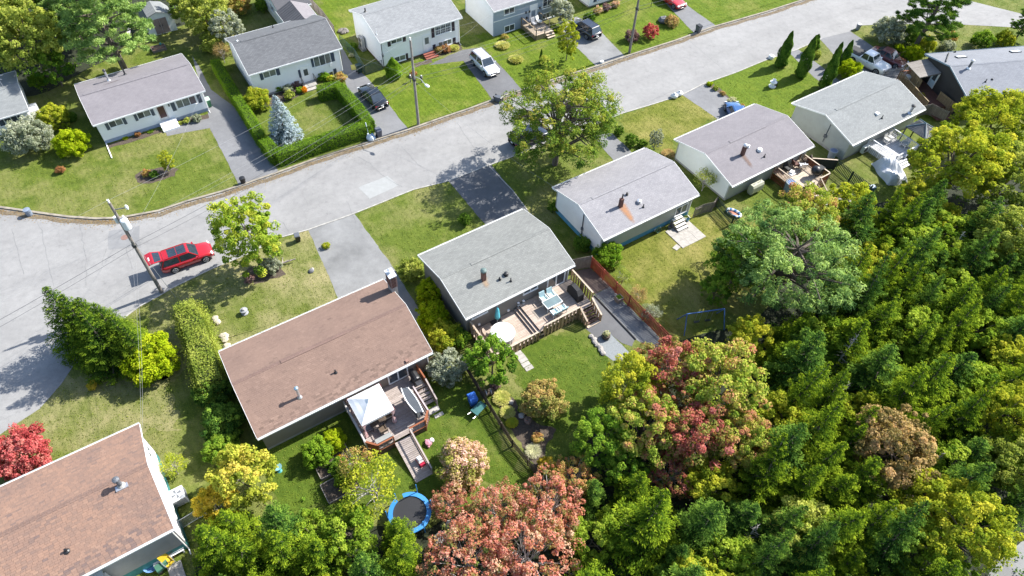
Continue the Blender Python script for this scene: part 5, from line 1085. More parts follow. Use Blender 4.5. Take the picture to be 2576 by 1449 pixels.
# ------------------------------------------------------------------ plants: crowns of many small leaves
def unit(v): return v/np.maximum(np.linalg.norm(v, axis=-1, keepdims=True), 1e-9)
def leaves_mesh(name, P, N, D, ln, wd, tone):
    """one diamond leaf per row: centre P, facing N, pointing along D"""
    n = len(P); N = unit(N); D = unit(D-N*(D*N).sum(1, keepdims=True)); B = np.cross(N, D)
    ln = np.broadcast_to(np.asarray(ln, float), (n,))[:, None]; wd = np.broadcast_to(np.asarray(wd, float), (n,))[:, None]
    V = np.stack([P-D*ln*.5, P+B*wd*.5+N*ln*.06, P+D*ln*.5-N*ln*.1, P-B*wd*.5+N*ln*.06], 1).reshape(-1, 3)
    me = bpy.data.meshes.new(name); me.vertices.add(n*4); me.vertices.foreach_set('co', V.astype(np.float32).ravel())
    me.loops.add(n*4); me.loops.foreach_set('vertex_index', np.arange(n*4, dtype=np.int32)); me.polygons.add(n); me.polygons.foreach_set('loop_start', np.arange(n, dtype=np.int32)*4); 
    try: me.polygons.foreach_set('loop_total', np.full(n, 4, dtype=np.int32))
    except Exception: pass
    a = me.attributes.new('tone', 'FLOAT', 'FACE'); a.data.foreach_set('value', np.clip(tone, 0, 1).astype(np.float32)); me.update(); me.validate(); return me
def sph(n): return unit(rng.normal(size=(n, 3)))
def crown_clumps(nc, ax, zc, bot=-.55, rc=(.20, .36), fill=.75):
    """clump centres spread through an ellipsoid crown, denser at its outside"""
    d = sph(nc*4); d = d[d[:, 2] > bot][:nc]; r = fill*(.35+.65*rng.random(len(d))**.45)
    lump = 1+.18*np.sin(3*d[:, 0]*2.1+rng.random()*6)*np.cos(2.6*d[:, 1]+rng.random()*6)
    C = d*r[:, None]*lump[:, None]*np.array(ax); C[:, 2] += zc
    return C, rng.uniform(*rc, len(d))
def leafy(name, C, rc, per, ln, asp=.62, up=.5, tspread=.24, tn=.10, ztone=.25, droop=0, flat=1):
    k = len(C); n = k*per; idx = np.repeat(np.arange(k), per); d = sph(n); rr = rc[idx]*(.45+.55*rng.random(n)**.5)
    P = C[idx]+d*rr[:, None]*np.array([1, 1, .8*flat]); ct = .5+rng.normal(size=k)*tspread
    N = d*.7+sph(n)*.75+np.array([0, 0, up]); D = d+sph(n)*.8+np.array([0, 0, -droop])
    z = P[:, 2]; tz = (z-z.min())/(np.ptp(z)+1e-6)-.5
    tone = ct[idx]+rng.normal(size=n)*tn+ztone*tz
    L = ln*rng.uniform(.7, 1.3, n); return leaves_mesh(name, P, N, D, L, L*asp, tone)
def limbs(C, z0, r0, top, n=9, wig=.06):
    mb = MB(); pts = [(0, 0, z0)]; 
    for i in range(1, 6): pts.append((random.uniform(-wig, wig)*i*.5, random.uniform(-wig, wig)*i*.5, z0+(top-z0)*i/5))
    for i in range(5): mb.tube(pts[i], pts[i+1], r0*(1-i*.17), r0*(1-(i+1)*.17), n=7, cap=False)
    for c in C[rng.permutation(len(C))[:n]]:
        a = Vector(pts[random.randint(1, 4)]); e = Vector(c); m_ = a.lerp(e, .5)+Vector((0, 0, .06)); mb.tube(a, m_, r0*.42, r0*.28, n=5, cap=False).tube(m_, e, r0*.28, r0*.08, n=5, cap=False)
    return mb
M_bark = plain('bark', (.16, .125, .10), .9, .35, 5, bumpy=.02); M_barkg = plain('bark_grey', (.50, .46, .43), .9, .3, 5)
UN = {}
def _mk(kind, k, crown, trunk): UN.setdefault(kind, []).append((crown, trunk))
for k in range(4):      # big deciduous, radius 1, crown centre 1.35
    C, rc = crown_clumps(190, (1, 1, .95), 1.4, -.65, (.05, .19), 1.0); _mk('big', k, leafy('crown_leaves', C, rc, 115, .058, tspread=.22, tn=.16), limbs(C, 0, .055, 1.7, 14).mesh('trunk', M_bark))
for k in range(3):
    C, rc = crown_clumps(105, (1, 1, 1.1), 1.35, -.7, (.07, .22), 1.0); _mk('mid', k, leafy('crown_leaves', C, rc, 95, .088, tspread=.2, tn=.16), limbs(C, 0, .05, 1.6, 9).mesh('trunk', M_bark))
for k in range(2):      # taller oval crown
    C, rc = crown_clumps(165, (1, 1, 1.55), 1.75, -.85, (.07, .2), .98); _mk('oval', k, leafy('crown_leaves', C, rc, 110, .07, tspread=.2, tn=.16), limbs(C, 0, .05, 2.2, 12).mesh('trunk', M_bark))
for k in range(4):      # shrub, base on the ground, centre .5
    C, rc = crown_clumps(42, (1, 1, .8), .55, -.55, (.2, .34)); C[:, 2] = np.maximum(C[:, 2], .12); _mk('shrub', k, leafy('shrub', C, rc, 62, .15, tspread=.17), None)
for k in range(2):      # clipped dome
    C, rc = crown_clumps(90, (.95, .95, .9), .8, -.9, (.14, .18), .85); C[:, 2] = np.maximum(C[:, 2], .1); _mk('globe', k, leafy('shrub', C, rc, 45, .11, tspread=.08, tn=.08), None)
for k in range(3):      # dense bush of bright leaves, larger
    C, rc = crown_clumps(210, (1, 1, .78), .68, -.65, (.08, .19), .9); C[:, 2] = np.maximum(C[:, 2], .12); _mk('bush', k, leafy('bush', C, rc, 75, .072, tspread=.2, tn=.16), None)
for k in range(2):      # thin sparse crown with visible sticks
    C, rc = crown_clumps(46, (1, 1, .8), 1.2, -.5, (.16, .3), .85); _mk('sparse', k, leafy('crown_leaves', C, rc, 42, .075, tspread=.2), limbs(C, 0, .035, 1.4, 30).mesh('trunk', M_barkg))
for k in range(2):      # red maple scrub: leaves with bare grey twigs between
    C, rc = crown_clumps(230, (1, 1, .75), .95, -.5, (.05, .14), 1.02); tw_ = limbs(C, 0, .03, 1.0, 26)
    for i in range(70):
        a = random.uniform(0, 6.28); r_ = random.uniform(.1, .9); z_ = 1.0+.55*(1-r_*r_); tw_.tube((r_*.7*math.cos(a), r_*.7*math.sin(a), z_-.5), (r_*math.cos(a)+random.uniform(-.06, .06), r_*math.sin(a), z_+random.uniform(.0, .3)), .008, .002, n=4, cap=False)
    _mk('scrub', k, leafy('crown_leaves', C, rc, 44, .058, tspread=.27, tn=.17), tw_.mesh('trunk', M_barkg))
def spruce(name, H=3.6, lv=26, dens=30, ln=.20, tone0=.5, irregular=.22, power=.8, skirt=.05):
    P, N, D, T_, Ls = [], [], [], [], []
    for i in range(lv):
        t = skirt+(1-skirt)*(i+.5)/lv; z = t*H; R_ = (1-t)**power*1.0+.03; nb = max(4, int(8-3*t)); a0 = rng.random()*6.28
        for b in range(nb):
            a = a0+6.283*b/nb+rng.normal()*.2; Rb = R_*(1+rng.normal()*irregular*.6); m_ = max(5, int(dens*(Rb+.12))); s = rng.random(m_)**.65; dr = -.28+.5*t
            u = np.array([math.cos(a), math.sin(a), 0]); q = np.array([-u[1], u[0], 0]); wv = .30*Rb*(1-s*.75)+.05
            y = rng.normal(size=m_)*wv*.6
            p = u*(s*Rb)[:, None]+q*y[:, None]; p[:, 2] = z+dr*s*Rb+.10*Rb*s**2-.10*np.abs(y)+rng.normal(size=m_)*.012
            d = u*.9+q*(np.sign(y)*.55)[:, None]+rng.normal(size=(m_, 3))*.22; d[:, 2] += .12
            P.append(p); D.append(d); N.append(np.array([0, 0, 1.0])+u*.25+rng.normal(size=(m_, 3))*.45); T_.append(tone0-.38+.78*s**1.5+rng.normal()*.10+rng.normal(size=m_)*.10); Ls.append(ln*rng.uniform(.6, 1.25, m_)*(.65+.35*(1-t)))  # shaded interior and sunlit branch tips are put into the tone
    P, N, D, T_, Ls = map(np.concatenate, (P, N, D, T_, Ls)); return leaves_mesh(name, P, N, D, Ls, Ls*.36, T_)
def spruce_trunk(H, r=.07):
    mb = MB().tube((0, 0, 0), (0, 0, H*.97), r, .008, n=7)
    for i in range(26):
        t = random.uniform(.06, .75); a = random.uniform(0, 6.28); L_ = (1-t)*.75; mb.tube((0, 0, t*H), (L_*math.cos(a), L_*math.sin(a), t*H-.1*L_), .014, .004, n=4, cap=False)
    return mb.mesh('trunk', M_bark)
for k in range(5): h_ = (3.2, 3.5, 3.0, 3.6, 3.3)[k]; _mk('spruce', k, spruce('crown_sprays', h_, 17, 125, .105, .40, .34, .85), spruce_trunk(h_))
for k in range(3): _mk('layered', k, spruce('crown_sprays', 3.6, 20, 150, .085, .38, .2, .85, .02), spruce_trunk(3.6))
for k in range(2): _mk('blue_spruce', k, spruce('crown_sprays', 2.7, 30, 60, .13, .55, .06, .85, .02), spruce_trunk(2.7))
def pine(name, H, nl, spread, per, ln):
    C, rc = [], []; mb = MB().tube((0, 0, 0), (.05, .03, H*.5), .075, .05, n=8, cap=False).tube((.05, .03, H*.5), (.0, 0, H*.95), .05, .012, n=7, cap=False)
    for i in range(nl):
        t = .22+.76*i/nl; a = i*2.4+random.uniform(-.4, .4); Rb = spread(t)*random.uniform(.65, 1.1); z = t*H; e = Vector((Rb*math.cos(a), Rb*math.sin(a), z+.15*Rb)); mb.tube((0.04*(1-t), .02*(1-t), z-.08), e, .026*(1.3-t), .006, n=5, cap=False)
        k = max(3, int(8*Rb))
        for j in range(k):
            s = .35+.65*(j+1)/k; lat = random.gauss(0, .17*Rb+.05); C.append((Rb*s*math.cos(a)-lat*math.sin(a), Rb*s*math.sin(a)+lat*math.cos(a), z+.15*Rb*s+random.uniform(-.03, .08))); rc.append(random.uniform(.08, .16))
    C = np.array(C); rc = np.array(rc); k = len(C); n = k*per; idx = np.repeat(np.arange(k), per); d = sph(n); d[:, 2] = np.abs(d[:, 2])*.9-.15
    P = C[idx]+d*(rc[idx]*(.3+.7*rng.random(n)))[:, None]*np.array([1, 1, .7]); L = ln*rng.uniform(.7, 1.25, n)
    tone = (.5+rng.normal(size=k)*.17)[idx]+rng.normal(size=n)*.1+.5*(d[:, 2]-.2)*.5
    return leaves_mesh('crown_needles', P, sph(n)+np.array([0, 0, .5]), d+np.array([0, 0, .4])+sph(n)*.4, L, L*.20, tone), mb.mesh('trunk', M_bark)
for k in range(3): c_, t_ = pine('p', 2.7, 42, lambda t: 1.02*(1-.9*max(0, t-.35))**.9*(.75+.25*min(1, t*3)), 130, .10); _mk('pine', k, c_, t_)
for k in range(2):      # broad rounded pine: small tufts of needles at the ends of many limbs
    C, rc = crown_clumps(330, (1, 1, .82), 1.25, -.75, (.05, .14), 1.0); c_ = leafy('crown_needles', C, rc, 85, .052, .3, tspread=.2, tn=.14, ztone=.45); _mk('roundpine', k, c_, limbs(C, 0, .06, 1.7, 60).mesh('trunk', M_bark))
def column(name, H, n=5200):
    z = rng.random(n)**1.15; a = rng.random(n)*6.283; prof = np.minimum(1, (z*9+.35))*np.clip((1-z)*1.9, 0, 1)**.65*(1+.12*np.sin(z*23+a*2))*(1+.10*np.sin(a*3+z*9)); r = prof*(.72+.28*rng.random(n)**.5)
    P = np.stack([r*np.cos(a), r*np.sin(a), z*H], 1); d = np.stack([np.cos(a), np.sin(a), np.full(n, .9)], 1); N = np.stack([np.cos(a), np.sin(a), np.full(n, .35)], 1)+sph(n)*.5
    L = .42*rng.uniform(.6, 1.2, n); return leaves_mesh('crown_sprays', P, N, d+sph(n)*.35, L, L*.35, .5+.18*np.sin(a*2+z*14)+rng.normal(size=n)*.16)
for k in range(3): _mk('column', k, column('c', 7.0), MB().tube((0, 0, 0), (0, 0, 3), .12, n=6).mesh('trunk', M_bark))
for k in range(1): _mk('cone', k, column('c', 3.0, 3000), MB().tube((0, 0, 0), (0, 0, 1.5), .1, n=6).mesh('trunk', M_bark))
# hosta or fountain grass: arching blades
def tuft(n, L, asp, spread): 
    a = rng.random(n)*6.283; s = rng.random(n)**.6; el = (1-s)*1.2+.15; d = np.stack([np.cos(a)*np.cos(el), np.sin(a)*np.cos(el), np.sin(el)], 1); P = d*(.35+.55*s)[:, None]*np.array([spread, spread, .75])+np.array([0, 0, .06])
    return leaves_mesh('leaf_tuft', P, np.stack([-np.cos(a)*.5, -np.sin(a)*.5, np.ones(n)], 1)+sph(n)*.35, d, L*rng.uniform(.7, 1.2, n), L*asp, .35+.5*s+rng.normal(size=n)*.14)
for k in range(2): _mk('hosta', k, tuft(520, .36, .42, 1.0), None); _mk('grass_tuft', k, tuft(600, .5, .07, .9), None)
CZ = dict(big=1.42, mid=1.35, oval=1.75, shrub=.5, globe=.8, bush=.65, sparse=1.2, scrub=.95, pine=1.25, hosta=.3, grass_tuft=.35, spruce=1.6, column=3.4, cone=1.4, blue_spruce=1.2, layered=1.4, roundpine=1.25)

LK = dict(blade=1.0, litter=1.0, spruce=1.25, deepspruce=1.6, streetspruce=1.25, coral=1.25, redbush=1.05, autumn=1.3, gold=1.35, lime=1.2, pinegold=1.45, pine=1.5, cream=1, orange=1, blue=.95, hostagold=1.1, silver=1.15, yellowgreen=1.38, olive=1.6, leafgreen=1.1, green=1.5, crimson=1.35, maple_mix=1.4, brown=1.4, streetgreen=1.5, cedar=1.5, hedge=1.3)
LM = {n: leaf_mat('leaf_'+n, [[min(.8, x*LK.get(n, 1.25)) for x in q] for q in c], tr+.08) for n, c, tr in (
 ('green', [(.035, .085, .012), (.085, .165, .018), (.15, .24, .025), (.23, .31, .035)], .35),
 ('olive', [(.075, .11, .018), (.15, .19, .03), (.24, .27, .05), (.34, .35, .08)], .35),
 ('lime', [(.13, .20, .008), (.24, .33, .010), (.34, .42, .014), (.45, .48, .025)], .4),
 ('yellowgreen', [(.10, .15, .015), (.21, .26, .022), (.33, .35, .032), (.44, .41, .045)], .4),
 ('yellow', [(.20, .19, .02), (.40, .33, .03), (.52, .41, .05), (.58, .42, .06)], .4),
 ('autumn', [(.14, .18, .03), (.28, .29, .06), (.40, .32, .09), (.43, .24, .10), (.38, .15, .08)], .35),
 ('crimson', [(.12, .17, .03), (.25, .24, .06), (.36, .15, .09), (.36, .08, .08), (.42, .18, .15)], .35),
 ('maple_mix', [(.09, .15, .02), (.20, .27, .035), (.33, .37, .06), (.40, .33, .09), (.40, .16, .11)], .35),
 ('redbush', [(.28, .05, .05), (.46, .08, .08), (.55, .13, .13), (.60, .24, .20)], .35),
 ('coral', [(.15, .19, .05), (.34, .24, .10), (.48, .17, .11), (.54, .21, .17), (.52, .36, .24)], .38),
 ('spruce', [(.018, .045, .008), (.06, .115, .010), (.155, .225, .014), (.29, .36, .024)], .3),
 ('streetspruce', [(.012, .034, .008), (.035, .075, .010), (.10, .16, .014), (.24, .31, .022)], .25),
 ('deepspruce', [(.012, .036, .010), (.03, .070, .012), (.075, .135, .020), (.15, .225, .030)], .25),
 ('blue', [(.08, .12, .13), (.18, .24, .27), (.32, .40, .44), (.46, .54, .58)], .15),
 ('pine', [(.045, .095, .03), (.11, .185, .05), (.21, .30, .085), (.33, .41, .14)], .3),
 ('pinegold', [(.045, .085, .018), (.10, .165, .025), (.20, .25, .035), (.33, .28, .06)], .3),
 ('cedar', [(.018, .05, .008), (.045, .095, .012), (.085, .15, .018), (.14, .21, .028)], .25),
 ('hedge', [(.05, .11, .010), (.095, .18, .014), (.15, .25, .02), (.22, .32, .03)], .3),
 ('silver', [(.14, .165, .10), (.24, .27, .18), (.34, .36, .26), (.44, .45, .36)], .3),
 ('rust', [(.13, .06, .03), (.25, .11, .05), (.34, .18, .07), (.40, .26, .10)], .3),
 ('plum', [(.07, .04, .04), (.16, .09, .09), (.26, .17, .16), (.34, .25, .23)], .3),
 ('pink', [(.15, .20, .03), (.33, .32, .07), (.55, .36, .24), (.66, .44, .38)], .35),
 ('orange', [(.55, .20, .01), (.72, .28, .015), (.80, .36, .02), (.82, .42, .03)], .3),
 ('gold', [(.15, .19, .02), (.30, .33, .04), (.42, .40, .06), (.50, .40, .08)], .35), ('streetgreen', [(.055, .11, .015), (.14, .215, .022), (.25, .31, .035), (.37, .37, .05)], .35), ('blade', [(.085, .135, .014), (.15, .205, .024), (.225, .26, .042), (.33, .31, .10)], .25), ('litter', [(.10, .07, .03), (.20, .13, .05), (.30, .18, .06), (.34, .26, .10)], .1), ('rhody', [(.11, .15, .03), (.23, .24, .06), (.38, .30, .10), (.44, .28, .11)], .3),
 ('leafgreen', [(.06, .13, .015), (.14, .23, .02), (.24, .34, .03), (.34, .42, .05)], .35), ('brown', [(.10, .09, .03), (.21, .16, .06), (.34, .24, .10), (.42, .27, .13)], .3),
 ('hostagold', [(.16, .20, .03), (.34, .37, .07), (.52, .50, .15), (.64, .60, .25)], .35),
 ('cream', [(.30, .30, .14), (.48, .48, .25), (.62, .60, .40), (.72, .70, .52)], .3))}
def with_mat(o, m):
    if not o.data.materials: o.data.materials.append(m)
    o.material_slots[0].link = 'OBJECT'; o.material_slots[0].material = m
_cnt = {}
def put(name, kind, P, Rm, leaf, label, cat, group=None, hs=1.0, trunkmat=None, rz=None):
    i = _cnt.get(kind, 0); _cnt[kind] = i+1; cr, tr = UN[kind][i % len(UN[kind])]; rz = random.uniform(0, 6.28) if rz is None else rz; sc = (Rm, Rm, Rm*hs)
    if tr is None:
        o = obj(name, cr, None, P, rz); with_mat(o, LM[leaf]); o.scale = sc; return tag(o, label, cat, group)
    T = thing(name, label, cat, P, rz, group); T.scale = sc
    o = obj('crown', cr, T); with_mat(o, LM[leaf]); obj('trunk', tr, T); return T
def grow(name, kind, vx, vy, rpx, leaf, label, cat='shrub', group=None, hs=1.0):  # crown centre and radius are given in image pixels
    """a plant seen with its crown centre on the sight line of image pixel (vx, vy), rpx wide in the image; stands on the ground below"""
    zc = 1.0
    for _ in range(5):
        p = at(vx, vy, zc); Rm = rpx*(p-Vector((0, 0, CAM_H))).dot(_f)/FV; zc = CZ[kind]*Rm*hs
    return put(name, kind, (p.x, p.y, 0), Rm, leaf, label, cat, group, hs)
def grow_tip(name, kind, base, tip, rpx, leaf, label, cat='tree', group=None, unit_h=7.0):
    p = at(*base); best = min((abs(proj((p.x, p.y, h))[1]-tip[1]), h) for h in np.arange(.5, 16, .05))[1]; Rm = rpx*(p-Vector((0, 0, CAM_H))).dot(_f)/FV
    return put(name, kind, p, Rm, leaf, label, cat, group, best/(unit_h*Rm))
def hedge(name, label, pts, w, h, leaf='hedge', dens=420, ln=.10, rough=.09, group=None, tsp=.16, hvar=.10):
    T0 = Vector((pts[0][0], pts[0][1], 0)); P, N, Tn = [], [], []; core = MB()
    for a, b in zip(pts, pts[1:]):
        a, b = Vector((a[0], a[1], 0))-T0, Vector((b[0], b[1], 0))-T0; D = b-a; Ln = D.length; u = np.array(D/Ln); q = np.array([-u[1], u[0], 0]); ar = np.array(a)
        for (n, f) in ((int(Ln*w*dens*1.15), 'top'), (int(Ln*h*dens), 'l'), (int(Ln*h*dens), 'r'), (int(w*h*dens), 'e0'), (int(w*h*dens), 'e1')):
            s, t = rng.random(n), rng.random(n); jit = rng.normal(size=n)*rough
            if f == 'top': p = ar+u*(s*Ln)[:, None]+q*((t-.5)*w)[:, None]; p[:, 2] = h+jit+hvar*np.sin(s*Ln*2.1)*.5; nn = np.array([0, 0, 1.])
            elif f in 'lr': sg = 1 if f == 'l' else -1; p = ar+u*(s*Ln)[:, None]+q*(sg*w/2+jit)[:, None]; p[:, 2] = t*h; nn = q*sg+np.array([0, 0, .2])
            else: e = 0 if f == 'e0' else 1; p = ar+u*(e*Ln+jit)[:, None]+q*((s-.5)*w)[:, None]; p[:, 2] = t*h; nn = u*(1 if e else -1)
            P.append(p); N.append(np.broadcast_to(nn, p.shape)+sph(n)*.6); Tn.append(.5+tsp*np.sin(p[:, 0]*1.7+p[:, 1]*1.1)*np.cos(p[:, 1]*1.9)+rng.normal(size=n)*.16)
        c0 = (a+b)/2; core.box(c0.x, c0.y, 0, Ln-.06, w-.10, h-.08, math.atan2(u[1], u[0]))
    P, N, Tn = map(np.concatenate, (P, N, Tn)); L = ln*rng.uniform(.7, 1.3, len(P))
    T = thing(name, label, 'hedge', T0, 0, group); o = obj('foliage', leaves_mesh('foliage', P, N, sph(len(P)), L, L*.6, Tn), T); with_mat(o, LM[leaf])
    core.build('branches', plain('hedge_core', (.03, .045, .015), .95, .3), T); return T
G2 = lambda v, z=0: at(v[0], v[1], z)
hz = 1.5
hedge('hedge', 'square clipped hedge round the blue spruce lawn, street and driveway arms', [G2((662, 348), hz), G2((692, 384), hz), G2((808, 346), hz), G2((930, 308), hz), G2((895, 262), hz), G2((852, 212), hz)], 1.15, hz)
hedge('hedge', 'short clipped hedge arm beside the front path of the slate roofed house', [G2((856, 210), hz), G2((798, 222), hz)], 1.2, hz)
hedge('hedge', 'long narrow clipped hedge between the white bungalow driveway and the slate roofed house', [G2((540, 150), hz), G2((575, 210), hz), G2((612, 268), hz), G2((655, 340), hz)], 1.0, hz)
hedge('hedge', 'informal olive green hedge on the left of the brown roofed house', [G2((462, 765), 2.2), G2((490, 830), 2.2), G2((508, 890), 2.2), G2((528, 960), 2.2)], 1.7, 2.2, 'olive', 380, .14, .28, tsp=.25, hvar=.25)

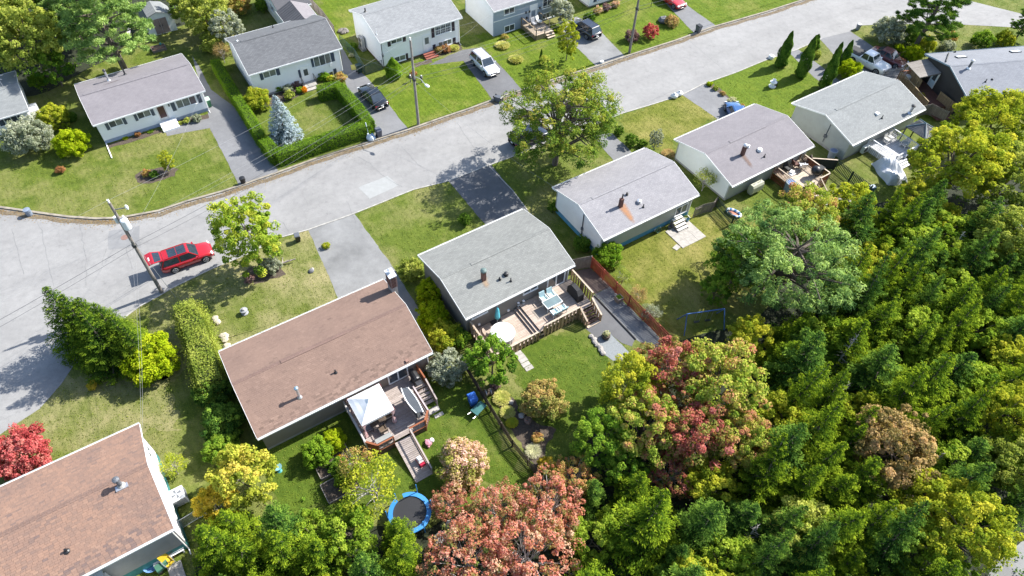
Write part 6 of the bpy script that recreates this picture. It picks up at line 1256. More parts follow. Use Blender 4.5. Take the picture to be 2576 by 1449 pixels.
T1, T5, T6 = tile(1, 0), tile(1, 1), tile(2, 0)
PL = [
 # upper left corner
 ('maple_tree', 'big', 62, 92, 92, 'olive', 'broad olive green maple in the upper left corner', 'tree'), ('maple_tree', 'big', -20, 40, 90, 'olive', 'olive green maple cut by the left edge above the grey roofed bungalow', 'tree'), ('maple_tree', 'big', 70, -20, 80, 'green', 'dark green maple cut by the top left corner', 'tree'), ('maple_tree', 'mid', 128, 165, 45, 'green', 'shaded green tree between the big maple and the bare lawn', 'tree'),
 ('round_shrub', 'bush', 92, 204, 24, 'hedge', 'round green shrub at the edge of the wood left of the white bungalow', 'shrub'), ('pine_tree', 'pine', 262, 62, 112, 'pine', 'large spreading pine above the garden shed path', 'tree'), ('pine_tree', 'pine', 165, 25, 80, 'pine', 'smaller pine left of the large spreading pine', 'tree'),
 ('tree', 'mid', 515, 28, 55, 'olive', 'pale olive tree right of the white garden shed', 'tree'), ('tree', 'mid', 568, 72, 42, 'silver', 'greyish green tree behind the slate roofed house', 'tree'), ('tree', 'shrub', 540, 108, 38, 'olive', 'olive bush at the top end of the narrow hedge', 'shrub'), ('bush', 'sparse', 556, 128, 28, 'brown', 'bare brownish bush at the end of the narrow hedge', 'shrub'), ('bush', 'bush', 600, 10, 34, 'autumn', 'yellow orange bush cut by the top edge beside the dark extension', 'shrub'), ('bush', 'bush', 660, 14, 20, 'green', 'dark green bush against the far white wall at the top', 'shrub'),
 ('pine_tree', 'pine', 210, -5, 70, 'pine', 'pine cut by the top edge left of the shed', 'tree'), ('tree', 'mid', 470, 12, 44, 'olive', 'pale olive tree cut by the top edge right of the shed', 'tree'), ('tree', 'bush', 545, 62, 40, 'yellowgreen', 'yellow green bush behind the narrow hedge end', 'shrub'),
 ('vegetable_plants', 'bush', 852, 1172, 28, 'green', 'dark leafy plants at the lower corner of the raised bed', 'plants'), ('vegetable_plants', 'bush', 868, 1205, 30, 'leafgreen', 'leafy plants filling the long raised bed', 'plants'),
 # garden of G
 ('forsythia', 'bush', 180, 362, 46, 'lime', 'bright lime yellow shrub left of the white bungalow', 'shrub'), ('shrub', 'bush', 68, 345, 62, 'silver', 'large grey green shrub in front of the left edge bungalow', 'shrub'), ('shrub', 'bush', 135, 295, 40, 'yellowgreen', 'yellow green shrub behind the lime yellow one', 'shrub'), ('shrub', 'shrub', 178, 296, 17, 'cedar', 'small dark green shrub at the side of the white bungalow', 'shrub'), ('shrub', 'shrub', 152, 428, 14, 'rust', 'small rust red shrub alone on the large lawn', 'shrub'),
 ('sapling', 'oval', 418, 405, 18, 'yellowgreen', 'young yellow green sapling in the island flower bed', 'tree'), ('flowers', 'shrub', 368, 436, 13, 'autumn', 'orange flowers at the left end of the island flower bed', 'flowers'), ('flowers', 'shrub', 388, 440, 14, 'cedar', 'dark low plant in the middle of the island flower bed', 'shrub'),
 ('flowers', 'shrub', 346, 338, 9, 'rust', 'bronze plant against the blue shaded bungalow wall', 'flowers'), ('flowers', 'hosta', 315, 347, 8, 'lime', 'lime tuft at the bungalow wall near the downspout', 'flowers'), ('flowers', 'hosta', 378, 330, 8, 'green', 'green tuft left of the white front steps', 'flowers'), ('shrub', 'shrub', 495, 298, 14, 'silver', 'pale sage shrub in the bed right of the white front steps', 'shrub'), ('flowers', 'shrub', 470, 304, 11, 'olive', 'low olive plants in the bed right of the white front steps', 'flowers'), ('flowers', 'hosta', 452, 309, 9, 'olive', 'small plant nearest the white front steps', 'flowers'),
 # front of E
 ('shrub', 'bush', 648, 250, 36, 'yellowgreen', 'yellow green bush at the corner of the slate roofed house', 'shrub'), ('rose_bush', 'shrub', 700, 222, 15, 'green', 'dark rose bush against the white wall, left of the pale one', 'shrub'), ('rose_bush', 'shrub', 724, 224, 15, 'silver', 'pale flowering rose bush left of the front door', 'shrub'), ('rose_bush', 'shrub', 742, 212, 15, 'plum', 'dusky rose bush beside the front door railing', 'shrub'), ('shrub', 'shrub', 728, 240, 16, 'olive', 'olive bush between the blue spruce and the rose bushes', 'shrub'), ('shrub', 'shrub', 668, 212, 13, 'cedar', 'dark shrub against the white wall at the left end', 'shrub'), ('shrub', 'shrub', 755, 228, 12, 'green', 'green shrub left of the orange chrysanthemum', 'shrub'), ('chrysanthemum', 'globe', 766, 226, 10, 'orange', 'bright orange round chrysanthemum by the front path', 'flowers'), ('shrub', 'shrub', 812, 193, 17, 'hedge', 'green bush under the bay window', 'shrub'), ('shrub', 'shrub', 832, 198, 13, 'yellowgreen', 'yellowish bush right of the bay window', 'shrub'), ('shrub', 'shrub', 858, 196, 18, 'autumn', 'orange tinted bush at the right corner of the slate roofed house', 'shrub'),
 ('shrub', 'shrub', 886, 118, 15, 'green', 'low shrub along the green chain link fence', 'shrub'), ('shrub', 'shrub', 884, 140, 8, 'cream', 'white flowered shrub along the green chain link fence', 'shrub'),
 # front of F
 ('conical_evergreen', 'cone', 989, 172, 18, 'hedge', 'conical clipped evergreen at the corner of the silver roofed house', 'tree'), ('shrub', 'shrub', 1040, 186, 11, 'rust', 'small rusty shrub behind the streetlight pole', 'shrub'), ('shrub', 'shrub', 1103, 127, 14, 'brown', 'brownish bush left end of the bed under the low windows', 'shrub'), ('shrub', 'shrub', 1122, 124, 14, 'rust', 'reddish bush in the middle of the bed under the low windows', 'shrub'), ('hosta', 'hosta', 1142, 119, 15, 'hostagold', 'pale gold hosta at the right end of the bed under the low windows', 'flowers'),
 ('hosta', 'hosta', 1264, 112, 20, 'hostagold', 'round gold hosta at the corner of the pale blue house', 'flowers'), ('hosta', 'hosta', 1298, 147, 20, 'hostagold', 'round gold hosta on the open lawn below the small deck', 'flowers'), ('shrub', 'shrub', 1269, 95, 12, 'autumn', 'orange plant at the wall of the pale blue house', 'flowers'),
 ('tree', 'mid', 1413, 27, 30, 'silver', 'grey green tree right of the pale blue house deck', 'tree'), ('shrub', 'bush', 1482, 44, 17, 'cedar', 'low dark spreading shrub at the head of the worn driveway', 'shrub'), ('flowers', 'shrub', 1504, 27, 14, 'pink', 'pinkish perennials by the white house corner, left clump', 'flowers'), ('flowers', 'shrub', 1526, 19, 14, 'plum', 'dusky perennials by the white house corner, middle clump', 'flowers'), ('flowers', 'shrub', 1548, 11, 13, 'pink', 'pink tinted perennials by the white house, right clump', 'flowers'), ('flowers', 'hosta', 1397, 78, 7, 'lime', 'thin pale plant at the deck corner', 'flowers'),
 ('burning_bush', 'globe', 1636, 78, 23, 'redbush', 'round bright red bush on the lawn by the third utility pole', 'shrub'), ('shrub', 'shrub', 1589, 92, 22, 'plum', 'purplish grey bush behind the third utility pole', 'shrub'), ('shrub', 'shrub', 1690, 54, 21, 'brown', 'brown twiggy bush beside the boulder', 'shrub'),
 # around C and D fronts
 ('shrub', 'globe', 1556, 328, 16, 'cedar', 'round dark evergreen at the foot of the big pine', 'shrub'), ('shrub', 'globe', 1588, 352, 20, 'cedar', 'round dark evergreen left of the pale columnar shrub', 'shrub'), ('shrub', 'shrub', 1617, 362, 15, 'cedar', 'low dark shrub between the round evergreen and the pale column', 'shrub'), ('columnar_shrub', 'oval', 1651, 350, 18, 'silver', 'pale columnar shrub before the mauve roofed house', 'shrub'), ('grass_clump', 'grass_tuft', 1682, 384, 20, 'brown', 'brown ornamental grass at the corner of the white house', 'grass'), ('tree', 'sparse', 1775, 450, 34, 'olive', 'thin sparse tree in the gap against the white gable', 'tree'),
 ('flowers', 'shrub', 1785, 211, 9, 'lime', 'yellow flowers at the street end of the driveway border', 'flowers'), ('flowers', 'shrub', 1800, 222, 9, 'olive', 'low plants in the driveway border, second from the street', 'flowers'), ('flowers', 'shrub', 1818, 235, 9, 'brown', 'brownish plants in the middle of the driveway border', 'flowers'), ('hydrangea', 'shrub', 1842, 256, 15, 'cream', 'white hydrangea near the blue car', 'flowers'), ('flowers', 'shrub', 1864, 268, 10, 'autumn', 'orange flowers beside the white hydrangea', 'flowers'),
 # right, J front
 ('spruce_tree', 'pine', 2345, 35, 80, 'deepspruce', 'big dark evergreen at the bend of the street', 'tree'), ('shrub', 'bush', 2238, 78, 42, 'silver', 'grey green bush left of the big dark evergreen', 'shrub'), ('shrub', 'bush', 2285, 92, 30, 'cedar', 'dark bush under the big dark evergreen', 'shrub'), ('shrub', 'bush', 2332, 112, 25, 'yellowgreen', 'yellow green bush near the awning', 'shrub'), ('shrub', 'bush', 2298, 135, 26, 'lime', 'lime yellow bush by the maroon sedan', 'shrub'), ('shrub', 'shrub', 2263, 122, 14, 'lime', 'small lime bush above the maroon sedan', 'shrub'), ('shrub', 'shrub', 2392, 95, 18, 'autumn', 'orange bush on the corner lawn', 'shrub'), ('shrub', 'shrub', 2382, 117, 22, 'silver', 'grey bush before the blue grey roof', 'shrub'), ('shrub', 'bush', 2474, 100, 28, 'green', 'dark green bush on the corner lawn', 'shrub'), ('shrub', 'bush', 2528, 98, 27, 'yellowgreen', 'yellowish bush on the corner lawn near the right edge', 'shrub'), ('spruce_tree', 'pine', 2578, 62, 32, 'deepspruce', 'dark evergreen cut by the right edge beside the street', 'tree'), ('shrub', 'bush', 2138, 176, 30, 'lime', 'yellow bush behind the ash grey roof by the pickup', 'shrub'), ('shrub', 'shrub', 2053, 138, 14, 'olive', 'olive weeds between the cedar rows', 'shrub'), ('shrub', 'shrub', 2317, 243, 12, 'yellow', 'small yellow bush beside the ash grey roof', 'shrub'),
 # large trees, right
 ('maple_tree', 'big', 2500, 300, 90, 'yellowgreen', 'yellow green maple covering the corner of the blue grey roof', 'tree', None, .78), ('maple_tree', 'big', 2425, 400, 118, 'yellowgreen', 'widest yellow green maple beyond the white deck', 'tree', None, .78), ('maple_tree', 'big', 2545, 440, 100, 'olive', 'olive maple at the right edge below the blue grey roof', 'tree', None, .78), ('maple_tree', 'big', 2310, 500, 62, 'yellowgreen', 'yellow green tree leaning over the silver tarpaulin', 'tree', None, .78), ('maple_tree', 'big', 2030, 540, 78, 'maple_mix', 'orange tipped maple behind the pale silver pine', 'tree'), ('maple_tree', 'mid', 2140, 520, 60, 'yellowgreen', 'yellow green tree below the small railed deck', 'tree'),
 ('pine_tree', 'roundpine', 1990, 640, 165, 'pine', 'pale silver green pine over the dry yellow lawn', 'tree', None, .78), ('maple_tree', 'big', 1862, 655, 78, 'green', 'green maple on the left flank of the pale pine', 'tree'), ('tree', 'mid', 1800, 730, 38, 'green', 'thin green tree by the blue swing set', 'tree'), ('tree', 'mid', 1890, 845, 55, 'yellowgreen', 'shaded yellow green tree under the pale pine', 'tree'),
 # centre pine
 ('pine_tree', 'roundpine', 1408, 285, 148, 'pinegold', 'big golden tipped pine at the kerb in the centre', 'tree', None, .9),
 ('shrub', 'bush', 1530, 640, 42, 'hedge', 'green shrub at the corner of the white house behind the red fence', 'shrub'), ('shrub', 'sparse', 1567, 695, 30, 'olive', 'sparse olive shrub behind the red fence, nearest the house', 'shrub'), ('shrub', 'sparse', 1605, 740, 28, 'brown', 'sparse brownish shrub midway along the red fence', 'shrub'), ('shrub', 'sparse', 1640, 785, 28, 'silver', 'sparse greyish shrub farthest along the red fence', 'shrub'), ('shrub', 'shrub', 1395, 520, 20, 'cedar', 'dark shrub at the front corner of the white house with blue foundation', 'shrub'), ('shrub', 'shrub', 1464, 615, 28, 'cedar', 'dark shrub in the shade of the white gable', 'shrub'),
 # around A and B
 ('globe_shrub', 'globe', 1168, 552, 20, 'cedar', 'round clipped shrub alone on the lawn by the dark driveway', 'shrub'), ('tall_shrub', 'bush', 1033, 678, 36, 'olive', 'tall clipped shrub at the front corner of the grey roof', 'shrub'), ('shrub', 'bush', 1083, 735, 40, 'lime', 'top bush of the lime green row between the two roofs', 'shrub'), ('shrub', 'bush', 1090, 795, 46, 'lime', 'second bush of the lime green row between the two roofs', 'shrub'), ('shrub', 'bush', 1118, 845, 46, 'yellowgreen', 'third bush of the lime green row between the two roofs', 'shrub'), ('shrub', 'bush', 1155, 852, 30, 'green', 'lowest green bush of the row beside the cedar deck', 'shrub'), ('lilac', 'bush', 1128, 925, 52, 'silver', 'greyish lilac bush below the brown roof corner', 'shrub'), ('tree', 'mid', 1237, 905, 60, 'green', 'bushy green tree at the corner of the hot tub deck', 'tree'),
 ('rhododendron', 'bush', 1366, 1008, 62, 'rhody', 'large round rust and gold shrub round a bird bath', 'shrub'), ('hosta', 'hosta', 1262, 1000, 24, 'hostagold', 'gold hosta at the top of the rock garden', 'flowers'), ('hosta', 'hosta', 1277, 1036, 21, 'hostagold', 'gold hosta beside the picket fence', 'flowers'), ('hosta', 'hosta', 1288, 1062, 17, 'hosta' if False else 'yellowgreen', 'green gold hosta below the other two', 'flowers'), ('shrub', 'shrub', 1352, 1102, 18, 'autumn', 'small golden brown shrub in the mulch bed', 'shrub'), ('grass_clump', 'grass_tuft', 1342, 1132, 24, 'cream', 'pale ornamental grass in the mulch bed', 'grass'), ('shrub', 'shrub', 1245, 968, 16, 'plum', 'dark reddish plant by the wooden barrel', 'shrub'), ('shrub', 'shrub', 1312, 1030, 11, 'green', 'small green plant at the edge of the round gold shrub', 'shrub'),
 ('tree', 'oval', 621, 588, 80, 'streetgreen', 'oval yellow green street tree beside the red SUV', 'tree'), ('barberry', 'shrub', 628, 700, 17, 'plum', 'small purple barberry at the foot of the street tree', 'shrub'), ('shrub', 'bush', 680, 668, 28, 'silver', 'pale silvery shrub in the dry front lawn', 'shrub'), ('shrub', 'shrub', 820, 618, 12, 'yellowgreen', 'weedy patch at the edge of the driveway', 'shrub'),
 ('evergreen', 'bush', 535, 985, 50, 'deepspruce', 'dark evergreen bush at the corner of the brown roof', 'shrub'), ('evergreen', 'bush', 560, 1062, 60, 'deepspruce', 'wide dark evergreen in the shade of the brown roof', 'shrub'), ('evergreen', 'bush', 560, 1130, 48, 'green', 'bluish green shrub below the wide dark evergreen', 'shrub'),
 ('tree', 'bush', 380, 900, 72, 'lime', 'round lime yellow tree beside the street spruces', 'tree'), ('shrub', 'shrub', 232, 970, 16, 'yellow', 'small yellow shrub under the street spruces', 'shrub'), ('burning_bush', 'bush', 55, 1140, 78, 'redbush', 'large bright red burning bush by the russet roof', 'shrub'), ('shrub', 'sparse', 432, 1172, 40, 'yellowgreen', 'loose light green shrub beside the white gable', 'shrub'),
 # bottom
 ('tree', 'mid', 610, 1195, 78, 'gold', 'golden yellow tree below the brown roofed house', 'tree'), ('tree', 'mid', 545, 1265, 50, 'yellow', 'yellow shrub at the end of the chain link fence', 'shrub'), ('vegetable_plants', 'bush', 800, 1138, 44, 'hedge', 'leafy vegetable plants filling the raised bed', 'plants'), ('vegetable_plants', 'bush', 838, 1112, 36, 'lime', 'lighter vegetable plants at the wall end of the raised bed', 'plants'), ('flowers', 'shrub', 855, 1153, 12, 'orange', 'orange flowers at the corner of the raised bed', 'flowers'), ('tree', 'sparse', 935, 1215, 88, 'yellowgreen', 'thin yellowing tree with bare branches left of the ramp', 'tree'), ('tree', 'sparse', 900, 1165, 55, 'autumn', 'small thin orange tinted tree beside the octagonal deck', 'tree'),
 ('hydrangea', 'bush', 1163, 1165, 74, 'pink', 'large pink hydrangea bush right of the ramp', 'shrub'), ('maple_tree', 'scrub', 1250, 1285, 78, 'coral', 'coral red maple scrub right of the trampoline', 'tree'), ('maple_tree', 'scrub', 1380, 1275, 92, 'coral', 'coral red maple below the picket fence', 'tree'), ('maple_tree', 'scrub', 1175, 1405, 110, 'coral', 'coral and green maple cut by the bottom edge', 'tree'), ('maple_tree', 'scrub', 1330, 1390, 120, 'coral', 'widest coral red maple at the bottom edge', 'tree'), ('maple_tree', 'scrub', 1130, 1265, 50, 'coral', 'small deep red maple behind the trampoline', 'tree'), ('maple_tree', 'scrub', 1440, 1205, 62, 'autumn', 'thin orange maple beside the mulch bed', 'tree'), ('shrub', 'bush', 1375, 1172, 26, 'yellow', 'yellow shrub at the lower end of the picket fence', 'shrub'),
 # mixed maples
 ('maple_tree', 'big', 1690, 935, 88, 'crimson', 'crimson topped maple beside the gravel path', 'tree'), ('maple_tree', 'big', 1590, 965, 80, 'yellowgreen', 'yellow green maple at the edge of the back lawn', 'tree'), ('maple_tree', 'big', 1810, 970, 112, 'maple_mix', 'wide yellow maple right of the crimson one', 'tree'), ('maple_tree', 'big', 1745, 1085, 95, 'crimson', 'red and green maple below the crimson one', 'tree'), ('maple_tree', 'big', 1630, 1070, 92, 'maple_mix', 'green and rust maple at the lower lawn corner', 'tree'), ('maple_tree', 'big', 1865, 1100, 80, 'maple_mix', 'yellow green maple against the spruces', 'tree'), ('maple_tree', 'big', 1515, 1100, 72, 'green', 'green tree left of the rust maple', 'tree'), ('tree', 'mid', 1570, 1168, 55, 'green', 'shaded green tree under the rust maple', 'tree'), ('spruce_tree', 'spruce', 1490, 1240, 48, 'deepspruce', 'dark spruce right of the coral red maples', 'tree'), ('spruce_tree', 'spruce', 1600, 1235, 58, 'spruce', 'bright spruce below the rust maple', 'tree'), ('maple_tree', 'scrub', 1690, 1190, 62, 'crimson', 'dark crimson maple among the lower spruces', 'tree'),
 ('maple_tree', 'big', 2245, 1125, 105, 'brown', 'brownish orange maple among the spruces', 'tree'), ('maple_tree', 'mid', 2285, 1310, 52, 'autumn', 'small orange maple in a dark gap of the spruces', 'tree'), ('birch_tree', 'big', 2425, 1325, 112, 'yellowgreen', 'yellow green tree at the lower right path', 'tree'), ('birch_tree', 'big', 2550, 1040, 85, 'yellowgreen', 'yellow green tree at the right edge among the spruces', 'tree'), ('birch_tree', 'big', 2560, 1180, 80, 'olive', 'olive tree at the right edge above the path', 'tree'), ('birch_tree', 'big', 2540, 590, 85, 'olive', 'olive tree over the blue trampoline at the right edge', 'tree'), ('spruce_tree', 'spruce', 1000, 1338, 55, 'spruce', 'green spruce hiding the left rim of the trampoline', 'tree'), ('maple_tree', 'mid', 2010, 1330, 80, 'olive', 'pale olive tree among the bottom spruces', 'tree')]
for q in PL: grow(*q)
for b_, t_, r_, lb in (((1962, 166), (1985, 79), 14, 'first columnar cedar from the street corner of the row'), ((2012, 193), (2038, 90), 15, 'widest columnar cedar, second in the row'), ((2042, 132), (2057, 86), 12, 'short columnar cedar behind the second one'), ((2072, 221), (2096, 126), 14, 'columnar cedar touching the ash grey roof'), ((2097, 160), (2108, 106), 9, 'slim columnar cedar behind the path'), ((2116, 168), (2133, 102), 11, 'columnar cedar nearest the pickup bed'), ((2212, 75), (2219, 47), 7, 'small dark columnar juniper by the street bend')): grow_tip('cedar_tree', 'column', b_, t_, r_, 'cedar', lb, group='columnar cedars' if r_ > 8 else None)
grow_tip('cedar_tree', 'column', (1360, 164), (1357, 124), 4.5, 'cedar', 'tiny dark columnar evergreen on the lawn above the big pine')
grow_tip('birch_tree', 'oval', (1424, 152), (1448, 47), 29, 'yellowgreen', 'slender yellowing birch hiding the black SUV', unit_h=3.3)
grow_tip('blue_spruce', 'blue_spruce', (721, 348), (696, 240), 46, 'blue', 'silvery blue spruce inside the clipped hedge', unit_h=2.7)
for i, (x, y, H_) in enumerate(((112, 722, 7.6), (152, 742, 7.4), (195, 778, 7.4), (192, 750, 6.6), (235, 765, 6.5), (272, 790, 6.2), (305, 818, 5.6))):
    p = at(x, y, H_); p.z = 0; put('spruce_tree', 'layered', p, (2.75, 2.5, 2.6, 2.3, 2.3, 2.1, 1.9)[i], 'streetspruce', ['leftmost spruce of the clump at the street, tallest', 'second spruce from the left in the street clump', 'front spruce in the middle of the street clump', 'back spruce in the middle of the street clump', 'third spruce from the right in the street clump', 'second spruce from the right in the street clump', 'rightmost and shortest spruce of the street clump'][i], 'tree', 'spruces clumped at the street', H_/(3.6*(2.75, 2.5, 2.6, 2.3, 2.3, 2.1, 1.9)[i]))
# the wood: spruces spread over the ground behind the yards
def inside(x, y, poly):
    c = False
    for (x0, y0), (x1, y1) in zip(poly, poly[1:]+poly[:1]):
        if (y0 > y) != (y1 > y) and x < (x1-x0)*(y-y0)/(y1-y0)+x0: c = not c
    return c
WOOD = [(2150, 540), (2290, 500), (2420, 500), (2650, 540), (2700, 1560), (1420, 1560), (1500, 1300), (1600, 1240), (1700, 1230), (1800, 1190), (1930, 1080), (1960, 960), (1930, 860), (2110, 800)]
WOOD2 = [(530, 1290), (640, 1230), (760, 1250), (860, 1300), (960, 1350), (1050, 1400), (1060, 1560), (480, 1560)]
KEEP = [(2245, 1125, 75), (2285, 1310, 55), (2425, 1325, 100), (2550, 1040, 60), (2560, 1180, 60), (2010, 1330, 55), (2110, 900, 45), (2180, 1330, 30), (2545, 1420, 135)]
pts = []
for poly, sp, lab, grp in ((WOOD, 2.7, 'green spruce in the dense wood behind the yards', 'spruces of the wood'), (WOOD2, 2.5, 'green spruce in the clump left of the trampoline', 'spruces left of the trampoline')):
    w_ = [at(x, y, 4) for x, y in poly]; x0, x1 = min(p.x for p in w_), max(p.x for p in w_); y0, y1 = min(p.y for p in w_), max(p.y for p in w_); j = 0; y = y0
    while y < y1:
        x = x0+(j % 2)*sp/2
        while x < x1:
            px, py = x+random.uniform(-.75, .75), y+random.uniform(-.75, .75); H_ = random.uniform(4.6, 8.6) if poly is WOOD else random.uniform(4.5, 7.0); vx, vy = proj((px, py, H_*.5))
            if inside(vx, vy, poly) and not any(math.hypot(vx-a, vy-b) < r_ for a, b, r_ in KEEP) and random.random() > .05:
                pts.append((px, py, H_, lab, grp, poly is WOOD))
            x += sp
        y += sp*.87; j += 1
for px, py, H_, lab, grp, big in pts:
    r_ = random.uniform(1.5, 2.7) if big else random.uniform(1.5, 2.1); q = random.random(); k3 = math.sin(px*.31+1)*math.cos(py*.27)
    if q < .16+.2*max(0, k3): put('young_birch', 'mid', (px, py, 0), r_*.95, 'leafgreen' if random.random() < .7 else 'yellowgreen', 'rounded light green leafy tree '+('among the spruces of the wood' if big else 'among the spruces left of the trampoline'), 'tree', 'leafy trees among the spruces' if big else 'leafy trees left of the trampoline', .8)
    elif q < .22 and big: put('young_maple', 'mid', (px, py, 0), r_*.8, 'brown', 'small rusty brown maple among the spruces of the wood', 'tree', 'rusty maples among the spruces', .85)
    elif q < .5: put('spruce_tree', 'spruce', (px, py, 0), r_*1.05, 'deepspruce', lab.replace('green spruce', 'dark bluish spruce'), 'tree', grp.replace('spruces', 'dark spruces'), H_/(3.3*r_))
    else: put('spruce_tree', 'spruce', (px, py, 0), r_, 'spruce', lab.replace('green spruce', 'bright green spruce'), 'tree', grp, H_/(3.3*r_))
for o in COL.objects:
    if o.name.startswith('spruce_tree') and 'group' in o and 'street' not in o['group']: o.rotation_euler.x += random.gauss(0, .06); o.rotation_euler.y += random.gauss(0, .06)
for i, (x, y) in enumerate(((2110, 905), (2190, 1330), (2095, 1010), (2380, 640), (2330, 1180), (1880, 1350))):     # dead grey snags in the gaps
    p = at(x, y, 2); mb = MB(); H_ = random.uniform(3.5, 5.5); mb.tube((0, 0, 0), (.3, .2, H_), .09, .02, n=6)
    for k in range(40): t = random.uniform(.2, 1); a = random.uniform(0, 6.28); L_ = random.uniform(.5, 1.4)*(1.2-t); mb.tube((.3*t, .2*t, t*H_), (.3*t+L_*math.cos(a), .2*t+L_*math.sin(a), t*H_+L_*.25), .018, .004, n=4)
    tag(mb.build('dead_tree', M_barkg, loc=(p.x, p.y, 0)), 'bare grey dead tree in a dark gap of the wood', 'tree', 'dead trees in the wood')
# blades standing out of the lawns, and fallen leaves
def np_inside(X, Y, poly):
    c = np.zeros(len(X), bool)
    for (x0, y0), (x1, y1) in zip(poly, poly[1:]+poly[:1]):
        with np.errstate(divide='ignore', invalid='ignore'): c ^= ((y0 > Y) != (y1 > Y)) & (X < (x1-x0)*(Y-y0)/(y1-y0)+x0)
    return c
fr = [at(-40, -40), at(2620, -40), at(2620, 1500), at(-40, 1500)]; n_ = 330000
X = rng.uniform(min(q.x for q in fr), max(q.x for q in fr), n_); Y = rng.uniform(min(q.y for q in fr), max(q.y for q in fr), n_); ok = np_inside(X, Y, [(q.x, q.y) for q in fr])
for nm, pl in SHEETS:
    if 'lawn' not in nm: ok &= ~np_inside(X, Y, [(q.x, q.y) for q in pl])
ok &= ~np_inside(X, Y, [(q.x, q.y) for q in list(reversed(_n))+_s])
for h in HS: L, W = HS[h][3:5]; ok &= ~np_inside(X, Y, [tuple(hp(h, a*(L/2-.2), b*(W/2-.35)))[:2] for a, b in ((-1, -1), (1, -1), (1, 1), (-1, 1))])
for h, (x0, x1, y0, y1) in (('A', (-5, 5.8, -8.7, -3)), ('B', (-.7, 5.9, -8.9, -3)), ('D', (.6, 5, -9, -3)), ('I', (2.2, 6.5, -8, -3)), ('K', (-1.7, 1.4, -7.3, -3)), ('C', (1.9, 5.2, -7, -4))): ok &= ~np_inside(X, Y, [tuple(hp(h, a, b))[:2] for a, b in ((x0, y0), (x1, y0), (x1, y1), (x0, y1))])
X, Y = X[ok], Y[ok]; k = len(X); pn = np.sin(X*.9+np.sin(Y*.6)*2)*np.cos(Y*.8+np.sin(X*.5)*2)
L = rng.uniform(.07, .17, k); o = obj('grass', leaves_mesh('grass', np.stack([X, Y, .012+L*.22], 1), np.array([0, 0, .9])+sph(k)*.75, sph(k)+np.array([0, 0, .35]), L, L*.34, .45+.18*pn+rng.normal(size=k)*.2), None, kind='stuff'); with_mat(o, LM['blade'])
k = 5200; ei = rng.integers(0, len(_n)-1, k); t_ = rng.random(k); A_ = np.array([tuple(q) for q in _n]); q_ = A_[ei]*(1-t_[:, None])+A_[ei+1]*t_[:, None]; dn = A_[ei+1]-A_[ei]; dn = np.stack([dn[:, 1], -dn[:, 0], dn[:, 2]*0], 1); dn = unit(dn); off = np.abs(rng.normal(size=k))*.5+.05
q_ = q_+dn*off[:, None]; q_[:, 2] = .03; L = rng.uniform(.05, .13, k); o = obj('fallen_leaves', leaves_mesh('fallen_leaves', q_, np.array([0, 0, 1.])+sph(k)*.5, sph(k), L, L*.7, rng.random(k)), None, kind='stuff'); with_mat(o, LM['litter'])
# low undergrowth between the trunks, one mass
P, N = [], []
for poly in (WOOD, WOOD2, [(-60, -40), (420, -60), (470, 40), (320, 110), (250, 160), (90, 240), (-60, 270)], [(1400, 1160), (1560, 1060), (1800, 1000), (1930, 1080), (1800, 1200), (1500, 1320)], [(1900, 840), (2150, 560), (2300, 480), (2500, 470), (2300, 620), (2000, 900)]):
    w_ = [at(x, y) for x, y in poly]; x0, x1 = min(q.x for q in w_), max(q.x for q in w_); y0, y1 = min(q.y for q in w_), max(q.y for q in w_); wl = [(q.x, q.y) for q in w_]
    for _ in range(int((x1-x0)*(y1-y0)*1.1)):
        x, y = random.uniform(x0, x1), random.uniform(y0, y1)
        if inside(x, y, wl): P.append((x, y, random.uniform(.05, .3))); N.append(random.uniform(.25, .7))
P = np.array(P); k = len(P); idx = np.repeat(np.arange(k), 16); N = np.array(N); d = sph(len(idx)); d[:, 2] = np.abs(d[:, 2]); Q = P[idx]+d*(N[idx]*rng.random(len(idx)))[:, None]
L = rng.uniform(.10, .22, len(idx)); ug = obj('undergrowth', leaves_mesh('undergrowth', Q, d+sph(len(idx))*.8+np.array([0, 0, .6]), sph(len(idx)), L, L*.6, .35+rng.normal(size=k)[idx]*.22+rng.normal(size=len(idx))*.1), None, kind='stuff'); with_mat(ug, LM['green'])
print('spruces', len(pts))

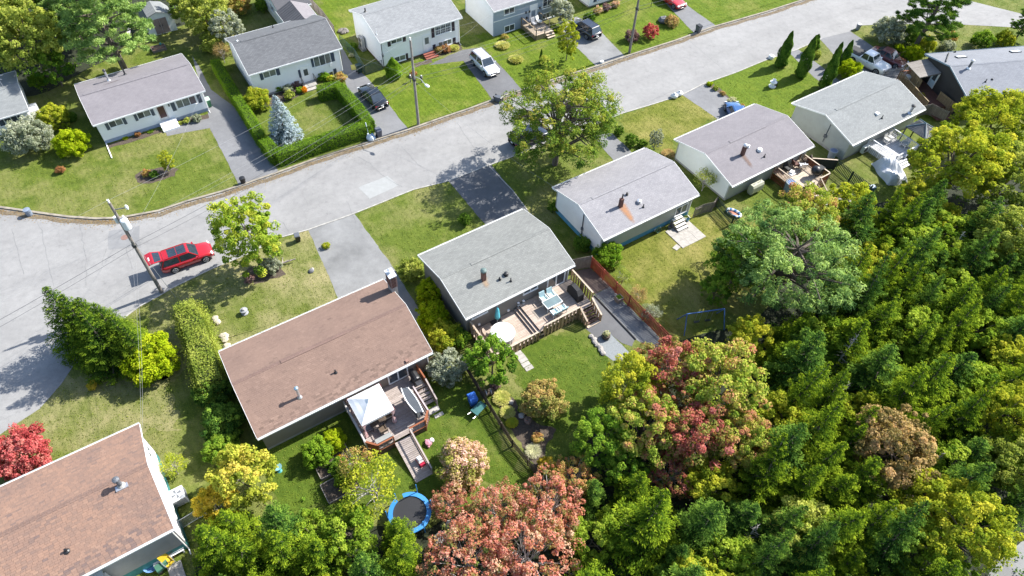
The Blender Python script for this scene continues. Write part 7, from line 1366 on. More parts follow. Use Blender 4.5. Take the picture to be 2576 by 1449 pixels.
# ------------------------------------------------------------------ poles and wires
M_pole = wood('pole_wood', (.36, .32, .29), (.24, .21, .19)); M_wire = plain('wire', (.10, .10, .11), .6); M_wirel = plain('wire_pale', (.34, .34, .35), .5)
def pole(P, H_, label, transf=False, lamp=None, lean=(0, 0)):
    T = thing('utility_pole', label, 'utility pole', P); P = Vector(P); e = Vector((lean[0], lean[1], H_)); MB().tube((0, 0, 0), e, .17, .11, n=10).build('post', M_pole, T)
    on_ = lambda z: e*(z/H_)
    MB().tube(on_(H_), on_(H_)+Vector((0, 0, .3)), .05).lathe([(.09, 0), (.05, .1), (.09, .18)], 8, on_(H_)+Vector((0, 0, .12))).build('insulator', M_white, T)
    if transf:
        o = on_(H_*.80); MB().lathe([(.27, -.5), (.3, -.45), (.3, .45), (.24, .52)], 14, o+Vector((.40, -.1, 0))).build('transformer', plain('transformer_grey', (.62, .64, .66), .4), T); MB().lathe([(.09, .5), (.05, .62), (.08, .72)], 8, o+Vector((.40, .1, 0))).build('bushing', M_white, T)
        MB().lathe([(.16, -.3), (.16, .3)], 10, o+Vector((-.30, .1, .25))).build('cutout', plain('transformer_grey', (.62, .64, .66), .4), T)
        a = on_(H_*.93); MB().beam(a, a+Vector((.9, .25, .05)), .06).build('bracket', M_grey, T); MB().lathe([(.1, -.15), (.13, .1), (.06, .25)], 8, a+Vector((.95, .26, .05))).build('arrester', M_white, T)
        MB().tube(on_(H_*.66)+Vector((.16, 0, 0)), on_(H_*.80)+Vector((.16, -.03, 0)), .03, n=5).build('conduit', M_grey, T)
    if lamp:
        a = on_(H_*.60); b = a+Vector(lamp); m_ = a.lerp(b, .6)+Vector((0, 0, .25)); MB().tube(a, m_, .035).tube(m_, b, .03).build('lamp_arm', M_steel, T)
        d = (b-a); d.z = 0; d.normalize(); MB().lathe([(.05, -.06), (.17, -.05), (.19, .0), (.12, .09), (.02, .11)], 12, sx=1.9).build('lamp_head', M_white, T, loc=b+d*.3, rz=math.atan2(d.y, d.x))
    MB().lathe([(.2, -.12), (.2, .12)], 10, on_(H_*.56)).build('band', M_dark, T)
    return T, (lambda z: P+on_(z))
p1 = at(407.5, 735.5); P1, a1 = pole(p1, 10.95, 'leaning wooden utility pole with transformer beside the red SUV', True, lean=(.05, -.02))
p2 = at(1053, 314); P2, a2 = pole(p2, 10.4, 'wooden utility pole with streetlight before the silver roofed house', False, lamp=(1.35, -1.35, .0))
p3 = at(1583, 133); P3, a3 = pole(p3, 10.6, 'wooden utility pole between the driveway and the red bush at the top')
dirL = (at(0, 760, 8)-at(327, 590, 8)).normalized(); p0 = p1+dirL*42; p0.z = 0; P0, a0 = pole(p0, 10.9, 'utility pole beyond the left edge')
p4 = p3+(p3-p2).normalized()*40; p4.z = 0; P4, a4 = pole(p4, 10.8, 'utility pole beyond the top edge')
wn = [0]
def wire(p, q, sag, label, r=.014, m=None, n=14):
    p, q = Vector(p), Vector(q); mb = MB(); L_ = [p.lerp(q, i/n)-Vector((0, 0, sag*4*(i/n)*(1-i/n))) for i in range(n+1)]; c = p.copy(); c.z = 0
    for a, b in zip(L_, L_[1:]): mb.tube(a-c, b-c, r, n=5, cap=False)
    return tag(mb.build('overhead_wire', m or M_wire, loc=c), label, 'wire', 'overhead wires')
def span(A, B, Ha, Hb, nm, lift=0):
    wire(A(Ha-.0)+Vector((0, 0, .25)), B(Hb)+Vector((0, 0, .25)), .5, 'high pale wire at the pole tops '+nm, .007, M_wirel)
    wire(A(Ha*.74), B(Hb*.74), .55, 'upper grey wire '+nm, .007, M_wirel); wire(A(Ha*.74)+Vector((.25, -.2, -.1)), B(Hb*.74)+Vector((.25, -.2, -.1)), .65, 'second grey wire just below the upper one '+nm, .006, M_wirel)
    wire(A(Ha*.585), B(Hb*.585), .7, 'thick dark telephone cable '+nm, .017); wire(A(Ha*.54), B(Hb*.54), .85, 'lowest dark cable '+nm, .013)
span(a0, a1, 10.9, 10.95, 'left of the leaning pole'); span(a1, a2, 10.95, 10.4, 'between the leaning pole and the streetlight pole'); span(a2, a3, 10.4, 10.6, 'between the streetlight pole and the third pole'); span(a3, a4, 10.6, 10.8, 'beyond the third pole')
def corner(h, sx, sy, dz=-.1): L, W, zE, zR = HS[h][3:7]; return hp(h, sx*(L/2-.2), sy*W/2*.9, zE+dz)
for i in range(2): wire(a1(7.0-.9*i), hp('H', HS['H'][3]/2-.1, 3.6-.4*i, 4.1), .5, ['upper', 'lower'][i]+' service wire down to the russet roofed house', .006, M_wirel)
wire(a2(6.2), hp('F', -5.4, -3.9, 3.6), .3, 'service wire to the left corner of the silver roofed house', .006, M_wirel); wire(a2(5.7), hp('C', -5.7, 3.6, 3.2), .6, 'service wire across the street to the white house with blue foundation', .007, M_wirel)
wire(a2(7.2), hp('K', -5.8, -3.7, 3.6), .4, 'service wire to the pale blue house', .006, M_wirel); wire(a1(7.2), hp('G', 5.7, -3.8, 2.8), .5, 'service wire to the white bungalow on the large lawn', .006, M_wirel)
wire(a1(7.3), Vector((at(443, 750).x, at(443, 750).y, .1)), 0, 'guy wire anchoring the leaning pole', .02, M_steel, 4); wire(a2(6.4), hp('E', 5.3, -4.1, 3.4), .3, 'service wire to the slate roofed house', .006, M_wirel)

# ------------------------------------------------------------------ bins
def wheelie(v, label, body, lid=None, hd=0, name='wheelie_bin', tilt=0, s=1.0):
    p = at(*v); T = thing(name, label, 'bin', (p.x, p.y, .012), hd); T.scale = (s, s, s)
    if tilt: T.rotation_euler = (tilt, 0, hd); T.location.z = .3
    MB().hexa([(-.23, -.25, .06), (.23, -.25, .06), (.23, .25, .06), (-.23, .25, .06), (-.29, -.34, .98), (.29, -.34, .98), (.29, .34, .98), (-.29, .34, .98)]).build('body', body, T)
    MB().hexa([(-.31, -.38, .985), (.31, -.38, .985), (.31, .36, .985), (-.31, .36, .985), (-.27, -.33, 1.06), (.27, -.33, 1.06), (.27, .30, 1.09), (-.27, .30, 1.09)]).build('lid', lid or body, T); MB().tube((-.26, .40, .96), (.26, .40, .96), .02).build('handle', body, T)
    for x in (-.27, .27): MB().tube((x-.03, .25, .11), (x+.03, .25, .11), .11, n=12).build('wheel', M_black, T)
    return T
def drum(v, label, r_, h_, m, name='trash_can', cat='bin', lid=None, z=.012, rot=None):
    p = at(*v); T = thing(name, label, cat, (p.x, p.y, z)); 
    if rot: T.rotation_euler = rot
    MB().lathe([(r_*.82, 0), (r_*.9, h_*.1), (r_, h_*.95), (r_*1.06, h_*.95), (r_*1.06, h_), (r_*.95, h_)], 18).build('body', m, T); MB().lathe([(r_*.93, h_-.02), (r_*.6, h_+.02), (.05, h_+.03)], 18).build('lid', lid or m, T); 
    hb = MB()
    for s in (-1, 1): hb.box(s*(r_+.03), 0, h_*.7, .05, .16, .05)
    hb.build('handle', m, T); return T
M_grn = plain('bin_green', (.06, .22, .10), .5); M_blu = plain('bin_blue', (.03, .14, .52), .45)
wheelie((527, 268), 'green wheelie bin at the corner of the white bungalow', M_grn, plain('lid_paleg', (.45, .58, .48), .5), .6)
drum((613, 461), 'black trash can on the grass at the end of the wide driveway', .27, .72, M_black); drum((76, 541), 'grey blue trash can at the kerb on the left', .30, .75, plain('can_blue_grey', (.25, .30, .38), .5)); wheelie((954, 344), 'dark grey wheelie bin at the end of the clipped hedge', plain('bin_slate', (.12, .13, .17), .5), None, .61); wheelie((905, 182), 'dark green wheelie bin against the chain link fence', plain('bin_dark_green', (.025, .07, .05), .5), None, 2.2)
p = at(892, 172); o = thing('sandwich_board', 'yellow sign board lying by the dark green bin', 'board', (p.x, p.y, .012), .3); MB().hexa([(-.4, -.35, 0), (.4, -.35, 0), (.4, .35, .25), (-.4, .35, .25), (-.4, -.35, .04), (.4, -.35, .04), (.4, .35, .29), (-.4, .35, .29)]).build('panel', plain('yellow_sheet', (.66, .58, .12), .6), o)
wheelie((1243, 250), 'black wheelie bin lying on its side at the kerb', M_grey, M_black, 1.1, tilt=R(88)); wheelie((1755, 82), 'dark wheelie bin at the kerb of the top driveway', M_grey, M_black, .6); drum((1513, 160), 'white pail at the end of the worn driveway', .22, .36, M_white, 'bucket', 'bucket'); drum((2157, 74), 'ribbed steel trash can at the driveway by the bend', .30, .78, plain('can_steel', (.30, .31, .32), .4), lid=M_white)
wheelie((751, 606), 'small black bin standing on the dry front lawn', M_black, M_grey, .4, s=.82)
wheelie((1189, 1016), 'blue recycling bin beside the brown picket fence', M_blu, None, .5+math.pi, s=1.1)
p = at(1204, 1036); T = thing('wheelbarrow', 'dark green wheelbarrow behind the blue recycling bin', 'wheelbarrow', p, .9)
MB().hexa([(-.35, -.25, .3), (.35, -.22, .3), (.35, .22, .3), (-.35, .25, .3), (-.55, -.36, .58), (.6, -.33, .58), (.6, .33, .58), (-.55, .36, .58)]).build('tray', plain('barrow_green', (.04, .16, .15), .5), T); MB().tube((.68, -.05, .2), (.68, .05, .2), .2, n=14).build('wheel', M_black, T)
for s in (-1, 1): MB().tube((.68, s*.09, .2), (-.95, s*.3, .55), .025).build('handle', M_steel, T); MB().tube((-.3, s*.24, .3), (-.35, s*.26, 0), .02).build('leg', M_steel, T)
p = at(934, 352); T = thing('bag_bundle', 'bundle of clear and blue recycling bags against the hedge', 'bags', (p.x, p.y, .004))
for i, (x, y, m) in enumerate(((-.25, 0, plain('bag_clear', (.60, .66, .72), .3, .3, 8)), (.2, .05, plain('bag_blue', (.22, .36, .58), .35, .3, 8)), (0, -.15, plain('bag_clear', (.60, .66, .72), .3, .3, 8)))): MB().lathe([(.1, 0), (.24, .12), (.26, .35), (.18, .6), (.06, .75), (.1, .82)], 9, (x, y, 0), sx=1+.2*i).build('bag', m, T)
MB().tube((-.2, .15, .2), (-.45, .5, 1.9), .05).build('tube', plain('bag_clear', (.60, .66, .72), .3, .3, 8), T)
for i, (x, y, lb) in enumerate(((1695, 246, 'larger white bag at the kerb, left of the pair'), (1708, 240, 'white bag at the kerb, right of the pair'))): p = at(x, y); tag(MB().lathe([(.12, 0), (.34, .1), (.38, .28), (.25, .48), (.08, .56), (.12, .62)], 11, sx=1.25).build('rubbish_bag', plain('bag_white', (.70, .69, .67), .5, .1, 6), loc=(p.x, p.y, .012), rz=.5*i, smooth=True), lb, 'bag')
p = at(*ZD(770, 500)); drum(((p, 0) and ZD(770, 500)), 'grey blue water barrel against the ash roofed house gable', .42, 1.05, plain('barrel_grey_blue', (.42, .44, .50), .45), 'water_barrel', 'barrel', plain('barrel_lid', (.22, .26, .38), .5))
drum(ZD(255, 900), 'tall grey bin with blue lid beside the small railed deck', .55, 1.25, plain('bin_steel_blue', (.30, .36, .40), .5), lid=plain('lid_blue', (.22, .34, .62), .5)); drum(ZJ(585, 700), 'white barrel below the tan board fence by the gate', .35, .9, M_offw, 'water_barrel', 'barrel')
# ------------------------------------------------------------------ garden things
T21 = tile(2, 1); p = at(*T21(803, 820)); T = thing('planter_box', 'square weathered planter on the dark gravel by the red fence', 'planter', (p.x, p.y, .012), .6); 
bx = MB()
for s in (-1, 1): bx.box(s*.27, 0, 0, .05, .59, .55).box(0, s*.27, 0, .49, .05, .55)
bx.build('box', WD_grey, T); MB().box(0, 0, .36, .48, .48, .08).build('soil', M_soil, T); o = obj('plant', UN['hosta'][0][0], T, (0, 0, .42)); o.scale = (.28,)*3; with_mat(o, LM['cedar'])
p = at(*T21(707, 1098)); T = thing('barrel_planter', 'round barrel planter with white flowers on the light gravel', 'planter', (p.x, p.y, .012)); MB().lathe([(.32, 0), (.38, .25), (.36, .42), (.32, .42)], 16).build('barrel', WD_brown, T); MB().lathe([(.33, .1), (.39, .11), (.39, .15), (.34, .16)], 16).build('hoop', M_dark, T); MB().lathe([(.31, .38), (.02, .42)], 14).build('soil', M_soil, T); o = obj('plant', UN['shrub'][0][0], T, (0, 0, .38)); o.scale = (.36, .36, .3); with_mat(o, LM['cream'])
def rock(v, r_, label, m=None, name='garden_rock', cat='rock', group=None, z=0):
    p = at(*v); mb = MB().lathe([(.75, 0), (1, .25), (.92, .55), (.6, .8), (.15, .9)], 9); mb.v = [(x*r_*random.uniform(.82, 1.18), y*r_*random.uniform(.82, 1.18), z_*r_*random.uniform(.85, 1.1)) for x, y, z_ in mb.v]
    return tag(mb.build(name, m or plain('stone', (.40, .37, .34), .9, .3, 4, bumpy=.01), loc=(p.x, p.y, z), rz=random.uniform(0, 6)), label, cat, group)
for i in range(7): t = i/6; rock(T21(598+92*t+8*math.sin(i*2), 1092+128*t), .24, 'rounded pale boulder in the border between lawn and light gravel', None, group='boulders bordering the light gravel')
ed = [at(*T21(625+305*t, 788+322*t)) for t in [k/39 for k in range(40)]]; T = thing('garden_edging', 'black scalloped edging between the two path surfaces', 'edging', (ed[0].x, ed[0].y, .012)); me = MB().lathe([(.085, 0), (.085, .07), (.05, .10)], 10).mesh('edging_block', M_black)
for e in ed: obj('edging_block', me, T, rel(T, (e.x, e.y, .012)))
ZA_ = ZA
for i, (x, y) in enumerate(((700, 1130), (735, 1170), (765, 1210), (795, 1260), (835, 1305))): p = at(*ZA_(x, y)); tag(MB().box(0, 0, 0, .72, .40, .035).build('stepping_stone', M_conc, loc=(p.x, p.y, .006), rz=.6+random.uniform(-.05, .05)), ['first stepping stone, nearest the cedar fence', 'second stepping stone from the cedar fence', 'middle stepping stone of the five', 'fourth stepping stone from the cedar fence', 'last stepping stone, farthest into the lawn'][i], 'stepping stone', 'stepping stones in the back lawn')
T12 = tile(1, 2); T22 = tile(2, 2)
p = at(1366, 990, .9); T = thing('bird_bath', 'grey bird bath in the middle of the round gold shrub', 'bird bath', (p.x, p.y, 0)); MB().lathe([(.2, 0), (.1, .1), (.08, 1.2), (.14, 1.25)], 12).build('pedestal', plain('cast_stone', (.34, .35, .37), .8), T); MB().lathe([(.12, 1.24), (.42, 1.36), (.44, 1.42), (.38, 1.40), (.05, 1.33)], 16).build('bowl', plain('cast_stone', (.34, .35, .37), .8), T)
p = at(*T12(1755, 75)); T = thing('wooden_barrel', 'old wooden barrel lying beside the gold hosta', 'barrel', (p.x, p.y, .0), .4); MB().tube((-.4, 0, .28), (.4, 0, .28), .28, .25, n=14).build('staves', WD_brown, T); MB().tube((-.25, 0, .28), (-.2, 0, .28), .295, n=14).tube((.15, 0, .28), (.2, 0, .28), .285, n=14).build('hoop', M_steel, T)
rock((1312, 1047), .28, 'white rock at the top of the mulch bed', M_conc); rock((1328, 1058), .35, 'brown rock in the mulch bed beside the round gold shrub', plain('stone_brown', (.26, .18, .14), .9, .3, 4)); rock((1285, 1013), .22, 'grey rock between the gold hostas')
for i, (x, y) in enumerate(((1625, 960), (1640, 985), (1690, 1095), (1700, 1120), (1715, 1165))): rock(tile(0, 1)(x, y), .32 if i != 2 else .4, 'pale limestone rock along the olive hedge', plain('limestone', (.56, .50, .38), .9, .2, 4), group='pale rocks along the hedge')
rock(T6(1140, 165), .75, 'grey boulder beside the brown twiggy bush', plain('boulder_grey', (.17, .17, .18), .9, .3, 3), 'boulder')
p = at(*tile(0, 1)(1850, 915)); T = thing('stone_ornament', 'small grey stone ornament on the dry front lawn', 'ornament', p); MB().lathe([(.3, 0), (.32, .08), (.14, .14), (.12, .3), (.3, .36), (.33, .46), (.2, .5)], 12).build('urn', plain('cast_stone', (.34, .35, .37), .8), T); MB().lathe([(.18, .45), (.14, .62), (.02, .68)], 8).build('top', plain('cast_stone_pale', (.5, .48, .46), .8), T)
rock(T5(418, 600), .26, 'grey rock on the dry lawn near the driveway', plain('boulder_grey', (.17, .17, .18), .9, .3, 3)); rock(T5(425, 585), .18, 'small pale rock behind the grey one near the driveway')
p = at(*T5(250, 540)); mb = MB().tube((-.9, -.3, .15), (.6, .3, .35), .10, .05)
for k in range(9): t = random.random(); a = random.uniform(0, 6.28); b_ = Vector((-.9+1.5*t, -.3+.6*t, .15+.2*t)); mb.tube(b_, b_+Vector((.5*math.cos(a), .5*math.sin(a), random.uniform(.05, .4))), .04, .012, n=5)
tag(mb.build('driftwood', plain('bleached_wood', (.50, .42, .38), .8, .2), loc=p), 'bleached driftwood branch in the dry front lawn', 'driftwood')
p = at(*T30(30, 655)); T = thing('fountain_ornament', 'white tiered ornament on the bright lawn by the cedars', 'ornament', p); MB().lathe([(.42, 0), (.45, .15), (.2, .2), (.16, .5), (.4, .6), (.42, .7), (.1, .72), (.08, .95), (.22, 1.02), (.05, 1.1)], 14).build('bowl', M_offw, T); MB().box(.35, .2, 0, .4, .4, .55).build('pump_box', M_black, T)
p = at(*T30(22, 440)); tag(MB().lathe([(.35, 0), (.38, .3), (.3, .42), (.05, .45)], 14).build('planter_pot', M_offw, loc=p), 'white pot at the foot of the first columnar cedar', 'planter')
p = at(*ZG(470, 1150)); q = at(*ZG(550, 1350)); d = q-p; T = thing('drain_pipe', 'white drain pipe lying on the lawn at the bungalow corner', 'pipe', p, math.atan2(d.y, d.x)); MB().box(d.length/2, 0, .03, d.length, .1, .08).box(0, 0, .03, .12, .12, .4).build('pipe', M_white, T)
p = at(*T00(1200, 372)); T = thing('raised_bed', 'wooden raised bed with brown soil and a teal can above the bungalow', 'raised bed', p, .6); fr = MB()
for s in (-1, 1): fr.box(0, s*.62, 0, 1.6, .06, .28).box(s*.8, 0, 0, .06, 1.18, .28)
fr.box(0, 0, 0, 1.5, .06, .28); fr.build('frame', WD_grey, T); MB().box(0, 0, 0, 1.5, 1.16, .2).build('soil', plain('bed_soil', (.22, .13, .09), .95, .4, 6), T)
p2_ = at(*T00(1218, 350)); tag(MB().lathe([(.1, .2), (.13, .4), (.12, .45), (.03, .47)], 10).tube((.1, 0, .28), (.32, 0, .48), .025).build('watering_can', plain('teal_can', (.05, .35, .36), .5), loc=(p2_.x, p2_.y, .003)), 'teal watering can in the raised bed', 'watering can')
p = at(*T00(995, 300)); T = thing('hammock', 'narrow white hammock hanging beside the big pine trunk', 'hammock', p, 1.9); MB().hexa([(-1.1, -.12, .9), (1.1, -.12, .9), (1.1, .12, .9), (-1.1, .12, .9), (-1.1, -.2, 1.0), (1.1, -.2, 1.0), (1.1, .2, 1.0), (-1.1, .2, 1.0)]).build('cloth', plain('hammock_pale', (.50, .47, .50), .8), T); 
for s in (-1, 1): MB().tube((s*1.1, 0, .95), (s*1.5, 0, 1.5), .02).tube((s*1.5, 0, 0), (s*1.5, 0, 1.55), .04).build('stand', M_dark, T)
# trampolines
def trampoline(v, r_, label, rz=0):
    p = at(v[0], v[1], .8); T = thing('trampoline', label, 'trampoline', (p.x, p.y, 0), rz); n = 32; M_tb = plain('pad_blue', (.04, .26, .62), .5, .12); z = .85
    pd = MB()
    for i in range(n):
        a, b = 2*math.pi*i/n, 2*math.pi*(i+1)/n; P_ = lambda r__, t, zz: (r__*math.cos(t), r__*math.sin(t), zz)
        if i in (9, 10, 18): continue
        pd.hexa([P_(r_-.32, a, z), P_(r_, a, z-.04), P_(r_, b, z-.04), P_(r_-.32, b, z), P_(r_-.32, a, z+.05), P_(r_, a, z+.02), P_(r_, b, z+.02), P_(r_-.32, b, z+.05)])
    pd.build('safety_pad', M_tb, T); MB().lathe([(r_-.3, z-.02), (r_-.34, z-.015), (.1, z-.05)], 32).build('jump_mat', plain('mat_black', (.015, .015, .018), .6), T)
    for k in range(6):
        a = 2*math.pi*k/6; x, y = (r_+.05)*math.cos(a), (r_+.05)*math.sin(a); MB().tube((x, y, 0), (x, y, 2.1 if k in (0, 1, 3, 5) else 1.5), .035).build('net_pole', M_tb, T); MB().tube((x*.98, y*.98, .03), (x*.98, y*.98, z), .03).build('leg', M_steel, T)
    return T
trampoline((1031, 1290), 1.5, 'blue edged trampoline beside the coral red maple', .3); trampoline((2540, 580), 1.7, 'blue trampoline half hidden under trees at the right edge', 1.0)
# swing set
a = at(*T21(1285, 1020)); b = at(*T21(1560, 980)); d = b-a; T = thing('swing_set', 'blue metal swing set under the trees on the yellow lawn', 'swing set', a, math.atan2(d.y, d.x)); M_sw = plain('swing_blue', (.08, .20, .50), .4); MB().tube((0, 0, 1.9), (d.length, 0, 1.9), .05).build('top_bar', M_sw, T)
for x in (0, d.length):
    for s in (-1, 1): MB().tube((x, 0, 1.9), (x+(-.15 if x == 0 else .15), s*.9, 0), .045).build('leg', M_sw, T)
for k in range(2):
    x = d.length*(.35+.3*k); o = MB().box(0, 0, .5, .5, .2, .04).build('swing_seat', M_black, T, loc=(x, 0, 0))
    for s in (-1, 1): MB().tube((s*.22, 0, .52), (s*.22, 0, 1.88), .012, n=5).build('chain', M_steel, o)
# air conditioner by H
p = at(*tile(0, 2)(1372, 880)); T = thing('air_conditioner', 'white square air conditioner on legs beside the bright white gable', 'air conditioner', (p.x, p.y, 0), .6); M_ac = plain('ac_case', (.62, .63, .63), .4, .06)
MB().box(0, 0, .28, 1.0, 1.0, .85).build('case', M_ac, T); 
lv = MB()
for i in range(9): 
    for s in (-1, 1): lv.box(s*.505, 0, .36+i*.08, .012, .86, .03).box(0, s*.505, .36+i*.08, .86, .012, .03)
lv.build('louvre', M_grey, T)
MB().lathe([(.40, 1.13), (.42, 1.16), (.40, 1.18), (.36, 1.165), (.06, 1.17)], 24).build('fan_ring', M_steel, T)
for k in range(4): a_ = k*math.pi/2; MB().hexa([(.05*math.cos(a_), .05*math.sin(a_), 1.175), (.34*math.cos(a_), .34*math.sin(a_), 1.175), (.32*math.cos(a_+.5), .32*math.sin(a_+.5), 1.19), (.05*math.cos(a_+.8), .05*math.sin(a_+.8), 1.185), (.05*math.cos(a_), .05*math.sin(a_), 1.18), (.34*math.cos(a_), .34*math.sin(a_), 1.18), (.32*math.cos(a_+.5), .32*math.sin(a_+.5), 1.195), (.05*math.cos(a_+.8), .05*math.sin(a_+.8), 1.19)]).build('fan_blade', M_grey, T)
for x in (-.42, .42):
    for y in (-.42, .42): MB().box(x, y, 0, .06, .06, .28).build('leg', M_steel, T)
# back yard of H
z8 = zoomed(440, 1380, 4.1634)
p = at(*z8(290, 1200)); T = thing('slatted_bench', 'white slatted bench against the grey wall behind the russet roofed house', 'bench', (p.x, p.y, 0), .6)
for i in range(6): MB().box(0, -.28+i*.11, .42, 2.0, .085, .03).build('slat', M_offw, T)
for x in (-.9, .9): MB().box(x, 0, 0, .07, .6, .42).build('leg', M_offw, T)
p = at(*z8(300, 1300)); T = thing('folding_chair', 'yellow folding chair among the clutter behind the russet roofed house', 'chair', (p.x, p.y, 0), 1.0); patio_chair(T, plain('yellow_cloth', (.72, .50, .03), .6), M_steel)
p = at(*z8(75, 1325)); T = thing('kiddie_pool', 'small blue plastic tub among the clutter behind the russet roofed house', 'tub', (p.x, p.y, 0)); MB().lathe([(.4, 0), (.5, .3), (.54, .32), (.48, .3), (.38, .08), (.02, .07)], 18).build('tub', plain('tub_blue', (.18, .34, .62), .4), T)
p = at(*z8(215, 1345)); T = thing('garden_cart', 'green and brown handcart between the blue tub and the yellow chair', 'cart', (p.x, p.y, 0), .8); MB().box(0, 0, .25, .8, .5, .25).build('tray', plain('cart_green', (.06, .18, .12), .6), T)
for s in (-1, 1): MB().tube((-.25, s*.28, .16), (-.25, s*.34, .16), .16, n=12).build('wheel', M_black, T); MB().tube((.4, s*.2, .45), (1.0, s*.2, .8), .02).build('handle', M_rust, T)
tag(MB().box(0, 0, 0, .9, 1.3, .05).build('paving_slab', M_conc, loc=at(*z8(375, 1400)), rz=.6), 'pale concrete slab at the back corner of the russet roofed house', 'paving slab')
# behind B
p = at(*tile(1, 2)(570, 560)); T = thing('raised_bed', 'timber raised vegetable bed full of leafy plants behind the brown roofed house', 'raised bed', (p.x, p.y, 0), .6); fr = MB()
for s in (-1, 1): fr.box(0, s*1.3, 0, 2.6, .07, .35).box(s*1.3, 0, 0, .07, 2.53, .35)
fr.build('frame', WD_grey, T); MB().box(0, 0, 0, 2.5, 2.5, .28).build('soil', M_soil, T)
p = at(*T12(640, 780)); T = thing('raised_bed', 'long timber raised bed beside the thin yellowing tree', 'raised bed', (p.x, p.y, 0), .6); fr = MB()
for s in (-1, 1): fr.box(0, s*.8, 0, 2.4, .07, .3).box(s*1.2, 0, 0, .07, 1.53, .3)
fr.build('frame', WD_grey, T); MB().box(0, 0, 0, 2.3, 1.5, .24).build('soil', M_soil, T)
p = at(*T12(180, 655)); T = thing('bird_bath', 'small teal bird bath on the lawn below the brown roofed house', 'bird bath', p); MB().lathe([(.2, 0), (.08, .08), (.07, .5), (.12, .55)], 10).build('pedestal', plain('teal_can', (.05, .35, .36), .5), T); MB().lathe([(.1, .54), (.28, .62), (.3, .68), (.05, .6)], 14).build('bowl', plain('pale_teal', (.25, .5, .52), .5), T)
p = at(*ZB(1000, 1245), .25); T = thing('ride_on_toy', 'red and white ride on toy near the foot of the ramp', 'toy', (p.x, p.y, .12), -.9); MB().hexa([(-.4, -.26, 0), (.4, -.24, 0), (.4, .24, 0), (-.4, .26, 0), (-.36, -.22, .34), (.36, -.18, .3), (.36, .18, .3), (-.36, .22, .34)]).build('body', plain('toy_red', (.55, .02, .06), .35), T); MB().hexa([(-.36, -.2, .34), (.15, -.2, .34), (.15, .2, .34), (-.36, .2, .34), (-.3, -.16, .62), (.05, -.16, .62), (.05, .16, .62), (-.3, .16, .62)]).build('cabin', M_white, T)
for x in (-.25, .25):
    for s in (-1, 1): MB().tube((x, s*.24, .05), (x, s*.3, .05), .11, n=12).build('wheel', M_black, T)
p = at(*ZB(1090, 1035)); T = thing('plush_toy', 'pink and white plush toy lying on the grass right of the ramp', 'toy', p, .5); MB().lathe([(.1, 0), (.28, .12), (.24, .3), (.05, .36)], 12).build('body', plain('pink_plush', (.66, .30, .38), .9, .3, 6), T); MB().lathe([(.05, .1), (.19, .2), (.16, .36), (.03, .42)], 10, (.3, .05, 0)).build('head', plain('white_plush', (.72, .66, .66), .9), T)
for s in (-1, 1): MB().lathe([(.02, .02), (.1, .08), (.08, .2), (.02, .24)], 8, (-.1, s*.28, 0)).build('limb', plain('pink_plush', (.66, .30, .38), .9, .3, 6), T)
ck = at(*T12(1390, 1170)); rock(T12(1395, 1170), .5, 'pale rock under the coral red maple', plain('limestone_white', (.62, .58, .52), .9, .2, 4)); rock(T12(1470, 1070), .4, 'pale rock behind the one under the coral red maple', plain('limestone_white', (.62, .58, .52), .9, .2, 4))
p = at(*T12(1500, 1140)); T = thing('rain_barrel', 'grey green barrel glimpsed under the coral red maple', 'barrel', p); MB().lathe([(.28, 0), (.34, .4), (.3, .85), (.02, .87)], 14).build('body', plain('barrel_gg', (.25, .32, .30), .5), T); MB().lathe([(.33, .3), (.36, .32), (.36, .36), (.33, .38)], 14).build('hoop', M_dark, T)
# K deck
KD = dk('front_deck', 'small square front deck with railing before the pale blue house', 'K'); yk = near_y('K')-.02
planks(KD, -1.55, 1.2, -7.2, yk-.0, .6, WD_cap); wk = wood('deck_rail_tan', (.44, .34, .22))
for a_, b_ in (((-1.55, yk-.1), (-1.55, -7.2)), ((-1.55, -7.2), (-.2, -7.2)), ((1.2, yk-.1), (1.2, -6.2))): railing(KD, a_, b_, .6, .6, .95, plain('picket_black', (.03, .03, .03), .5), wk, .16, .02)
sk = MB(); sk.box(-.17, -7.17, .02, 2.7, .03, .52).box(-1.52, -5.4, .02, .03, 3.4, .52); sk.build('skirt', wk, KD)
for i in range(2): MB().box(.6, -7.35-.28*i, .4-.2*i-.04, 1.2, .27, .04).build('stair_tread', WD_cap, KD)
for k, (x, y, lb) in enumerate(((-.4, -5.0, 'grey patio chair on the left of the small front deck'), (.5, -4.9, 'pale patio chair by the door of the small front deck'))): c = on('K', x, y, .605, 'patio_chair', lb, 'chair', .4*k); patio_chair(c, plain('grey_cloth', (.45, .45, .47), .8) if k == 0 else M_offw, M_dark)
# heat pump of F
fp = hp('F', -(HS['F'][3]/2-OVX)-.42, 1.2, 0); T = thing('heat_pump', 'pale grey heat pump on a stand against the white gable by the chain link fence', 'heat pump', fp, .61+math.pi/2); MB().box(0, 0, .35, 1.0, .38, 1.35).build('case', plain('hp_case_grey', (.56, .54, .50), .5), T)
for z_ in (.7, 1.35): MB().lathe([(.28, 0), (.29, .03), (.05, .035)], 18).build('fan_grille', M_dark, T, loc=(0, .19, z_), rot=(R(-90), 0, 0))
MB().box(0, 0, 0, 1.1, .6, .33).build('stand', M_conc, T)
for i, (x, y) in enumerate(((640, 240), (660, 250), (680, 242), (650, 232), (672, 232))): rock(T1(x, y), .38, 'dark field stone in the rock pile at the end of the driveway strip', plain('stone_dark', (.22, .20, .18), .9, .4, 4), group='rock pile stones')
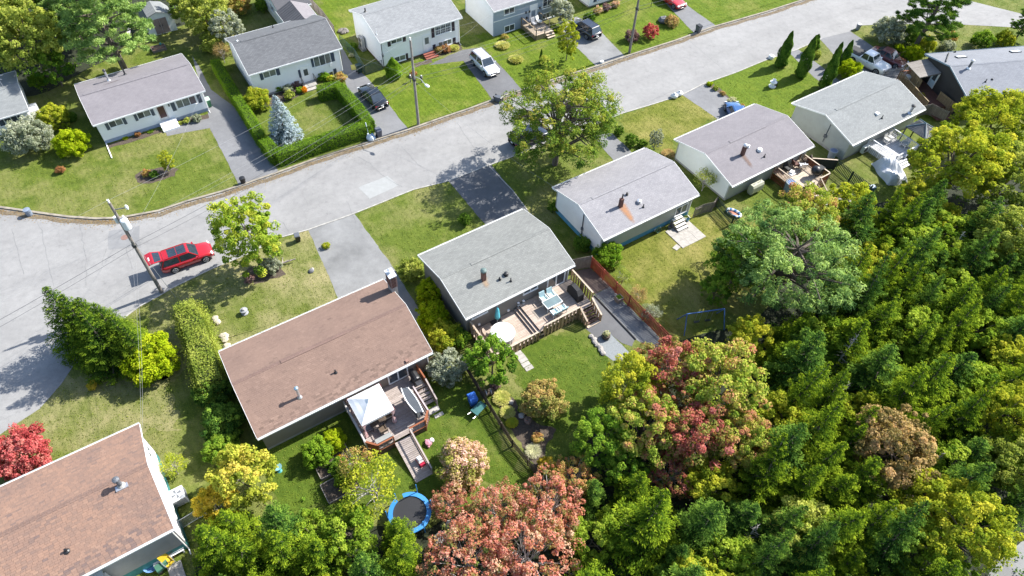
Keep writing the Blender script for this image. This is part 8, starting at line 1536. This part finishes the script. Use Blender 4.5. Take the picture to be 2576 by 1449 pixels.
# lamp post on L lawn, bollard light
p = at(*T6(1048, 50)); T = thing('lamp_post', 'short black lamp post on the lawn at the top', 'lamp post', p); MB().tube((0, 0, 0), (0, 0, 1.9), .04).build('post', M_black, T); MB().lathe([(.06, 1.88), (.14, 2.0), (.16, 2.25), (.04, 2.35)], 8).build('lantern', M_black, T)
p = at(*ZK(1110, 355)); T = thing('lamp_post', 'white lamp post right of the pale blue house tree', 'lamp post', p); MB().tube((0, 0, 0), (0, 0, 1.7), .04).build('post', M_white, T); MB().lathe([(.06, 1.68), (.13, 1.8), (.13, 2.0), (.04, 2.1)], 8).build('lantern', M_white, T)
for k, (x, y, lb) in enumerate(((1025, 1190, 'left garden figure of the pair on the lawn by the streetlight pole'), (1185, 1195, 'right garden figure of the pair on the lawn by the streetlight pole'))): p = at(*ZF(x, y)); T = thing('garden_figure', lb, 'ornament', p); MB().lathe([(.12, .0), (.05, .05), (.04, .5), (.16, .55), (.2, .7), (.1, .85), (.02, .88)], 8).build('figure', plain('dark_figure', (.12, .11, .10), .7), T); MB().lathe([(.08, .84), (.1, .95), (.02, 1.02)], 8).build('head', M_offw, T)
# blue and white pool things near I / tarp, white furniture left of the tarpaulin
p = at(*ZD(1340, 580)); tag(MB().lathe([(.2, 0), (.24, .3), (.15, .45), (.03, .5)], 10).build('garden_pot', M_offw, loc=p), 'white pot beside the silver tarpaulin', 'planter')
p = at(*ZD(1250, 890)); T = thing('storage_box', 'small teal storage box at the end of the green pickets', 'box', (p.x, p.y, 0), .3); MB().box(0, 0, 0, .7, .45, .5).build('body', plain('teal_box', (.08, .24, .34), .5), T); MB().box(0, 0, .5, .74, .49, .06).build('lid', plain('pale_lid', (.45, .55, .62), .5), T)
p = at(*T21(1670, 165)); T = thing('inflatable', 'blue and white inflatable ring by the green pickets on the dry lawn', 'inflatable', (p.x, p.y, 0), -.6)
ir = MB()
for j in range(18):
    a0, a1 = 2*math.pi*j/18, 2*math.pi*(j+1)/18; ir.tube((.75*math.cos(a0), .4*math.sin(a0), .14), (.75*math.cos(a1), .4*math.sin(a1), .14), .13, n=7, m=j % 2, cap=False)
ir.build('ring', [plain('inflate_blue', (.10, .32, .66), .4), M_white], T); MB().prism([(.65*math.cos(R(a)), .32*math.sin(R(a))) for a in range(0, 360, 24)], .04, .08).build('floor', plain('inflate_red', (.55, .18, .10), .5), T)
wf = at(*ZJ(1880, 1030)); T = thing('white_shelter', 'white tent roof below the blue grey roof among the maples', 'tent', wf, .2); q = [(-1.8, -1.5, 1.9), (1.8, -1.5, 1.9), (1.8, 1.5, 1.9), (-1.8, 1.5, 1.9)]
cp = MB()
for i in range(4): cp.poly([q[i], q[(i+1) % 4], (0, 0, 2.6)])
cp.build('canopy', M_cv, T)
for x, y, z_ in q: MB().tube((x*.98, y*.98, 0), (x*.98, y*.98, 1.88), .03).build('leg', M_steel, T)
